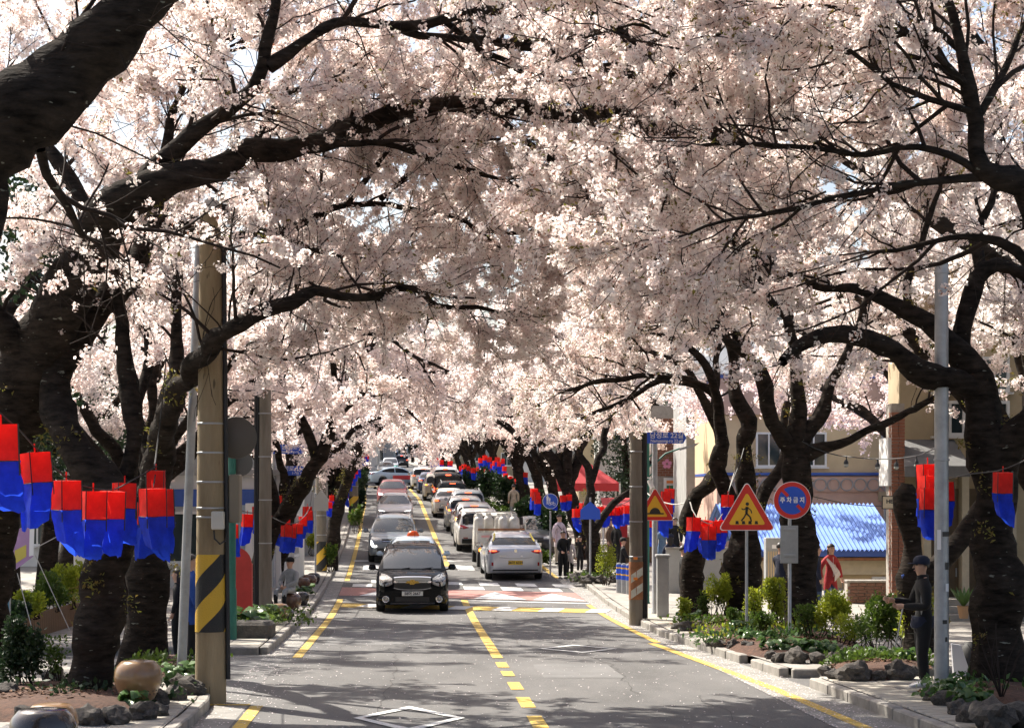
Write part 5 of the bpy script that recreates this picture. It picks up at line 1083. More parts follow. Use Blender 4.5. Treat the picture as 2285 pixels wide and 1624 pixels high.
MB().prism([(-.05, z-.28), (-.05, z+.1), (.2, z+.42), (.42, z+.1), (.42, z-.28)][::-1], -.05, -.038).build('sign_plate', mat('sign_back', (.5, .49, .44), .6), o)
# blue street name signs on the left
o, h_, b_ = pole('street_name_post', 'post with two blue arrow street-name signs behind the left trees', 'road sign', 612, 1370, 960, .05, M['grey_metal'], d=52)
dirsign(o, .62, -.07, P(0, 1050, 52).z-b_.z, .95, .27, '성로 11길', '1~15', 1); dirsign(o, .45, -.07, P(0, 1002, 52).z-b_.z, .95, .27, '남성로', 'Namseong-ro', 1)
# ---------------------------------------------------------------- lanterns
def lantern_mesh(seed, one=False):
    g = random.Random(seed); w = .112
    def walls(z0, z1, sw0, sw1, rag):
        mb = MB(); n = 12; nr = 5
        vs_ = []
        for i in range(nr+1):
            f = i/nr; z = z0+(z1-z0)*f; sw = sw0+(sw1-sw0)*f
            for j in range(n):
                a = j/n*4; k = int(a); t = a-k; c = [(-w, -w), (w, -w), (w, w), (-w, w)]; p, q = c[k], c[(k+1) % 4]; x = p[0]+(q[0]-p[0])*t; y = p[1]+(q[1]-p[1])*t
                pin = 1-.12*f*rag; wr = g.uniform(-.02, .02)*(1 if rag else .25); vs_.append((x*pin+sw[0]+wr, y*pin+sw[1]+wr, z+(g.uniform(-.03, .02)*rag+sw[2]*x/w*rag if i == nr else 0)))
        return mb.add(vs_, [(i*n+j, (i+1)*n+j, (i+1)*n+(j+1) % n, i*n+(j+1) % n) for i in range(nr) for j in range(n)])
    sway = (g.uniform(-.06, .08), g.uniform(-.05, .05), g.uniform(-.09, .09))
    from mathutils import Vector as V_
    red = walls(0, -.30, V_((0, 0, 0)), V_((.0, 0, 0)), 0); red.add([(-w, -w, 0), (w, -w, 0), (w, w, 0), (-w, w, 0)], [(0, 1, 2, 3)]); red.tube([(0, 0, .09), (0, 0, 0)], .008, 5)
    blue = walls(-.298, -.70, V_((0, 0, 0)), V_(sway), 1)
    fr = MB()
    for z_ in (-.30,): fr.tube([(-w*1.01, -w*1.01, z_), (w*1.01, -w*1.01, z_), (w*1.01, w*1.01, z_), (-w*1.01, w*1.01, z_), (-w*1.01, -w*1.01, z_)], .004, 4)
    for i, (x, y) in enumerate(((-w, -w), (w, -w), (w, w), (-w, w))): fr.tube([(x*1.005, y*1.005, .005), (x*1.005, y*1.005, -.42)], .006, 4)
    return red.mesh('red_shade', M['red_cloth'], 50), blue.mesh('blue_skirt', M['blue_cloth'], 50), fr.mesh('frame', M['black_paint'])
LM = [lantern_mesh(i) for i in range(5)]
_ln = [0]
def lantern(px, py, d, hpx, rot, label, group, parts=True):
    q = P(px, py, d); k = hpx/S(d)/.70; o_ = thing('lantern', label, 'lantern', tuple(q), rot, group); o_.scale = (k, k, k); o_.rotation_euler = (R.uniform(-.06, .06), R.uniform(-.06, .06), rot); m3 = LM[_ln[0] % 5]; _ln[0] += 1
    link('red_shade', m3[0], o_); link('blue_skirt', m3[1], o_)
    if parts: link('frame', m3[2], o_)
    return o_
def wire(label, pts, r=.008, m='cable', name='cable', cat='cable', sag=0):
    p = [tuple(P(*q)) for q in pts]; p = catmull(p, [1]*len(p), .25)[0]; mb = MB().tube([tuple(x) for x in p], r, 5); o_ = mb.build(name, M[m], None, 50); tag(o_, label, cat); return o_
def row(spec, fmt, group, parts=True):
    spec = sorted(spec)
    for i, (px, py, d, hp, ro) in enumerate(spec): lantern(px, py, d, hp, ro, fmt.format(nth(i), 'last' if i == len(spec)-1 else nth(i)), group, parts)
LG = 'red and blue lanterns on the left string'
row([(2, 948, 17.2, 190, .5), (78, 1010, 17.6, 158, .72), (148, 1072, 18.0, 152, .75), (208, 1096, 18.4, 148, .55), (252, 1096, 18.9, 142, .5), (278, 1078, 20, 132, .55), (348, 1050, 20.5, 120, .1), (340, 1090, 19.4, 145, .6), (362, 1092, 20.2, 140, .3), (330, 1120, 21.5, 118, .5)], 'red and blue lantern, {0} from the left on the string before the two black trunks', LG)
wire('wire carrying the lanterns across the two left trunks', [(-40, 890, 17), (40, 955, 17.3), (80, 1000, 17.6), (148, 1066, 18), (208, 1090, 18.4), (252, 1092, 18.9), (290, 1074, 20), (350, 1040, 20.5)])
wire('short wire from the lantern string up into the left trees', [(348, 1048, 20.5), (346, 1070, 20.5), (340, 1088, 19.5)])
LG2 = 'red and blue lanterns by the red board'
row([(518, 1170, 34, 70, .4), (552, 1147, 44, 66, .45), (572, 1130, 47, 50, .3), (580, 1130, 46, 62, .5), (590, 1150, 43.5, 66, .7), (613, 1150, 43.5, 66, .4), (619, 1106, 48, 50, .5), (640, 1172, 42, 60, .6), (652, 1176, 42.5, 56, .2), (665, 1168, 43.5, 52, .7), (676, 1152, 46, 50, .3), (686, 1130, 49, 50, .5), (690, 1140, 48, 48, .1), (640, 1160, 46, 52, .1)], 'red and blue lantern, {0} from the left on the string right of the red board', LG2)
wire('lantern wire passing the leaning trunk on the left', [(520, 1130, 37), (552, 1143, 44), (592, 1147, 43.5), (640, 1168, 42), (670, 1160, 43.5), (692, 1128, 49), (700, 1060, 52)], .012)
LG3 = 'small far lanterns climbing behind the torn-bark trunk'
row([(740, 1105, 62, 30, .3), (735, 1120, 60, 32, .5), (765, 1115, 66, 30, .2), (770, 1098, 68, 30, .5), (775, 1080, 71, 30, .3), (781, 1065, 74, 30, .5), (788, 1055, 78, 28, .3), (793, 1046, 82, 28, .4), (798, 1036, 86, 27, .3), (803, 1026, 90, 27, .2), (809, 1012, 94, 26, .4), (815, 1008, 98, 25, .3), (819, 1014, 101, 24, .4)], 'small red and blue lantern, {0} from the left behind the torn-bark trunk', LG3, False)
RG1 = 'lanterns over the right pavement'
row([(1286, 1135, 58, 46, .4), (1302, 1122, 58, 47, .5), (1320, 1125, 58, 44, .3), (1338, 1130, 58, 42, .5), (1356, 1132, 58, 42, .3), (1374, 1132, 58, 42, .6), (1389, 1130, 58, 42, .4), (1399, 1128, 57.6, 42, .2)], 'red and blue lantern, {0} from the left in the straight row behind the rusty pole', RG1)
wire('wire holding the straight row of lanterns', [(1286, 1130, 58), (1320, 1120, 58), (1360, 1127, 58), (1402, 1118, 57.5), (1440, 1070, 56)], .012)
row([(1444, 1150, 50, 62, .5), (1455, 1155, 50.5, 60, .3), (1476, 1120, 51, 70, .4), (1486, 1096, 53, 58, .2), (1494, 1090, 54, 52, .5), (1490, 1125, 52, 52, .4)], 'red and blue lantern, {0} from the left behind the speed-hump sign', 'lanterns behind the speed-hump sign')
row([(1548, 1154, 36.5, 72, .5), (1568, 1170, 36.8, 70, .3), (1582, 1174, 36.3, 72, .6), (1596, 1162, 36.8, 62, .4), (1610, 1160, 37, 66, .3), (1574, 1160, 38, 62, .2), (1624, 1104, 37, 64, .8)], 'red and blue lantern, {0} from the left across the two crooked right trunks', 'lanterns between the crooked trunks')
wire('white cord looping the lantern bunch to the crooked trunk', [(1540, 1120, 37), (1550, 1150, 36.6), (1572, 1168, 36.6), (1600, 1164, 36.8), (1612, 1150, 37), (1625, 1100, 37), (1640, 1050, 37.5)], .012, 'rope', 'cord', 'cord')
wire('pale cable hanging from the green post to the crooked trunk', [(1420, 1070, 45), (1450, 1105, 44), (1500, 1125, 43), (1545, 1118, 42)], .014, 'rope')
row([(2070, 1036, 24.6, 120, .2), (2072, 1062, 24.3, 118, .3), (2075, 1090, 24.0, 112, .1), (2107, 1076, 23.2, 100, .18), (2238, 1054, 21.2, 108, .08)], 'red and blue lantern, {0} from the left by the tall right post', 'lanterns by the tall right post')
wire('dark lantern wire from the right post past the massive trunk', [(2085, 1062, 23.4), (2107, 1070, 23.2), (2160, 1058, 22.3), (2238, 1048, 21.2), (2300, 1020, 20.5)])
FG = 'distant lanterns in the trees right of the queue'
fs_ = [(1045, 1040), (1056, 1044), (1068, 1042), (1078, 1046), (1090, 1040), (1072, 1022), (1082, 1016), (1092, 1020), (1098, 1034), (1104, 1028), (1110, 1020), (1115, 1030), (1122, 1024), (1126, 1040), (1128, 1056), (1132, 1064), (1140, 1062), (1147, 1066), (1153, 1068), (1159, 1064), (1166, 1060), (1173, 1054), (1036, 1036), (1030, 1040), (975, 1022), (985, 1026), (965, 1020), (1005, 1028)]
row([(x, y, 92+(1180-x)*.22, 26, .3*(i % 4)) for i, (x, y) in enumerate(fs_)], 'tiny lantern, {0} from the left on the far swags right of the queue', FG, False)
row([(1192, 1090, 66, 44, .3), (1196, 1098, 65, 44, .5), (1200, 1106, 64, 42, .2), (1256, 1105, 62, 34, .4), (1270, 1103, 62, 34, .2), (1238, 1108, 63, 30, .3)], 'red and blue lantern, {0} from the left around the shared-path sign', 'lanterns round the shared-path sign')
# festoon lights across the right side
wire('festoon cable with hanging bulbs before the cream house', [(1790, 985, 34), (1850, 1012, 34), (1960, 1024, 33), (2040, 1018, 31), (2086, 1000, 24.5)], .011)
for i, (x, y) in enumerate(((1888, 1018), (1958, 1024), (2000, 1023), (2045, 1018))):
    q = P(x, y, 32.5); e = thing('festoon_bulb', f'black-capped festoon bulb, {nth(i)} from the left before the cream house', 'bulb', tuple(q), 0, 'festoon bulbs'); MB().tube([(0, 0, 0), (.01, 0, -.07)], .012, 6).lathe([(.02, -.06), (.045, -.11), (.045, -.14)], n=10).build('cap', M['black_paint'], e, 40); MB().lathe([(.04, -.14), (.045, -.17), (.02, -.2), (.001, -.205)], n=10).build('bulb', mat('bulb_glass', (.4, .4, .35), .1) if i == 0 else bpy.data.materials['bulb_glass'], e, 40)
wire('thin black cable slanting from the lantern up to the right tree', [(1624, 1100, 37), (1650, 1035, 37.5), (1660, 1000, 38)], .01); wire('overhead cable far above the road', [(960, 842, 90), (1040, 846, 90), (1120, 842, 90)], .03)
wire('bundle of overhead cables crossing in front of the cream house', [(1680, 1088, 45), (1800, 1105, 46), (1900, 1125, 47), (2000, 1130, 48)], .012); wire('black cable looping down the left trunk', [(370, 800, 24), (362, 900, 24), (350, 1000, 24), (345, 1040, 22)], .01)
# ---------------------------------------------------------------- glazed drum seats
def drum(px, py, d, w, mt, label, holes=True, lift=H):
    q = gat(px, d, lift) if py is None else at(px, py, lift); k = w/S(q.y)/2/.31; o_ = thing('drum_seat', label, 'stone seat', tuple(q), R.random()*3, 'glazed drum seats on the left pavement'); o_.scale = (k, k, k)
    MB().lathe([(.18, 0), (.21, .02), (.255, .11), (.295, .21), (.31, .30), (.302, .38), (.275, .445), (.235, .49), (.215, .51), (.1, .527), (.001, .53)], n=30).build('body', M[mt], o_, 60)
    if holes:
        mb = MB()
        for i in range(22):
            for j, z in enumerate((.10, .14)):
                a = (i+j*.5)*6.283/22; r_ = .252+.42*(z-.11); c, s2 = math.cos(a), math.sin(a); x, y = (r_+.004)*c, (r_+.004)*s2
                mb.add([(x+.013*math.cos(t)*-s2, y+.013*math.cos(t)*c, z+.013*math.sin(t)) for t in (0, 1.05, 2.1, 3.14, 4.19, 5.24)], [tuple(range(6))])
        mb.build('vent_holes', M['black_paint'], o_)
drum(308, None, 20.9, 106, 'drum', 'large tan drum seat with pierced holes beside the leaning trunk', lift=H+.10)
drum(115, None, 17.4, 118, 'drum', 'tan drum seat half hidden behind the black one at the bottom left'); drum(96, None, 16.2, 152, 'drum_dark', 'glossy black drum seat at the bottom left corner', False)
drum(623, 1385, None, 46, 'drum', 'tan pierced drum seat beyond the red board, nearest of its row'); drum(641, 1383, None, 30, 'drum_dark', 'small dark drum seat against the tan pierced one', False)
drum(650, 1362, None, 46, 'drum_brown', 'brown drum seat the person in grey sits on', False); drum(672, 1350, None, 36, 'drum_dark', 'dark drum seat just past the seated person', False); drum(690, 1310, None, 34, 'drum_brown', 'brown drum seat further up the left kerb', False); drum(700, 1303, None, 30, 'drum_dark', 'farthest dark drum seat on the left kerb', False); drum(678, 1312, None, 28, 'drum_brown', 'brown drum seat tucked behind the further brown one', False)
# red board
q = at(530, 1405, H); s_ = S(q.y); w_, h_ = 62/s_, 172/s_
o = thing('red_board', 'tall red board with a rounded top beside the green post', 'board', tuple(q), .25); pol = [(-w_/2, 0), (w_/2, 0), (w_/2, h_*.86)]+arc(-w_*.1, h_*.86, w_*.6, 0, 90, 6)[1:]+[(-w_/2, h_)]
MB().prism(pol[::-1], -.04, .04).build('panel', mat('board_red', (.5, .04, .03), .6, vary=.15), o); MB().prism([(w_/2, 0), (w_/2+.02, 0), (w_/2+.02, h_*.86), (w_/2, h_*.86)][::-1], -.045, .045).build('edge', mat('board_edge', (.6, .12, .1), .6), o)
o, h_, b_ = pole('yellow_marker', 'yellow reflective marker strip at the foot of the second pole', 'marker', 600, 1392, 1312, .05, M['sign_yellow'], d=42); stripes(o, .051, .051, .1, h_*.95, 2)
# plaque
q = at(1645, 1392, H); o = thing('plaque', 'small grey notice plaque at the foot of the pedestrian sign', 'plaque', tuple(q)); s_ = S(q.y)
MB().box((0, 0, .15), (31/s_, .02, 28/s_), bev=.005).build('panel', mat('plaque_grey', (.5, .49, .46), .6), o); MB().box((0, .02, 0.01), (.04, .03, .2)).build('stake', M['grey_metal'], o)
text('추 ● 림', .05, (0, -.0115, .2), mat('plaque_red', (.4, .1, .08), .6), o); text('나무이름 왕벚나무', .04, (0, -.0115, .14), M['ink'], o)
# bollards
for i, x in enumerate((1381, 1392, 1403)):
    q = at(x, 1322+i*1.5, H); o = thing('bollard', f'blue and yellow banded bollard, {nth(i)} from left of three by the rusty pole', 'bollard', tuple(q), 0, 'three banded bollards')
    MB().lathe([(.07, 0), (.07, .8), (.06, .83), (.001, .84)], n=14).build('post', M['grey_metal'], o, 40)
    for z0, z1, m_ in ((.38, .5, 'sign_blue'), (.5, .54, 'sign_yellow'), (.54, .68, 'sign_blue'), (.68, .72, 'sign_yellow'), (.72, .79, 'sign_blue')): MB().lathe([(.071, z0), (.076, z0+.002), (.076, z1-.002), (.071, z1)], n=14).build('band', M[m_], o, 40)
q = at(1481, 1378, H); o = thing('utility_cabinet', 'slim grey cabinet standing behind the speed-hump sign post', 'cabinet', tuple(q)); MB().box((0, .3, .68), (.26, .3, 1.36), bev=.015).build('case', M['grey_paint'], o); MB().box((0, .3, 1.39), (.32, .36, .06), bev=.01).build('lid', M['grey_paint'], o)
# bags by the right post
q = at(2143, 1508, H); o = thing('paper_bag', 'upright grey paper bag leaning beside the right post', 'bag', tuple(q), -.1); MB().add([(-.10, -.1, 0), (.14, -.1, 0), (.14, .06, 0), (-.10, .06, 0), (-.13, -.06, .46), (.0, -.06, .44), (.0, .02, .44), (-.13, .02, .46)], [(3, 2, 1, 0), (4, 5, 6, 7), (0, 1, 5, 4), (1, 2, 6, 5), (2, 3, 7, 6), (3, 0, 4, 7)]).build('bag', mat('paper_grey', (.42, .42, .44), .6), o)
q = at(2165, 1500, H); o = thing('rucksack', 'black rucksack slumped behind the grey paper bag', 'bag', tuple(q)); mb = MB().lathe([(.16, 0), (.19, .08), (.18, .22), (.13, .36), (.06, .44), (.001, .45)], n=14); mb.build('body', M['black'], o, 60); MB().tube([(.1, -.15, .3), (.16, -.2, .2), (.12, -.18, .05)], .02, 6).build('strap', M['black'], o, 50)
# ---------------------------------------------------------------- planted beds
def rock_mesh(seed):
    g = random.Random(seed); bm = bmesh.new(); bmesh.ops.create_icosphere(bm, subdivisions=3, radius=1); import mathutils.noise as N_
    o_ = Vector((g.random()*50, g.random()*50, 0))
    for v in bm.verts:
        p = v.co.copy(); k = 1+.5*N_.noise(p*1.2+o_)+.26*N_.noise(p*2.7+o_)+.10*N_.noise(p*6.5+o_); v.co = p*k; v.co.z = max(v.co.z, -.55)
    me = bpy.data.meshes.new('rock'); bm.to_mesh(me); bm.free(); me.materials.append(M['rock']); me.polygons.foreach_set('use_smooth', [True]*len(me.polygons)); me.set_sharp_from_angle(angle=math.radians(24)); return me
RK = [rock_mesh(i) for i in range(6)]
def rocks(spec, where, lift=H):
    for i, (px, py, w) in enumerate(spec):
        q = at(px, py, lift); k = w/S(q.y)/2; o_ = link('rock', RK[R.randrange(6)], None, q+Vector((0, k*.7, k*.40)), R.random()*6); o_.scale = (k*1.1, k*R.uniform(.8, 1), k*R.uniform(.72, .95))
        tag(o_, f'basalt rock, {nth(i)} from left edging {where}', 'rock', 'basalt rocks round the planted beds')
def mulch(label_name, poly, h=.10, lift=H):
    """poly of (px,py) ground points -> a low mound of bark mulch"""
    pts = [at(a, b, lift) for a, b in poly]; c = sum(pts, Vector())/len(pts); mb = MB(); n = len(pts); ring = []
    for k, hh in ((1.0, -.02), (.86, h*.8), (.5, h*1.05)): ring.append([c+(p-c)*k+Vector((R.uniform(-.03, .03), R.uniform(-.03, .03), hh+R.uniform(-.01, .01)+(p-c).z*(1-k)*0)) for p in pts])
    vs_ = [tuple(p) for r in ring for p in r]+[tuple(c+Vector((0, 0, h*1.1)))]; fs2 = [(i*n+j, i*n+(j+1) % n, (i+1)*n+(j+1) % n, (i+1)*n+j) for i in range(2) for j in range(n)]+[(2*n+j, 2*n+(j+1) % n, 3*n) for j in range(n)]
    o_ = mb.add(vs_, fs2).build('soil', M['mulch'], None, 60); o_['kind'] = 'structure'; return c
def litter(c, rx_, ry_, n):
    """dead leaves and chips lying on a bed"""
    a = rng.random(n)*6.283; r = np.sqrt(rng.random(n)); q = np.stack([c.x+np.cos(a)*r*rx_, c.y+np.sin(a)*r*ry_, np.zeros(n)], 1); q[:, 2] = np.interp(q[:, 1], _gx, _gz)+CZ+H+.15-.10*r**2+rng.uniform(0, .03, n)
    v = np.repeat(q[:, None], 4, 1)+rng.normal(0, .028, (n, 4, 3))*np.array([1, 1, .35]); o_ = link('leaf_litter', np_mesh('leaf_litter', v.reshape(-1, 3), np.arange(4*n).reshape(n, 4), M['litter'])); o_['kind'] = 'stuff'
def cover(c, rx_, ry_, n, ht=.16, m_='leaf'):
    """scruffy low growth over a bed: blades and small leaves at all angles"""
    k_ = 14; cx_ = rng.normal(0, .5, (k_, 2)).clip(-.95, .95); i = rng.integers(0, k_, n); q = cx_[i]+rng.normal(0, .13, (n, 2)); x, y = c.x+q[:, 0]*rx_, c.y+q[:, 1]*ry_
    z = np.interp(y, _gx, _gz)+CZ+H+.06+rng.random(n)**1.5*ht; p = np.stack([x, y, z], 1); a = norm(rng.normal(0, 1, (n, 3))+np.array([0, 0, .7])); b = norm(np.cross(a, rng.normal(0, 1, (n, 3)))); l_ = rng.uniform(.04, .12, n)[:, None]
    v = np.stack([p, p+a*l_*.5+b*l_*.28, p+a*l_, p+a*l_*.5-b*l_*.28], 1); o_ = link('ground_cover', np_mesh('ground_cover', v.reshape(-1, 3), np.arange(4*n).reshape(n, 4), M[m_])); o_['kind'] = 'stuff'
def shrub(px, py, wpx, hpx, mt, label, name='shrub', lift=H, n=900, leaf=.05, stem=.35, box=True, d=None, cat='shrub', group=None, sparse=1.0):
    q = at(px, py, lift) if d is None else gat(px, d, lift); s2 = S(q.y); w = wpx/s2/2; h_ = hpx/s2; o_ = thing(name, label, cat, tuple(q), 0, group); g = rng
    # leaf positions: an uneven shell of several lobes
    cs = [(g.uniform(-.62, .62)*w, g.uniform(-.5, .5)*w, h_*(stem+(1-stem)*g.uniform(.2, .8)), g.uniform(.34, .62)) for _ in range(11)]; n = int(n*1.6); leaf *= 1.15; stem *= .5; cs = [(c[0]*1.25, c[1]*1.25, c[2], c[3]) for c in cs]
    V = np.zeros((n, 4, 3)); T = []
    for i in range(n):
        c = cs[i % 11]; d_ = norm(g.normal(0, 1, 3)); r = c[3]*(g.uniform(.4, 1.05)**.5 if i % 8 else g.uniform(1.0, 1.6))
        p = np.array([c[0]+d_[0]*w*r*.8, c[1]+d_[1]*w*r*.8, c[2]+d_[2]*h_*(1-stem)*.5*r]); p[2] = min(max(p[2], h_*stem*.5), h_*(1.0 if not box else .96+.04*g.random()))
        a = norm(d_*.6+g.normal(0, .6, 3)+np.array([0, 0, .4])); b = norm(np.cross(a, g.normal(0, 1, 3))); l_ = leaf*g.uniform(.6, 1.25); V[i] = [p, p+a*l_*.5+b*l_*.3, p+a*l_, p+a*l_*.5-b*l_*.3]
    e = link('foliage', np_mesh('foliage', V.reshape(-1, 3), np.arange(4*n).reshape(n, 4), M[mt]), o_); e['kind'] = 'stuff'
    mb = MB()
    for i in range(11):
        a = i*.7; x, y = .3*w*math.cos(a), .3*w*math.sin(a); c = cs[i]; mb.tube([(x, y, 0), (x*2.2, y*2.2, h_*stem*.8), (c[0]*.9, c[1]*.9, c[2])], [.012, .009, .004], 4)
    mb.build('stems', M['twig'], o_); return o_
def broad(px, py, wpx, label, n=26, lift=H, lh=.16, k=.16, d=None):
    k *= 1.35; lh *= 1.3; n = int(n*1.5)
    q = at(px, py, lift) if d is None else gat(px, d, lift); w = wpx/S(q.y)/2; o_ = thing('broadleaf_plant', label, 'plant', tuple(q)); base = MB()
    base.add([(0, -.0, 0), (k*.32, 0, k*.18), (k*.5, 0, k*.02), (k*.36, k*.34, .0), (k*.05, k*.42, -.02), (k*.36, -k*.34, 0), (k*.05, -k*.42, -.02), (-k*.1, k*.2, -.01), (-k*.1, -k*.2, -.01), (k*.62, 0, -.06)], [(0, 1, 3, 4), (0, 5, 1), (0, 6, 5), (1, 2, 3), (1, 5, 2), (0, 4, 7), (0, 8, 6), (3, 2, 9), (2, 5, 9)])
    me = base.mesh('leaf', M['leaf_big'], 60)
    st_ = MB()
    for i in range(n):
        a = R.random()*6.283; r = w*math.sqrt(R.random()); x, y, z = r*math.cos(a), r*math.sin(a)*.6, lh*R.uniform(.4, 1.3); e = link('leaf', me, o_, (x, y, z)); e.rotation_euler = (R.uniform(-.5, .5), R.uniform(-.2, .7), a+R.uniform(-1, 1)); k2 = R.uniform(.7, 1.3); e.scale = (k2, k2, k2); st_.tube([(x*.6, y*.6, 0), (x, y, z)], .006, 3)
    st_.build('stems', M['leaf'], o_); return o_
# right-hand beds
mulch('bed', [(1505, 1400), (1545, 1375), (1620, 1372), (1700, 1385), (1760, 1400), (1740, 1425), (1640, 1425), (1560, 1415)], .08)
rocks([(1510, 1404, 24), (1533, 1408, 34), (1562, 1408, 36), (1583, 1400, 30)], 'the bed under the crooked trunk')
mulch('bed', [(1600, 1440), (1640, 1408), (1720, 1400), (1860, 1410), (1910, 1440), (1880, 1470), (1740, 1475), (1640, 1455)], .12)
rocks([(1588, 1441, 26), (1606, 1444, 30), (1640, 1448, 34), (1672, 1452, 36), (1708, 1458, 26), (1722, 1470, 30), (1742, 1478, 38), (1782, 1480, 50), (1826, 1480, 40), (1856, 1476, 34), (1880, 1462, 44), (1898, 1468, 30), (1920, 1470, 36)], 'the bed under the two right road signs')
mulch('bed', [(1850, 1500), (1900, 1478), (1990, 1470), (2060, 1480), (2070, 1505), (2000, 1518), (1900, 1522)], .14)
rocks([(1846, 1508, 34), (1868, 1516, 40), (1912, 1520, 74), (1963, 1519, 40), (2014, 1518, 68), (2046, 1508, 34)], 'the bed in front of the man with the tripod')
for i, (x, d, w) in enumerate(((2085, 21.8, 44), (2112, 21.2, 60), (2140, 20.3, 56), (2170, 19.6, 70), (2215, 19.0, 110), (2275, 19.2, 90))):
    q = gat(x, d, H); k = w/S(d)/2; e = link('rock', RK[i], None, q+Vector((0, 0, k*.4)), R.random()*6); e.scale = (k*1.1, k*.9, k*.8); tag(e, f'grey basalt rock, {nth(i)} from the left edging the massive right trunk', 'rock', 'basalt rocks round the planted beds')
c = [gat(x, d, H) for x, d in ((2120, 21.5), (2250, 20.2), (2340, 20.5), (2340, 24.5), (2180, 24.6), (2120, 23.2))]
mb = MB(); cc = sum(c, Vector())/6; mb.add([tuple(p+Vector((0, 0, -.02))) for p in c]+[tuple(cc+(p-cc)*.8+Vector((0, 0, .15))) for p in c]+[tuple(cc+Vector((0, 0, .2)))], [(i, (i+1) % 6, (i+1) % 6+6, i+6) for i in range(6)]+[(6+i, 6+(i+1) % 6, 12) for i in range(6)]); mb.build('soil', M['mulch'], None, 60)['kind'] = 'structure'
for (x, y, a, b, n) in ((1630, 1400, 1.2, .9, 900), (1750, 1440, 1.3, 1.3, 1300), (1960, 1497, .75, .7, 800), (2200, 1560, .8, .9, 700)): litter(at(x, y, H), a, b, n)
litter(gat(130, 21.5, H), 1.3, 1.6, 1300); litter(gat(350, 26, H), .7, 1.2, 600)
for (x, y, a, b, n, m_) in ((1630, 1400, 1.2, .8, 1100, 'leaf'), (1750, 1440, 1.4, 1.2, 900, 'leaf_big'), (1700, 1420, 1.2, 1.0, 500, 'leaf_bright'), (1970, 1490, .8, .6, 1000, 'leaf'), (2200, 1560, .7, .8, 600, 'leaf_big'), (1340, 1296, .9, 1.2, 900, 'leaf')): cover(at(x, y, H), a, b, n, .2, m_)
cover(gat(150, 21.8, H), 1.3, 1.5, 900, .2, 'leaf_dark'); cover(gat(370, 25.5, H), .6, 1.3, 700, .2, 'leaf'); cover(gat(560, 36, H), .9, 2.2, 900, .3, 'leaf')
BX = 'clipped yellow-green box bushes on the right'
shrub(1608, 1392, 52, 112, 'leaf_bright', 'yellow-green bush left of the pedestrian sign post', n=1500, group=BX); shrub(1730, 1418, 58, 128, 'leaf_bright', 'yellow-green bush between the pedestrian sign and no-parking sign', n=1700, group=BX); shrub(1858, 1440, 92, 122, 'leaf_bright', 'wide flat-topped yellow-green bush below the woman in red', n=2400, group=BX); shrub(1352, 1305, 44, 90, 'leaf_bright', 'bright bush on the bed by the people, right of the mossy trunk', n=1000, group=BX)
for i, (x, y, w, h_, m_, t_) in enumerate(((1635, 1402, 40, 46, 'leaf', 'small dark green shrub left of the plaque'), (1700, 1425, 54, 60, 'leaf', 'low green shrub right of the pedestrian sign post'), (1895, 1452, 60, 80, 'leaf_bright', 'thin yellowish shrub at the right end of the sign bed'), (1680, 1400, 40, 90, 'leaf_bright', 'spindly yellow-green shrub against the bulging trunk'), (1575, 1388, 44, 70, 'leaf', 'twiggy shrub right of the crooked trunk'))): shrub(x, y, w, h_, m_, t_, n=500)
shrub(1525, 1395, 30, 60, 'leaf_bright', 'small yellow-green tuft at the foot of the crooked trunk', n=500, group=BX); shrub(1795, 1440, 60, 90, 'leaf', 'thin dark green shrub at the foot of the forked trunk', n=500)
shrub(1990, 1475, 110, 150, 'leaf', 'loose green shrub behind the tripod', n=1500, leaf=.06); shrub(2045, 1485, 60, 150, 'leaf_bright', 'yellow-leaved shrub between tripod and man', n=900, leaf=.06); shrub(1935, 1460, 50, 90, 'leaf', 'thin twiggy green shrub left of the tripod bed', n=350)
for i, (x, y, w, n, t_) in enumerate(((1545, 1392, 60, 20, 'under the crooked trunk'), (1660, 1415, 70, 26, 'at the foot of the pedestrian sign'), (1690, 1440, 70, 26, 'behind the rocks right of the plaque'), (1760, 1462, 110, 40, 'before the no-parking sign post'), (1830, 1465, 60, 24, 'before the flat-topped bush'), (1950, 1482, 60, 24, 'under the tripod'), (2010, 1490, 60, 20, 'by the man’s feet'), (1325, 1290, 60, 30, 'in the bed with the bright bush'))): broad(x, y, w, 'broad-leaved ground plant '+t_, n)
for x, d, t_ in ((2130, 21.4, 'left side of the massive right trunk'), (2165, 20.6, 'in front of the massive right trunk')): broad(x, None, 80, 'broad-leaved plant on the '+t_ if 'side' in t_ else 'broad-leaved plant '+t_, 22, d=d, k=.13)
rocks([(1285, 1298, 34), (1310, 1302, 34), (1340, 1302, 30), (1368, 1300, 26)], 'the bed with the bright bush')
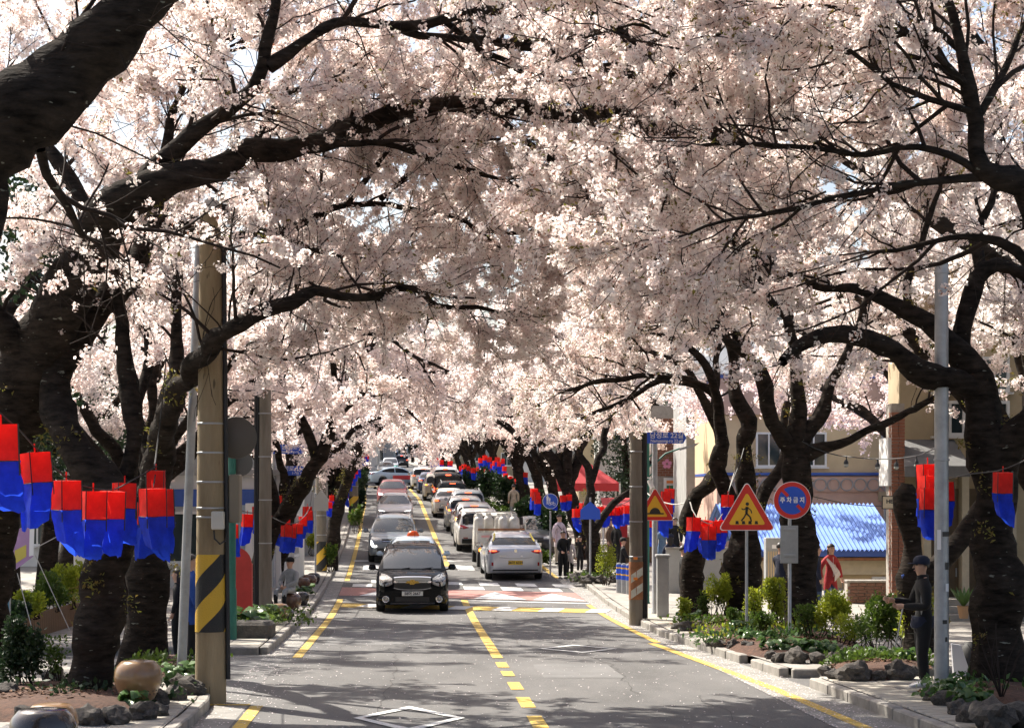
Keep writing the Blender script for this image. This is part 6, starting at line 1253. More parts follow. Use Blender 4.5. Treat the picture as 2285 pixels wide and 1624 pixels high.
# left-hand beds
def lbed(spec): 
    c = [gat(x, d, H) for x, d in spec]; cc = sum(c, Vector())/len(c); n = len(c); MB().add([tuple(p+Vector((0, 0, -.02))) for p in c]+[tuple(cc+(p-cc)*.82+Vector((0, 0, .13))) for p in c]+[tuple(cc+Vector((0, 0, .17)))], [(i, (i+1) % n, (i+1) % n+n, i+n) for i in range(n)]+[(n+i, n+(i+1) % n, 2*n) for i in range(n)]).build('soil', M['mulch'], None, 60)['kind'] = 'structure'
lbed([(-60, 19.5), (120, 19.6), (300, 19.9), (330, 21.2), (300, 23.2), (120, 23.5), (-60, 23)]); lbed([(270, 24.6), (400, 24.2), (440, 25.4), (420, 27.8), (300, 28)])
for i, (x, d, w) in enumerate(((20, 21.6, 70), (60, 19.6, 60), (126, 23.6, 70), (132, 19.4, 60), (200, 19.3, 70), (258, 19.4, 64), (322, 19.8, 66), (345, 21.3, 60), (355, 20.2, 44), (390, 21.9, 52), (405, 23.4, 50), (425, 22.6, 60), (440, 23.6, 44))):
    q = gat(x, d, H); k = w/S(d)/2; e = link('rock', RK[i % 6], None, q+Vector((0, 0, k*.4)), R.random()*6); e.scale = (k*1.1, k*.9, k*.85); tag(e, f'mossy dark rock, {nth(i)} from the left in the bed of the leaning trunks', 'rock', 'basalt rocks round the planted beds')
shrub(50, None, 86, 170, 'leaf_dark', 'small dark conifer at the left edge by the drum seats', 'conifer_shrub', n=2600, leaf=.05, stem=.15, box=False, d=22.5); shrub(115, None, 60, 120, 'leaf', 'thin bare-stemmed green shrub beside the dark conifer', n=300, d=23)
broad(410, None, 100, 'broad-leaved plant at the foot of the thin leaning post', 34, d=24.0, k=.15); broad(300, None, 50, 'few green leaves beside the large tan drum seat', 10, d=20.6, k=.14)
broad(535, None, 110, 'broad-leaved plants at the foot of the red board', 40, d=34.4, k=.26, lh=.3); broad(585, None, 70, 'broad-leaved plant between red board and yellow marker', 26, d=38, k=.22, lh=.25); broad(672, None, 50, 'green leaves by the seated person’s drum seat', 18, d=49, k=.2); 
q = gat(545, 33.6, H); e = MB().box((0, 0, .14), (1.1, .7, .34), bev=.06).build('stone_block', M['rock'], None, loc=q); tag(e, 'low mossy stone block below the red board', 'stone block')
shrub(738, 1275, 26, 60, 'leaf', 'light shrub on the left kerb by the striped grey pole', n=420, leaf=.09); shrub(795, 1190, 30, 64, 'leaf', 'ivy-like shrub at the foot of the far striped pole', n=500, leaf=.1); shrub(700, 1240, 40, 50, 'leaf_bright', 'yellowish shrub behind the pentagon sign back', n=400, leaf=.09)
for i, (x, d, w, h_) in enumerate(((1190, 72, 60, 34), (1165, 78, 50, 30), (1140, 84, 44, 28), (1115, 92, 40, 26), (1090, 100, 34, 24), (1205, 64, 50, 26))): shrub(x, None, w, h_, 'leaf', f'leafy ground shrub on the right verge, {nth(i)} going up the queue', n=420, leaf=.12, stem=.05, d=d, box=False, group='verge shrubs beside the queue')
rocks([(1180, 1212, 26), (1205, 1222, 24), (1158, 1192, 22), (1230, 1235, 24), (1140, 1172, 20)], 'the right verge beside the queue')
for i, (x, d) in enumerate(((810, 95), (815, 112), (820, 130))): shrub(x-8, None, 24, 60, 'leaf_dark', f'dark ivy column on the left kerb, {nth(i)} beyond the far striped pole', n=600, leaf=.14, stem=.05, d=d, box=False)
for i, (x, d, w, h_) in enumerate(((1215, 70, 60, 95), (1160, 82, 60, 90), (1110, 94, 50, 85), (1070, 108, 46, 76), (1035, 122, 44, 66))): shrub(x+20, None, w, h_, 'leaf_dark', f'ivy-clad dark thicket behind the right verge, {nth(i)} going away', n=1400, leaf=.16, stem=.03, d=d, box=False, group='ivy thickets behind the right verge')
# a bare twiggy shrub in front of the right trunk
q = gat(2235, 20.8, H+.1); mb = MB()
for i in range(14):
    a = R.random()*6.28; l_ = R.uniform(.5, 1.0); p = Vector((0, 0, 0)); pts = [p]
    dv = Vector((math.cos(a)*.4, math.sin(a)*.3, 1)).normalized()
    for k in range(5): p = p+dv*l_/5; dv = (dv+Vector((R.uniform(-.2, .2), R.uniform(-.2, .2), 0))).normalized(); pts.append(p)
    mb.tube(pts, [.008, .007, .006, .005, .004, .003], 4)
tag(mb.build('bare_shrub', M['twig'], None, loc=q), 'leafless twiggy shrub before the massive right trunk', 'shrub')
# ================================================================ PEOPLE
DG = None
def cloth(name, col, vary=.25): return mat(name, col, .85, vary=vary, scale=9, bump=.35, bscale=14)
CL = {'black': cloth('cloth_black', (.007, .007, .008)), 'navy': cloth('cloth_navy', (.012, .017, .04)), 'red': cloth('cloth_red', (.34, .025, .03)), 'grey': cloth('cloth_grey', (.32, .34, .36)), 'white': cloth('cloth_white', (.68, .62, .6)),
      'denim': cloth('cloth_denim', (.05, .085, .17)), 'blue': cloth('cloth_blue', (.12, .2, .32)), 'beige': cloth('cloth_beige', (.45, .39, .31)), 'brown': cloth('cloth_brown', (.13, .08, .05)), 'pink': cloth('cloth_pink', (.66, .56, .6)), 'shoe_white': cloth('shoe_white', (.6, .6, .6)), 'royal': cloth('cloth_royal', (.02, .07, .3))}
def limb_pts(a, b, n): return [a+(b-a)*i/n for i in range(1, n+1)]
def person(label, loc, rot, h, top='black', legs='black', shoe='black', hair='short', arms=None, step=0.0, sit=False, head=(0, 0), cap=None, group=None, female=False, coat=0.0, extra=None):
    """local frame: facing -y, x to the figure's left. arms = ((elbow L, wrist L), (elbow R, wrist R))"""
    k = h/1.72; root = thing('person', label, 'person', tuple(loc), rot, group); root.scale = (k, k, k)
    bm = bmesh.new(); SK = bm.verts.layers.skin.verify(); V = []
    def vert(p, r):
        v = bm.verts.new(p); v[SK].radius = (r, r*(.78 if len(V) < 4 else 1)); v[SK].use_root = not V; V.append((p, r)); return v
    def chain(v0, pts): 
        for p, r in pts: v = vert(Vector(p), r); bm.edges.new((v0, v)); v0 = v
        return v0
    sw = .165 if female else .185; hz = .93 if not sit else .50
    bk = 1.0 if female else 1.14; pel = vert(Vector((0, 0, hz)), .15*bk); spine = chain(pel, [((0, .005, hz+.16), .138*bk), ((0, .0, hz+.33), .15*bk if not female else .132)])
    chest = chain(spine, [((0, 0, hz+.46), .115)]); neck = chain(chest, [((0, -.005+head[1]*.3, hz+.56), .058)])
    lookx, looky = head
    jaw = chain(neck, [((lookx*.02, -.025+looky*.5, hz+.635), .075)]); crown = chain(jaw, [((lookx*.02, -.012+looky, hz+.705), .098), ((lookx*.02, 0+looky, hz+.755), .075)])
    arms = arms or (((.24, .02, 1.13), (.25, -.05, .90)), ((-.24, .02, 1.13), (-.25, -.05, .90))); wr = []
    for sgn, (e, w) in zip((1, -1), arms):
        sh = (sgn*sw, 0, hz+.45); e = Vector(e); w = Vector(w)
        if sit: pass
        chain(chest, [(sh, .078*bk), ((Vector(sh)+e)/2, .066*bk), (e, .058*bk), ((e+w)/2, .052*bk), (w, .040)]); wr.append((e, w))
    feet = []
    for sgn in (1, -1):
        st_ = step*sgn
        if sit: pts = [((sgn*.10, -.05, hz-.0), .10), ((sgn*.12, -.26, hz+.03), .085), ((sgn*.13, -.45, hz-.01), .07), ((sgn*.13, -.46, .27), .055), ((sgn*.13, -.44, .09), .045)]
        else: pts = [((sgn*.095, 0, .84), .115*bk), ((sgn*.10, -st_*.25-.01, .66), .095*bk), ((sgn*.10, -st_*.5-.02, .48), .078*bk), ((sgn*.10, -st_*.6, .27), .07*bk), ((sgn*.10, -st_*.85+.02, .09), .06*bk)]
        chain(pel, pts); feet.append(Vector(pts[-1][0]))
    me = bpy.data.meshes.new('body'); bm.to_mesh(me); bm.free(); o = link('body', me, root)
    m1 = o.modifiers.new('skin', 'SKIN'); m1.branch_smoothing = .6; m2 = o.modifiers.new('sub', 'SUBSURF'); m2.levels = 2; m2.render_levels = 2
    dg = bpy.context.evaluated_depsgraph_get(); ev = bpy.data.meshes.new_from_object(o.evaluated_get(dg)); o.modifiers.clear(); o.data = ev; bpy.data.meshes.remove(me); ev.name = 'body'
    ev.materials.clear()
    for m_ in (CL[top], CL[legs], M['skin']): ev.materials.append(m_)
    wv = [w for e, w in wr]; mi = []
    for pl in ev.polygons:
        c = pl.center; i = 0 if c.z > hz-.02-coat else 1
        if sit: i = 0 if (c.z > hz+.02 and c.y > -.17) or c.z > hz+.12 else 1
        if c.z > hz+.555: i = 2
        for w in wv:
            if (c-w).length < .035: i = 2
            elif (c-w).length < .3 and c.z < hz+.4: i = 0
        mi.append(i)
    ev.polygons.foreach_set('material_index', mi); ev.polygons.foreach_set('use_smooth', [True]*len(mi))
    # hands: palm, four fingers, thumb, closed a little
    for sgn, (e, w) in zip((1, -1), wr):
        d = (w-e).normalized(); s2 = d.cross(Vector((0, -1, .3))).normalized(); n = s2.cross(d); mb = MB()
        mb.tube([w-d*.02, w+d*.03, w+d*.085], [.028, .036, .034], 8)
        for i in range(4):
            b_ = w+d*.078+s2*(-.027+.018*i); l_ = (.062, .072, .068, .052)[i]; mb.tube([b_, b_+d*l_*.5+n*.012, b_+d*l_*.75+n*.035, b_+d*l_*.7+n*.055], [.0095, .009, .008, .006], 6)
        b_ = w+d*.03-s2*.03*sgn; mb.tube([b_, b_-s2*.025*sgn+d*.03+n*.01, b_-s2*.02*sgn+d*.055+n*.025], [.012, .010, .007], 6)
        mb.build('hand', M['skin'], root, 60)
    for f in feet:
        mb = MB(); n_ = 10; rows = [(.06, .045, .055), (.02, .05, .075), (-.06, .05, .07), (-.13, .048, .05), (-.19, .035, .03), (-.205, .015, .02)]; vs_ = []
        for (y, w_, hh) in rows: vs_ += [(f.x+w_*math.cos(a), f.y+y, max(0, .0+hh*.5+hh*.62*math.sin(a))) for a in [2*math.pi*j/n_ for j in range(n_)]]
        mb.add(vs_, [(i*n_+j, (i+1)*n_+j, (i+1)*n_+(j+1) % n_, i*n_+(j+1) % n_) for i in range(5) for j in range(n_)]+[tuple(range(n_)), tuple(range(5*n_, 6*n_))[::-1]]); mb.build('shoe', CL[shoe] if shoe in CL else M[shoe], root, 60)
    hc = Vector((lookx*.02, -.012+looky, hz+.715))
    # face
    mb = MB(); mb.add([tuple(hc+Vector(q)) for q in ((-.014, -.088, -.03), (.014, -.088, -.03), (0, -.12, -.035), (0, -.09, .015))], [(0, 1, 2), (1, 3, 2), (3, 0, 2)]); mb.build('nose', M['skin'], root)
    mb = MB()
    for x in (-.033, .033): mb.lathe([(.001, 0), (.011, .004), (.001, .008)], tuple(hc+Vector((x, -.088, .005))), n=8, axis='y')
    mb.build('eyes', M['hair'], root); MB().box(tuple(hc+Vector((0, -.083, -.065))), (.045, .02, .01), bev=.004).build('mouth', mat('lips', (.35, .12, .1), .5) if 'lips' not in bpy.data.materials else bpy.data.materials['lips'], root)
    mb = MB()
    for x in (-1, 1): mb.lathe([(.001, -.01), (.024, -.004), (.022, .008), (.001, .01)], tuple(hc+Vector((x*.094, .005, -.01))), n=8, axis='x')
    mb.build('ears', M['skin'], root, 60)
    if hair:
        mb = MB(); n_ = 16; vs_ = []; rows = 7
        for i in range(rows+1):
            a = i/rows*1.75
            for j in range(n_):
                t = 2*math.pi*j/n_; back = .5-.5*math.cos(t); x = math.sin(t); y = -math.cos(t); aa = a*(.62+.5*back); r = .104
                vs_.append((hc.x+x*r*math.sin(aa), hc.y+.012+y*r*1.02*math.sin(aa), hc.z+.012+r*1.02*math.cos(aa)))
        mb.add(vs_, [(i*n_+j, (i+1)*n_+j, (i+1)*n_+(j+1) % n_, i*n_+(j+1) % n_) for i in range(rows) for j in range(n_)])
        if hair == 'long':
            sec = []
            for i in range(6):
                z = hc.z+.03-i*.085; w_ = .1-.004*i; sec += [(hc.x+w_*math.sin(t), hc.y+.02+w_*.75*(-math.cos(t)) if -math.cos(t) > 0 else hc.y+.02+w_*.2*(-math.cos(t)), z) for t in [2*math.pi*j/12 for j in range(12)]]
            mb.add(sec, [(i*12+j, (i+1)*12+j, (i+1)*12+(j+1) % 12, i*12+(j+1) % 12) for i in range(5) for j in range(12)])
        mb.build('hair', M['hair'], root, 60)
    if cap:
        c = CL[cap]; mb = MB().lathe([(.112, -.01), (.115, .02), (.108, .06), (.08, .095), (.03, .112), (.001, .114)], tuple(hc+Vector((0, .01, .03))), n=18); q = mb.build('cap', c, root, 60)
        if cap != 'bucket': MB().add([tuple(hc+Vector((x, y, z))) for z in (.026, .036) for x, y in ((-.09, -.07), (-.07, -.15), (0, -.18), (.07, -.15), (.09, -.07))], [(0, 1, 2, 3, 4), (9, 8, 7, 6, 5), (0, 5, 6, 1), (1, 6, 7, 2), (2, 7, 8, 3), (3, 8, 9, 4), (4, 9, 5, 0)]).build('peak', c, q)
    if extra: extra(root, hz, wr)
    return root
def prt(fn):
    def f(root, hz, wr):
        mb, m_, nm = fn(hz, wr); mb.build(nm, m_, root, 60)
    return f
LEFTF, RIGHTF, TOC, AWAY_ = math.radians(-90), math.radians(90), 0.0, math.pi      # facing picture-left, right, camera, away
# man with tripod
def ex_man(root, hz, wr):
    MB().box((0, -.098, hz+.735), (.14, .02, .03), bev=.006).build('dark_glasses', M['black_paint'], root)
    MB().lathe([(.158, 0), (.172, .03), (.165, .10), (.15, .16)], (0, 0, hz-.13), n=18).build('jacket_hem', CL['navy'], root, 60)
    MB().box((.12, -.05, hz+.2), (.02, .02, .3), bev=.005).build('bag_strap', CL['grey'], root)
    MB().lathe([(.075, 0), (.082, .03), (.07, .075)], (0, -.005, hz+.52), n=14).build('collar', CL['black'], root, 60)
tm = at(2060, 1531, H)
person('man in black with navy cap and sunglasses, operating a phone tripod', tm, LEFTF, 282/S(tm.y)/1.0, 'black', 'black', 'shoe_white', 'short', (((.28, -.02, 1.10), (.13, -.30, 1.10)), ((-.26, -.10, 1.12), (-.07, -.40, 1.17))), .04, cap='navy', head=(0, -.02), extra=ex_man)
tp = at(2012, 1486, H); t_ = thing('phone_tripod', 'silver tripod holding a phone in front of the man in black', 'tripod', tuple(tp)); top = P(2022, 1318, tp.y)-tp
for fx, fy in ((-.14, .1), (.34, -.18), (.05, .35)): MB().tube([tuple(top), tuple((top*.45)+Vector((fx*.5, fy*.5, 0))), (fx, fy, 0)], [.013, .010, .007], 7).build('leg', M['grey_metal'], t_, 50)
MB().tube([tuple(top-Vector((0, 0, .12))), tuple(top+Vector((0, 0, .1)))], .012, 7).build('centre_column', M['black_paint'], t_); q = MB().box((0, 0, 0), (.045, .018, .16), bev=.004).build('phone', mat('phone_blue', (.05, .12, .4), .2), t_, loc=tuple(top+Vector((-.03, 0, .17)))); q.rotation_euler = (.2, -.35, 0)
MB().box(tuple(top+Vector((-.01, 0, .09))), (.04, .03, .05), bev=.006).build('clamp', M['black_paint'], t_)
# woman in red
def ex_red(root, hz, wr):
    mb = MB(); w = [(-.17, -.125, hz+.46), (-.02, -.155, hz+.28), (.10, -.15, hz+.10), (.14, -.11, hz-.02)]
    for i in range(3):
        a, b = Vector(w[i]), Vector(w[i+1]); wd = .018+.022*i; wd2 = .018+.022*(i+1); mb.add([tuple(a+Vector((-wd, 0, -wd))), tuple(a+Vector((wd, 0, wd))), tuple(b+Vector((wd2, 0, wd2))), tuple(b+Vector((-wd2, 0, -wd2)))], [(0, 1, 2, 3)])
    mb.build('sash_bag', CL['white'], root)
    MB().tube([(0, -.135, hz+.5), (0, -.15, hz+.3), (0, -.14, hz+.02)], .005, 5).build('zip', CL['white'], root)
q = gat(1853, 41.5, H); person('young woman in red jacket with white crossbody bag behind the flat-topped bush', q, -.35+TOC+.7, 1.62, 'red', 'denim', 'black', 'long', (((.27, .03, 1.12), (.28, -.06, .9)), ((-.27, .03, 1.12), (-.28, -.06, .9))), female=True, head=(.6, 0), coat=.06, extra=ex_red)
q = gat(1823, 41.0, H); person('person in dark navy with striped sleeves half hidden by the forked trunk', q, RIGHTF, 1.6, 'navy', 'denim', 'black', 'short')
q = gat(1742, 41.0, H); person('person in navy sweater mostly hidden behind the no-parking sign', q, RIGHTF+.6, 1.66, 'navy', 'black', 'black', 'short', (((.22, -.1, 1.15), (.1, -.3, 1.1)), ((-.22, -.1, 1.15), (-.1, -.3, 1.1))))
q = gat(1524, 42.2, H); person('person in black standing left of the crooked trunk', q, RIGHTF, 1.56, 'black', 'black', 'black', 'short')
q = at(1496, 1312, H); person('woman in navy tracksuit and cap walking away past the signs', q, AWAY_, 1.52, 'navy', 'navy', 'shoe_white', 'long', (((.22, -.05, 1.15), (.1, -.22, 1.0)), ((-.22, -.05, 1.15), (-.1, -.22, 1.0))), .12, cap='navy', female=True)
q = gat(1478, 57, H); person('older man in pale blue shirt and dark cap facing the street', q, .2, 1.66, 'blue', 'black', 'black', 'short', cap='navy')
q = gat(1506, 61, H); person('person in black jacket behind the woman in the navy tracksuit', q, -.5, 1.7, 'black', 'navy', 'black', 'short')
q = at(1390, 1312, H); person('man in dark hooded jacket and cap beside the banded bollards', q, RIGHTF, 118/S(q.y)*.93, 'black', 'black', 'black', 'short', (((.23, -.1, 1.12), (.12, -.3, 1.05)), ((-.23, -.1, 1.12), (-.12, -.3, 1.05))), cap='black')
q = gat(1362, 62, H); person('person in brown coat among the shoppers left of the rusty pole', q, 1.0, 1.62, 'brown', 'black', 'black', 'long', female=True, coat=.3)
q = gat(1376, 60.5, H); person('person in black coat next to the brown coat by the rusty pole', q, 2.2, 1.66, 'black', 'black', 'black', 'long', female=True, coat=.3)
KG = None
q = at(1256, 1291, .06); person('teenager in black looking down, tallest of the four children', q, .35, 1.5, 'black', 'black', 'black', 'short', (((.2, -.04, 1.12), (.12, -.22, 1.0)), ((-.2, -.04, 1.12), (-.12, -.22, 1.0))), head=(0, -.02))
q = at(1271, 1290, .06); person('girl in cream top with long black hair seen from behind', q, AWAY_-.4, 1.28, 'white', 'black', 'black', 'long', female=True, coat=.05)
q = at(1294, 1277, .06); person('girl in black cardigan raising a phone by the mossy trunk', q, .5, 1.2, 'black', 'black', 'black', 'long', (((.22, -.05, 1.12), (.1, -.25, 1.2)), ((-.24, -.08, 1.3), (-.27, -.15, 1.55))), female=True)
def ex_strap(root, hz, wr):
    MB().tube([(-.14, -.09, hz+.47), (0, -.125, hz+.3), (.15, -.1, hz+.05)], .012, 5).build('bag_strap', CL['black'], root)
q = gat(1248, 63, H); person('man in white shirt with a dark strap across his chest', q, .6, 1.72, 'pink', 'beige', 'black', 'short', extra=ex_strap)
q = gat(1352, 68, H+.5); person('person in beige coat seen from behind over the lanterns', q, AWAY_, 1.7, 'beige', 'beige', 'black', 'short', coat=.4)
q = gat(1146, 92, H); person('pedestrian in pale coat beside the far lantern swags', q, AWAY_, 1.7, 'beige', 'grey', 'black', 'short', coat=.3)
q = at(651, 1362, H); person('person in grey hoodie and black hat sitting on a drum seat', q+Vector((-.03, .0, .02)), -.5, 1.62, 'grey', 'black', 'black', 'short', (((.25, -.1, .72), (.06, -.30, .60)), ((-.25, -.1, .72), (-.05, -.30, .62))), sit=True, cap='black', head=(-.6, 0))
q = gat(425, 29.5, 0.0); person('person in black trousers and blue top behind the leaning post', q, RIGHTF+.4, 1.74, 'royal', 'black', 'black', 'short')
q = gat(396, 29.8, 0.0); person('person in black with blue bag at the left of the leaning post', q, LEFTF, 1.5, 'black', 'black', 'black', 'long', female=True, coat=.5)
q = gat(818-0, 205, H); person('tiny far pedestrian on the left pavement past the striped pole', q, 0, 1.7, 'black', 'black', 'black', 'short')
q = gat(622, 66, H); person('two-tone dressed passer-by far behind the blue street signs', q, 0, 1.65, 'black', 'grey', 'black', 'long', female=True)
# ================================================================ BUILDINGS AND WALLS
def bwin(par, x, y, z, w, h, fac='y', name='window'):
    """window in a wall facing -y (or -x): frame, glass, one mullion"""
    e = empty(name, (x, y, z), 0 if fac == 'y' else -math.pi/2, par); f = MB(); t = .07
    for (cx_, cz_, sx, sz) in ((0, h/2-t/2, w, t), (0, -h/2+t/2, w, t), (-w/2+t/2, 0, t, h-2*t), (w/2-t/2, 0, t, h-2*t), (0, 0, t*.7, h-2*t)): f.box((cx_, -.03, cz_), (sx, .1, sz))
    f.build('frame', M['frame'], e); MB().box((0, 0, 0), (w-.1, .03, h-.1)).build('pane', M['glass'], e); MB().box((0, -.06, -h/2-.03), (w+.16, .16, .05)).build('sill', M['whitewall'], e); return e
# cream and pink house behind the blue roof
d = 66.0; s_ = S(d); x0, x1 = (1600-CX)/s_, (2040-CX)/s_; zt = lambda y: CZ+(YH-y)/s_
o = thing('house', 'cream and pink house with a blue trim line and ring-pattern parapet', 'house', ((x0+x1)/2, d, 0)); w_ = x1-x0
def slab(nm, y0, y1, m, dy=0.0, dep=8.0): z0, z1 = zt(y0), zt(y1); return MB().box((0, dep/2-dy, (z0+z1)/2), (w_, dep, z1-z0)).build(nm, M[m], o)
slab('wall', 1054, 925, 'cream'); slab('wall', 925, 845, 'pinkwall', .25); slab('eaves', 845, 838, 'bluetrim', .5); slab('trim', 1060, 1054, 'bluetrim', .12); slab('wall', 1340, 1062, 'pinkwall', .04)
rf = MB(); zr = zt(838); rf.add([(-w_/2-.3, -.6, zr), (w_/2+.3, -.6, zr), (w_/2+.3, 4, zr+1.6), (-w_/2-.3, 4, zr+1.6), (-w_/2-.3, 8.5, zr), (w_/2+.3, 8.5, zr)], [(0, 1, 2, 3), (3, 2, 5, 4), (0, 3, 4), (1, 5, 2)]); rf.build('roof', mat('slate', (.16, .17, .19), .7, vary=.2), o)
par = MB().box((0, -.06, zt(1081)), (w_, .1, (1098-1066)/s_)).build('parapet', M['pinkwall'], o)
ringm = MB().lathe([(.20, -.03), (.24, -.03), (.24, .03), (.20, .03), (.20, -.03)], n=16, axis='y').mesh('ring', M['greywall'], 40)
panm = MB().lathe([(.001, 0), (.2, 0), (.2, .02)], n=16, axis='y').mesh('panel', M['beige'])
for i in range(15): e = link('ring', ringm, par, (-w_/2+.35+i*.49, -.13, zt(1081)))
for px in (1715, 1815, 1985): bwin(o, (px-CX)/s_-(x0+x1)/2, -.03, zt(1003), .62 if px > 1900 else .95, 1.28)
MB().tube([(w_/2-.5, -.2, zt(1340)), (w_/2-.5, -.2, zt(850))], .06, 8).build('drainpipe', M['grey_metal'], o); MB().box((w_/2-1.1, -.2, zt(1107)), (.5, .3, .35)).build('vent_box', M['beige'], o)
# low house with the blue corrugated roof
d = 52.0; s_ = S(d); x0, x1 = (1640-CX)/s_, (2000-CX)/s_; w_ = x1-x0; o = thing('low_house', 'low cream building with a bright blue corrugated roof', 'house', ((x0+x1)/2, d, 0)); zt = lambda y, dd=52.0: CZ+(YH-y)*dd/F
zb = zt(1420); MB().box((0, 3.0, (zb+zt(1240))/2), (w_-.3, 6, zt(1240)-zb)).build('wall', M['cream'], o); MB().box((0, -.03, zt(1264)), (w_-.28, .12, (1283-1248)/s_)).build('wall_band', mat('pale_cream', (.62, .53, .38), .9, vary=.1), o)
MB().box((0, -.36, zt(1233)), (w_+.1, .1, .2), bev=.01).build('fascia', M['bluetrim'], o); MB().box((0, -.26, zt(1246)), (w_, .2, .08)).build('soffit', M['rust'], o)
ze, zr = zt(1226), zt(1124, 56); N_ = int(w_/.125); vs_ = []
for i in range(N_*4+1):
    x = -w_/2-.1+(w_+.2)*i/(N_*4); c = .036*math.cos(i*math.pi/2); vs_ += [(x, -.45, ze+c), (x, 4.0, zr+c), (x, 8.4, ze+c)]
MB().add(vs_, [(3*i+j, 3*i+3+j, 3*i+4+j, 3*i+1+j) for i in range(N_*4) for j in (0, 1)]).build('corrugated_roof', M['blueroof'], o, 80)
bwin(o, (2040/1.0-CX)*0+(1966-CX)/s_-(x0+x1)/2, -.03, zt(1305), .55, .5); MB().box(((1880-CX)/s_-(x0+x1)/2, -.01, zt(1318)), (.02, .03, .9)).build('wall_seam', M['greywall'], o)
# little grey hut left of it
q = gat(1726, 47, H); o = thing('meter_hut', 'small grey box with a louvred panel behind the forked trunk', 'box', tuple(q)); s2 = S(47); MB().box((0, .2, (1310-1195)/s2/2+.3), (34/s2, .4, 115/s2), bev=.01).build('case', M['grey_paint'], o)
for i in range(5): MB().box((-.13+.065*i, -.01, .9), (.035, .03, .8)).build('louvre', M['cream'], o)
MB().box((.02, -.006, 1.42), (.12, .01, .1)).build('label_plate', M['sign_white'], o)
# brick pier with awning and the beige building on the right
d = 40.0; s_ = S(d); zt = lambda y, dd=40.0: CZ+(YH-y)*dd/F; g0 = rz(d)+H
o = thing('brick_pier', 'red brick corner pier beside the blue-roofed house', 'brick pier', ((2004-CX)/s_, d, 0)); wp = 30/s_; MB().box((0, .3, (zt(900)+g0)/2), (wp-.012, .588, zt(900)-g0)).build('mortar_core', M['mortar'], o)
bk = MB().box((0, 0, 0), (.142, .095, .062), bev=.005).mesh('brick', M['brick']); nz = int((zt(900)-g0)/.072)
for k in range(min(nz, 64)):
    for i in (0, 1): e = link('brick', bk, o, (-.075+.15*i+(.0 if k % 2 else .0), -.03+.04, g0+.04+.072*k)); e.scale = (1 if k % 2 else (.96), 1, 1)
bk2 = MB().box((0, 0, 0), (.095, .142, .062), bev=.005).mesh('brick', M['brick'])
for k in range(min(nz, 64)):
    e = link('brick', bk2, o, (-wp/2+.04, .15+(.04 if k % 2 else .0), g0+.04+.072*k))
o = thing('shop_building', 'beige building with pilasters, steps and a grey awning at the right', 'building', ((2080-CX)/s_, d, 0)); bx = lambda px, dd=40.0: (px-CX)*dd/F-(2080-CX)/s_
MB().box((bx(2026)+4.2, .9+.6, (zt(560)+g0)/2), (8.4, 1.2, zt(560)-g0)).build('wall', M['beige'], o)
for px in (2082, 2122, 2168, 2226, 2275): MB().box((bx(px), .72, (zt(1060)+g0)/2), (.16, .4, zt(1060)-g0)).build('pilaster', mat('pale_pilaster', (.55, .48, .35), .9, vary=.12) if 'pale_pilaster' not in bpy.data.materials else bpy.data.materials['pale_pilaster'], o)
for a, b in ((2090, 2115), (2132, 2160), (2180, 2215)): 
    e = MB().box(((bx(a)+bx(b))/2, .88, (zt(1090)+g0)/2+.1), (bx(b)-bx(a), .06, zt(1090)-g0-.2)).build('door', mat('door_brown', (.13, .09, .05), .5, vary=.2) if 'door_brown' not in bpy.data.materials else bpy.data.materials['door_brown'], o); MB().box((bx(b)-.06, .83, g0+1.0), (.03, .05, .2)).build('handle', M['grey_metal'], e)
for px, py in ((2140, 830), (2240, 830), (2140, 930), (2240, 930)): bwin(o, bx(px), .86, zt(py), .7, .8)
aw = MB().add([(bx(2006), -.6, zt(1064)), (bx(2150), -.6, zt(1064)), (bx(2150), .85, zt(978)), (bx(2032), .85, zt(978)), (bx(2006), -.6, zt(1040)), (bx(2150), -.6, zt(1040))], [(0, 1, 5, 4), (4, 5, 2, 3), (0, 4, 3), (1, 2, 5)]); aw.build('awning', M['awning'], o)
MB().box((bx(1997), .5, zt(1030)), (.30, 1.0, (1062-955)/s_)).build('white_corner_panel', M['whitewall'], o)
for k in range(3): MB().box((bx(2150)+.6, -.1-.35*k+.3, g0+.38-.15*k), (3.2, .8, .15), bev=.01).build('step', M['pave'], o)
sg = MB().box((bx(2002, 38), -1.6, zt(1121, 38)), (46*38/F, .06, 26*38/F), bev=.005).build('hanging_sign', mat('cream_sign', (.62, .52, .36), .6), o); text('HELLO', .115, (bx(2004, 38), -1.635, zt(1119, 38)), M['ink'], sg, bold=.004)
MB().box((bx(2002, 38), -1.565, zt(1121, 38)), (50*38/F, .04, 30*38/F)).build('sign_frame', M['black_paint'], sg)
q = gat(2150, 37.5, H+.15); o = thing('potted_plant', 'potted plant with broad leaves on the steps by the beige pilasters', 'plant', tuple(q)); MB().lathe([(.09, 0), (.13, .24), (.14, .26), (.12, .26), (.11, .2)], n=14).build('pot', mat('terracotta', (.42, .25, .13), .8), o, 40)
for i in range(14):
    a = i*2.4; mb = MB(); p = Vector((0, 0, .22)); dv = Vector((math.cos(a)*.5, math.sin(a)*.5, .7)); mb.add([tuple(p), tuple(p+dv*.3+Vector((-dv.y*.12, dv.x*.12, 0))), tuple(p+dv*.62), tuple(p+dv*.3-Vector((-dv.y*.12, dv.x*.12, 0)))], [(0, 1, 2), (0, 2, 3)]); mb.build('leaf', M['leaf_big'], o)
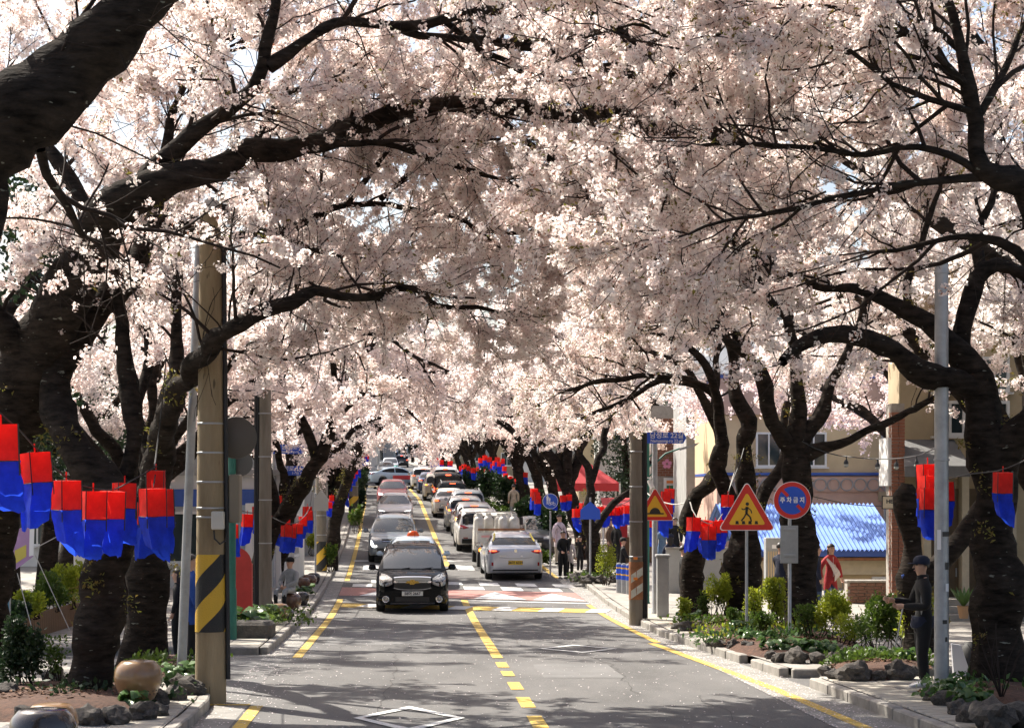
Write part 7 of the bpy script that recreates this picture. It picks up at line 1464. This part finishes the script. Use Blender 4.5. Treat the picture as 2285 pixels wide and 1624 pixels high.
# brick planter wall under the blue-roofed house
a, b = (1890-CX)*46/F, (2030-CX)*46/F; o = thing('planter_wall', 'low brown brick planter wall before the cream low house', 'wall', ((a+b)/2, 46, rz(46)+H)); MB().box((0, .2, .28), (b-a-.02, .38, .54)).build('core', M['mortar'], o)
bk3 = MB().box((0, 0, 0), (.2, .06, .075), bev=.006).mesh('brick', M['brick_brown'])
for r in range(6):
    for i in range(int((b-a)/.215)): link('brick', bk3, o, (-(b-a)/2+.12+.215*i+(.1 if r % 2 else 0)*.6, .005, .05+.088*r))
MB().box((0, .2, .57), (b-a+.04, .5, .05), bev=.01).build('coping', M['kerb'], o)
# brick shop with striped sign boards
d = 82.0; s_ = S(d); zt = lambda y, dd=82.0: CZ+(YH-y)*dd/F; g0 = rz(d); o = thing('brick_shop', 'brick shop with white, orange and green striped sign boards', 'shop', ((1530-CX)/s_, d, 0)); bx = lambda px: (px-1530)/s_
MB().box((0, 3.06, (zt(905)+g0)/2), (bx(1610)-bx(1455), 6, zt(905)-g0)).build('mortar_core', M['mortar'], o)
bm_ = MB(); rows = int((zt(930)-zt(1062))/.11); n_ = int((bx(1600)-bx(1460))/.26)
for r in range(rows):
    for i in range(n_): bm_.box((bx(1460)+.13+.26*i+(.13 if r % 2 else 0), .05, zt(1062)+.055+.11*r), (.235, .06, .088))
e = bm_.build('bricks', M['brick'], o); e['kind'] = 'stuff'
bwin(o, bx(1548), .0, zt(1017), .8, .85); MB().box((bx(1532), -.02, zt(1036)), (1.3, .1, .16)).build('lintel', mat('maroon', (.2, .05, .04), .8), o)
def sign(x0_, x1_, y0, y1): return MB().box(((bx(x0_)+bx(x1_))/2, -.25, (zt(y0)+zt(y1))/2), (bx(x1_)-bx(x0_), .2, zt(y1)-zt(y0)), bev=.02).build('sign_board', M['whitewall'], o)
def bar(par_, x0_, x1_, y0, y1, m): MB().box(((bx(x0_)+bx(x1_))/2, -.36, (zt(y0)+zt(y1))/2), (bx(x1_)-bx(x0_), .02, zt(y1)-zt(y0))).build('stripe', m, par_)
org = mat('stripe_orange', (.8, .22, .04), .5); grn = mat('stripe_green', (.02, .16, .07), .5); rd = mat('stripe_red', (.65, .03, .03), .5)
e = sign(1480, 1522, 1102, 1066); bar(e, 1486, 1516, 1078, 1072, org); bar(e, 1486, 1516, 1091, 1083, grn); bar(e, 1486, 1516, 1102, 1098, rd)
e = sign(1524, 1556, 1102, 1066); bar(e, 1546, 1555, 1078, 1072, org); bar(e, 1546, 1551, 1096, 1088, M['bluetrim'])
MB().box((bx(1530), -.2, zt(1109)), (bx(1580)-bx(1470), .5, .25)).build('canopy', M['timber'], o); MB().box((bx(1530), -.02, (zt(1114)+g0)/2), (bx(1585)-bx(1470), .05, zt(1114)-g0)).build('shopfront', M['glass'], o)
for px in (1490, 1515, 1545): MB().box((bx(px), -.06, (zt(1114)+g0)/2), (.08, .06, zt(1114)-g0)).build('shopfront_post', M['timber'], o)
MB().box((bx(1518), -.08, zt(1130)), (.3, .02, .35)).build('blue_poster', M['sign_blue'], o); MB().box((bx(1560), -.3, zt(1050)), (.4, .3, .6), bev=.02).build('air_conditioner', M['whitewall'], o)
# grey buildings, walls and a red tent further right-centre
o = thing('grey_building', 'grey rendered building beside the crooked trunks with tall windows', 'building', ((1590-CX)*75/F, 75, 0)); MB().box((0, 3, 4), (2.2, 6, 9.5)).build('wall', M['greywall'], o)
for z in (4.2, 6.4): bwin(o, .3, -.03, z, .8, 1.3)
o = thing('concrete_wall', 'grey concrete wall behind the crooked trunk', 'wall', ((1590-CX)*50/F, 50, rz(50)+H)); MB().box((0, 0, .6), (2.6, .2, 1.25), bev=.01).build('panel', M['greywall'], o); MB().box((0, -.01, 1.24), (2.64, .26, .06)).build('coping', M['kerb'], o)
q = gat(1290, 80, H); o = thing('market_tent', 'red market tent on posts behind the right-hand trees', 'tent', tuple(q)); z1 = P(0, 1078, 80).z-q.z; z2 = P(0, 1035, 80).z-q.z
MB().add([(-1.2, -1, z1), (1.8, -1, z1), (1.8, 2, z1), (-1.2, 2, z1), (.3, .5, z2+.2), (-1.2, -1, z1-.35), (1.8, -1, z1-.35)], [(0, 1, 4), (1, 2, 4), (2, 3, 4), (3, 0, 4), (5, 6, 1, 0)]).build('canopy', mat('tent_red', (.55, .05, .06), .7, trans=.3), o)
for x, y in ((-1.2, -1), (1.8, -1), (1.8, 2), (-1.2, 2)): MB().tube([(x, y, 0), (x, y, z1)], .04, 6).build('post', M['frame'], o)
q = gat(1400, 64, H); o = thing('market_stall', 'red-covered stall behind the rusty pole', 'stall', tuple(q)); MB().add([(-.9, -.8, 1.95), (1.2, -.8, 1.95), (1.2, 1.2, 2.3), (-.9, 1.2, 2.3), (-.9, -.8, 1.7), (1.2, -.8, 1.7)], [(0, 1, 2, 3), (4, 5, 1, 0)]).build('cover', bpy.data.materials['tent_red'], o); MB().box((-.25, 0, .75), (.5, .05, 1.5)).build('red_cloth', bpy.data.materials['tent_red'], o); MB().box((.5, .3, .45), (1.2, .7, .9)).build('counter', M['timber'], o)
for x in (-.9, 1.2): MB().tube([(x, -.8, 0), (x, -.8, 1.95)], .03, 6).build('post', M['frame'], o)
for i, (px, dd_, w, hh, m_, lab) in enumerate(((1440, 98, 9, 6.5, 'whitewall', 'pale house deep behind the rusty pole'), (1330, 108, 8, 6, 'beige', 'beige house behind the red tent'), (1235, 125, 9, 6, 'greywall', 'grey house behind the far lantern swags'), (1150, 150, 10, 6, 'whitewall', 'white house far up the right side'), (1120, 178, 14, 6, 'beige', 'beige house next up the hill from the far white house'), (1100, 215, 22, 7, 'greywall', 'wide grey block past the far beige house'), (1080, 262, 30, 8, 'beige', 'last wide beige block on the far right hillside'), (1990, 84, 14, 12, 'pinkwall', 'tall pink block behind the cream house'), (2350, 62, 10, 14, 'whitewall', 'tall pale block behind the beige building'))):
    xw = (px-CX)*dd_/F; 
    if px < 1500: xw = rx(dd_)+9.5+w/2
    q = Vector((xw, dd_, rz(dd_))); o = thing('house', lab, 'house', tuple(q)); MB().box((0, 3, hh/2), (w, 6, hh)).build('wall', M[m_], o); MB().add([(-w/2-.3, -.3, hh), (w/2+.3, -.3, hh), (w/2+.3, 6.3, hh), (-w/2-.3, 6.3, hh), (0, 3, hh+1.2)], [(0, 1, 4), (1, 2, 4), (2, 3, 4), (3, 0, 4)]).build('roof', mat('roof_grey', (.2, .2, .22), .8) if 'roof_grey' not in bpy.data.materials else bpy.data.materials['roof_grey'], o)
    for r in range(int(hh/3)):
        for c_ in range(int(w/2.5)): bwin(o, -w/2+1.4+2.4*c_, -.03, 1.7+2.9*r, 1.2, 1.3)
        bwin(o, -w/2-.03, 3, 1.7+2.9*r, 1.3, 1.3, 'x')
# ---------------------------------------------------------------- left side
def lefth(lab, px, dd_, w, hh, m_, win=True, dep=6, name='building', cat='building'):
    q = gat(px, dd_, .0); o_ = thing(name, lab, cat, tuple(q)); MB().box((0, dep/2, hh/2), (w, dep, hh)).build('wall', M[m_], o_); MB().box((0, dep/2, hh+.08), (w+.3, dep+.3, .16)).build('roof', M['greywall'], o_)
    if win:
        for r in range(max(1, int(hh/3))):
            for c_ in range(max(1, int(w/2.2))): bwin(o_, -w/2+1.1+2.2*c_, -.03, 1.6+2.9*r, 1.4, 1.5)
            bwin(o_, w/2+.03, dep/2, 1.6+2.9*r, 1.3, 1.3, 'x').rotation_euler = (0, 0, math.pi/2)
    return o_
o = lefth('white shop with large glass panes beyond the leaning post', 395, 52, 6.0, 3.4, 'whitewall'); e = MB().box((.4, -.08, 2.75), (4.5, .12, .5)).build('fascia_board', M['bluetrim'], o); MB().box((.9, -.1, 1.0), (.5, .02, .7)).build('poster', mat('poster_orange', (.7, .35, .15), .6), o)
lefth('blue-grey building with railings left of the second concrete pole', 545, 68, 5.5, 5.2, 'greywall'); lefth('tall pale building behind the left row of trees', 470, 92, 12, 9, 'whitewall'); lefth('wide cream building at the back left beyond the park trees', 180, 85, 16, 7, 'beige'); lefth('grey building far up the left side', 640, 118, 8, 6, 'greywall'); lefth('pale low building beyond the park at the far left', 20, 62, 9, 4.5, 'whitewall')
for i, (px, dd_, w, hh, m_) in enumerate(((690, 150, 9, 7, 'beige'), (730, 185, 10, 8, 'whitewall'), (760, 240, 14, 9, 'greywall'), (905, 420, 22, 12, 'whitewall'), (840, 520, 30, 10, 'greywall'), (960, 470, 16, 14, 'beige'))): lefth(f'distant block, {nth(i)} along the far left end of the avenue' if i < 3 else f'distant block at the head of the avenue, {nth(i-3)} from the nearest', px, dd_, w, hh, m_)
# white gate column and railings
q = gat(558, 50, H); o = thing('white_pillar', 'white pillar and grey panel beside the second concrete pole', 'pillar', tuple(q)); MB().box((0, 0, 1.25), (.22, .3, 2.5), bev=.01).build('post', M['whitewall'], o); MB().box((-.65, .1, 1.45), (1.0, .06, 2.0)).build('panel', mat('panel_bluegrey', (.3, .36, .42), .6), o)
for i in range(6): MB().tube([(-1.15, -.05, .4+.2*i), (-.15, -.05, .4+.2*i)], .015, 6).build('rail', M['grey_metal'], o)
# timber-faced retaining wall with shrubs, banner
pts = [gat(-60, 28.6, 0), gat(5, 31.0, 0), gat(100, 34.5, 0), gat(175, 38, 0)]
c = pts[1]; o = thing('retaining_wall', 'brown timber-faced planter wall behind the left trunks', 'wall', tuple(c)); pl = MB().box((0, 0, 0), (.16, .05, .62), bev=.01).mesh('plank', M['timber'])
for a, b in zip(pts[:-1], pts[1:]):
    dv = b-a; n = int(dv.length/.172); an = math.atan2(dv.y, dv.x)
    for i in range(n): p = a+dv*(i+.5)/n-c; e = link('plank', pl, o, (p.x, p.y, p.z+.30+R.uniform(-.02, .02)), an)
    q = (a+b)/2-c; MB().box((0, 0, 0), (dv.length, .3, .55), rotz=an).build('core', M['greywall'], o, loc=(q.x-.14*math.sin(an)*-1*0-.17*math.sin(an)*1, q.y+.17*math.cos(an), q.z+.27))
for i, (x, d_, w, h_, m_) in enumerate(((30, 31.5, 70, 50, 'leaf_dark'), (70, 33.2, 60, 60, 'leaf_bright'), (110, 35.5, 70, 90, 'leaf'), (127, 39, 80, 80, 'leaf'), (150, 37, 60, 100, 'leaf_bright'), (175, 39.5, 50, 95, 'leaf_bright'))): shrub(x, None, w, h_, m_, f'green shrub above the timber planter wall, {nth(i)} from the left', n=900, leaf=.07, stem=.1, d=d_, lift=.5, group='shrubs on the timber planter')
q = gat(52, 30.0, H); o = thing('banner', 'purple and white cloth banner tied between a steel frame and cords', 'banner', tuple(q)); z = P(0, 1225, 30).z-q.z
MB().add([(-.18, 0, z-.38), (.18, -.05, z-.12), (.20, -.05, z+.45), (-.18, 0, z+.30)], [(0, 1, 2, 3)]).build('cloth', mat('banner_purple', (.4, .25, .45), .7, trans=.3), o)
MB().add([(-.14, -.012, z-.25), (.06, -.04, z-.12), (.06, -.04, z+.08), (-.14, -.012, z-.02)], [(0, 1, 2, 3)]).build('yellow_panel', mat('banner_yellow', (.6, .5, .1), .7), o); MB().add([(.11, -.05, z-.12), (.185, -.06, z-.10), (.205, -.06, z+.44), (.12, -.05, z+.38)], [(0, 1, 2, 3)]).build('white_edge', M['sign_white'], o)
MB().tube([(-.42, 0, .1), (-.42, 0, z+.22), (-.22, 0, z+.25), (-.22, 0, .1)], .035, 8).build('steel_frame', M['grey_metal'], o, 50); MB().box((-.33, .02, .9), (.2, .02, 1.3)).build('blue_panel', mat('panel_teal', (.1, .25, .35), .5), o)
for a, b in (((.2, 0, z-.1), (.75, .1, .35)), ((-.1, 0, z-.4), (.25, -.2, .2)), ((.2, 0, z+.02), (.5, .2, z+.2))): MB().tube([a, b], .008, 5).build('cord', M['rope'], o)
# broad evergreen trees behind the left pavement
def evergreen(px, d_, hgt, w, lab, low=.25):
    q = gat(px, d_, .0); o_ = thing('evergreen_tree', lab, 'tree', tuple(q)); g = rng
    p, r = catmull([(0, 0, -.1), (.1, .1, hgt*.3), (-.1, .0, hgt*.6), (.1, .1, hgt*.9)], [.3, .22, .14, .04], .3); v, f = tubes(wobble(p, .04)[None], r[None], 10, .05); link('trunk', np_mesh('trunk', v, f, M['bark'], True), o_)
    n = 5200; cs = [(g.uniform(-1, 1)*w*.6, g.uniform(-1, 1)*w*.6, hgt*(low+(1-low)*g.random()), w*g.uniform(.25, .5)) for _ in range(16)]
    idx = g.integers(0, 16, n); C = np.array(cs)[idx]; d_ = norm(g.normal(0, 1, (n, 3))); pp = C[:, :3]+d_*(C[:, 3]*g.uniform(.5, 1.05, n))[:, None]*np.array([1, 1, .75]); a = norm(d_+g.normal(0, .7, (n, 3))); b = norm(np.cross(a, g.normal(0, 1, (n, 3)))); l_ = g.uniform(.09, .2, n)[:, None]
    V = np.stack([pp, pp+a*l_*.5+b*l_*.3, pp+a*l_, pp+a*l_*.5-b*l_*.3], 1); e = link('crown', np_mesh('crown', V.reshape(-1, 3), np.arange(4*n).reshape(n, 4), M['leaf_dark']), o_); e['kind'] = 'stuff'
evergreen(10, 40, 7.5, 2.4, 'dark evergreen tree at the far left edge behind the timber wall', .35); evergreen(205, 52, 7, 2.4, 'dark evergreen tree between the leaning left trunks', .35); evergreen(100, 47, 8.5, 2.6, 'tall dark evergreen tree behind the banner', .4); evergreen(-80, 34, 9, 2.5, 'dark evergreen tree mostly beyond the left edge', .4); evergreen(640, 72, 6, 2.2, 'green leafy tree behind the blue street signs', .3); evergreen(1395, 90, 6.5, 2.4, 'dark leafy tree behind the market stall', .2)
# far wooded ridge that closes the end of the avenue
g = np.random.default_rng(4); xs_ = np.linspace(-700, 700, 120); hh = 26+8*np.sin(xs_*.011)+5*np.sin(xs_*.037+1)+g.normal(0, 1.2, 120)
v = [(x, 880+k*60, 14+z) for k, sc in ((0, 0), (1, 1.0), (2, .7)) for x, z in zip(xs_, hh*sc-6*(k == 0))]; o = link('hill', np_mesh('hill', v, [(k*120+i, k*120+i+1, k*120+121+i, k*120+120+i) for k in (0, 1) for i in range(119)], mat('wooded_hill', (.09, .11, .07), .95, vary=.4, scale=.05), True)); o['kind'] = 'structure'
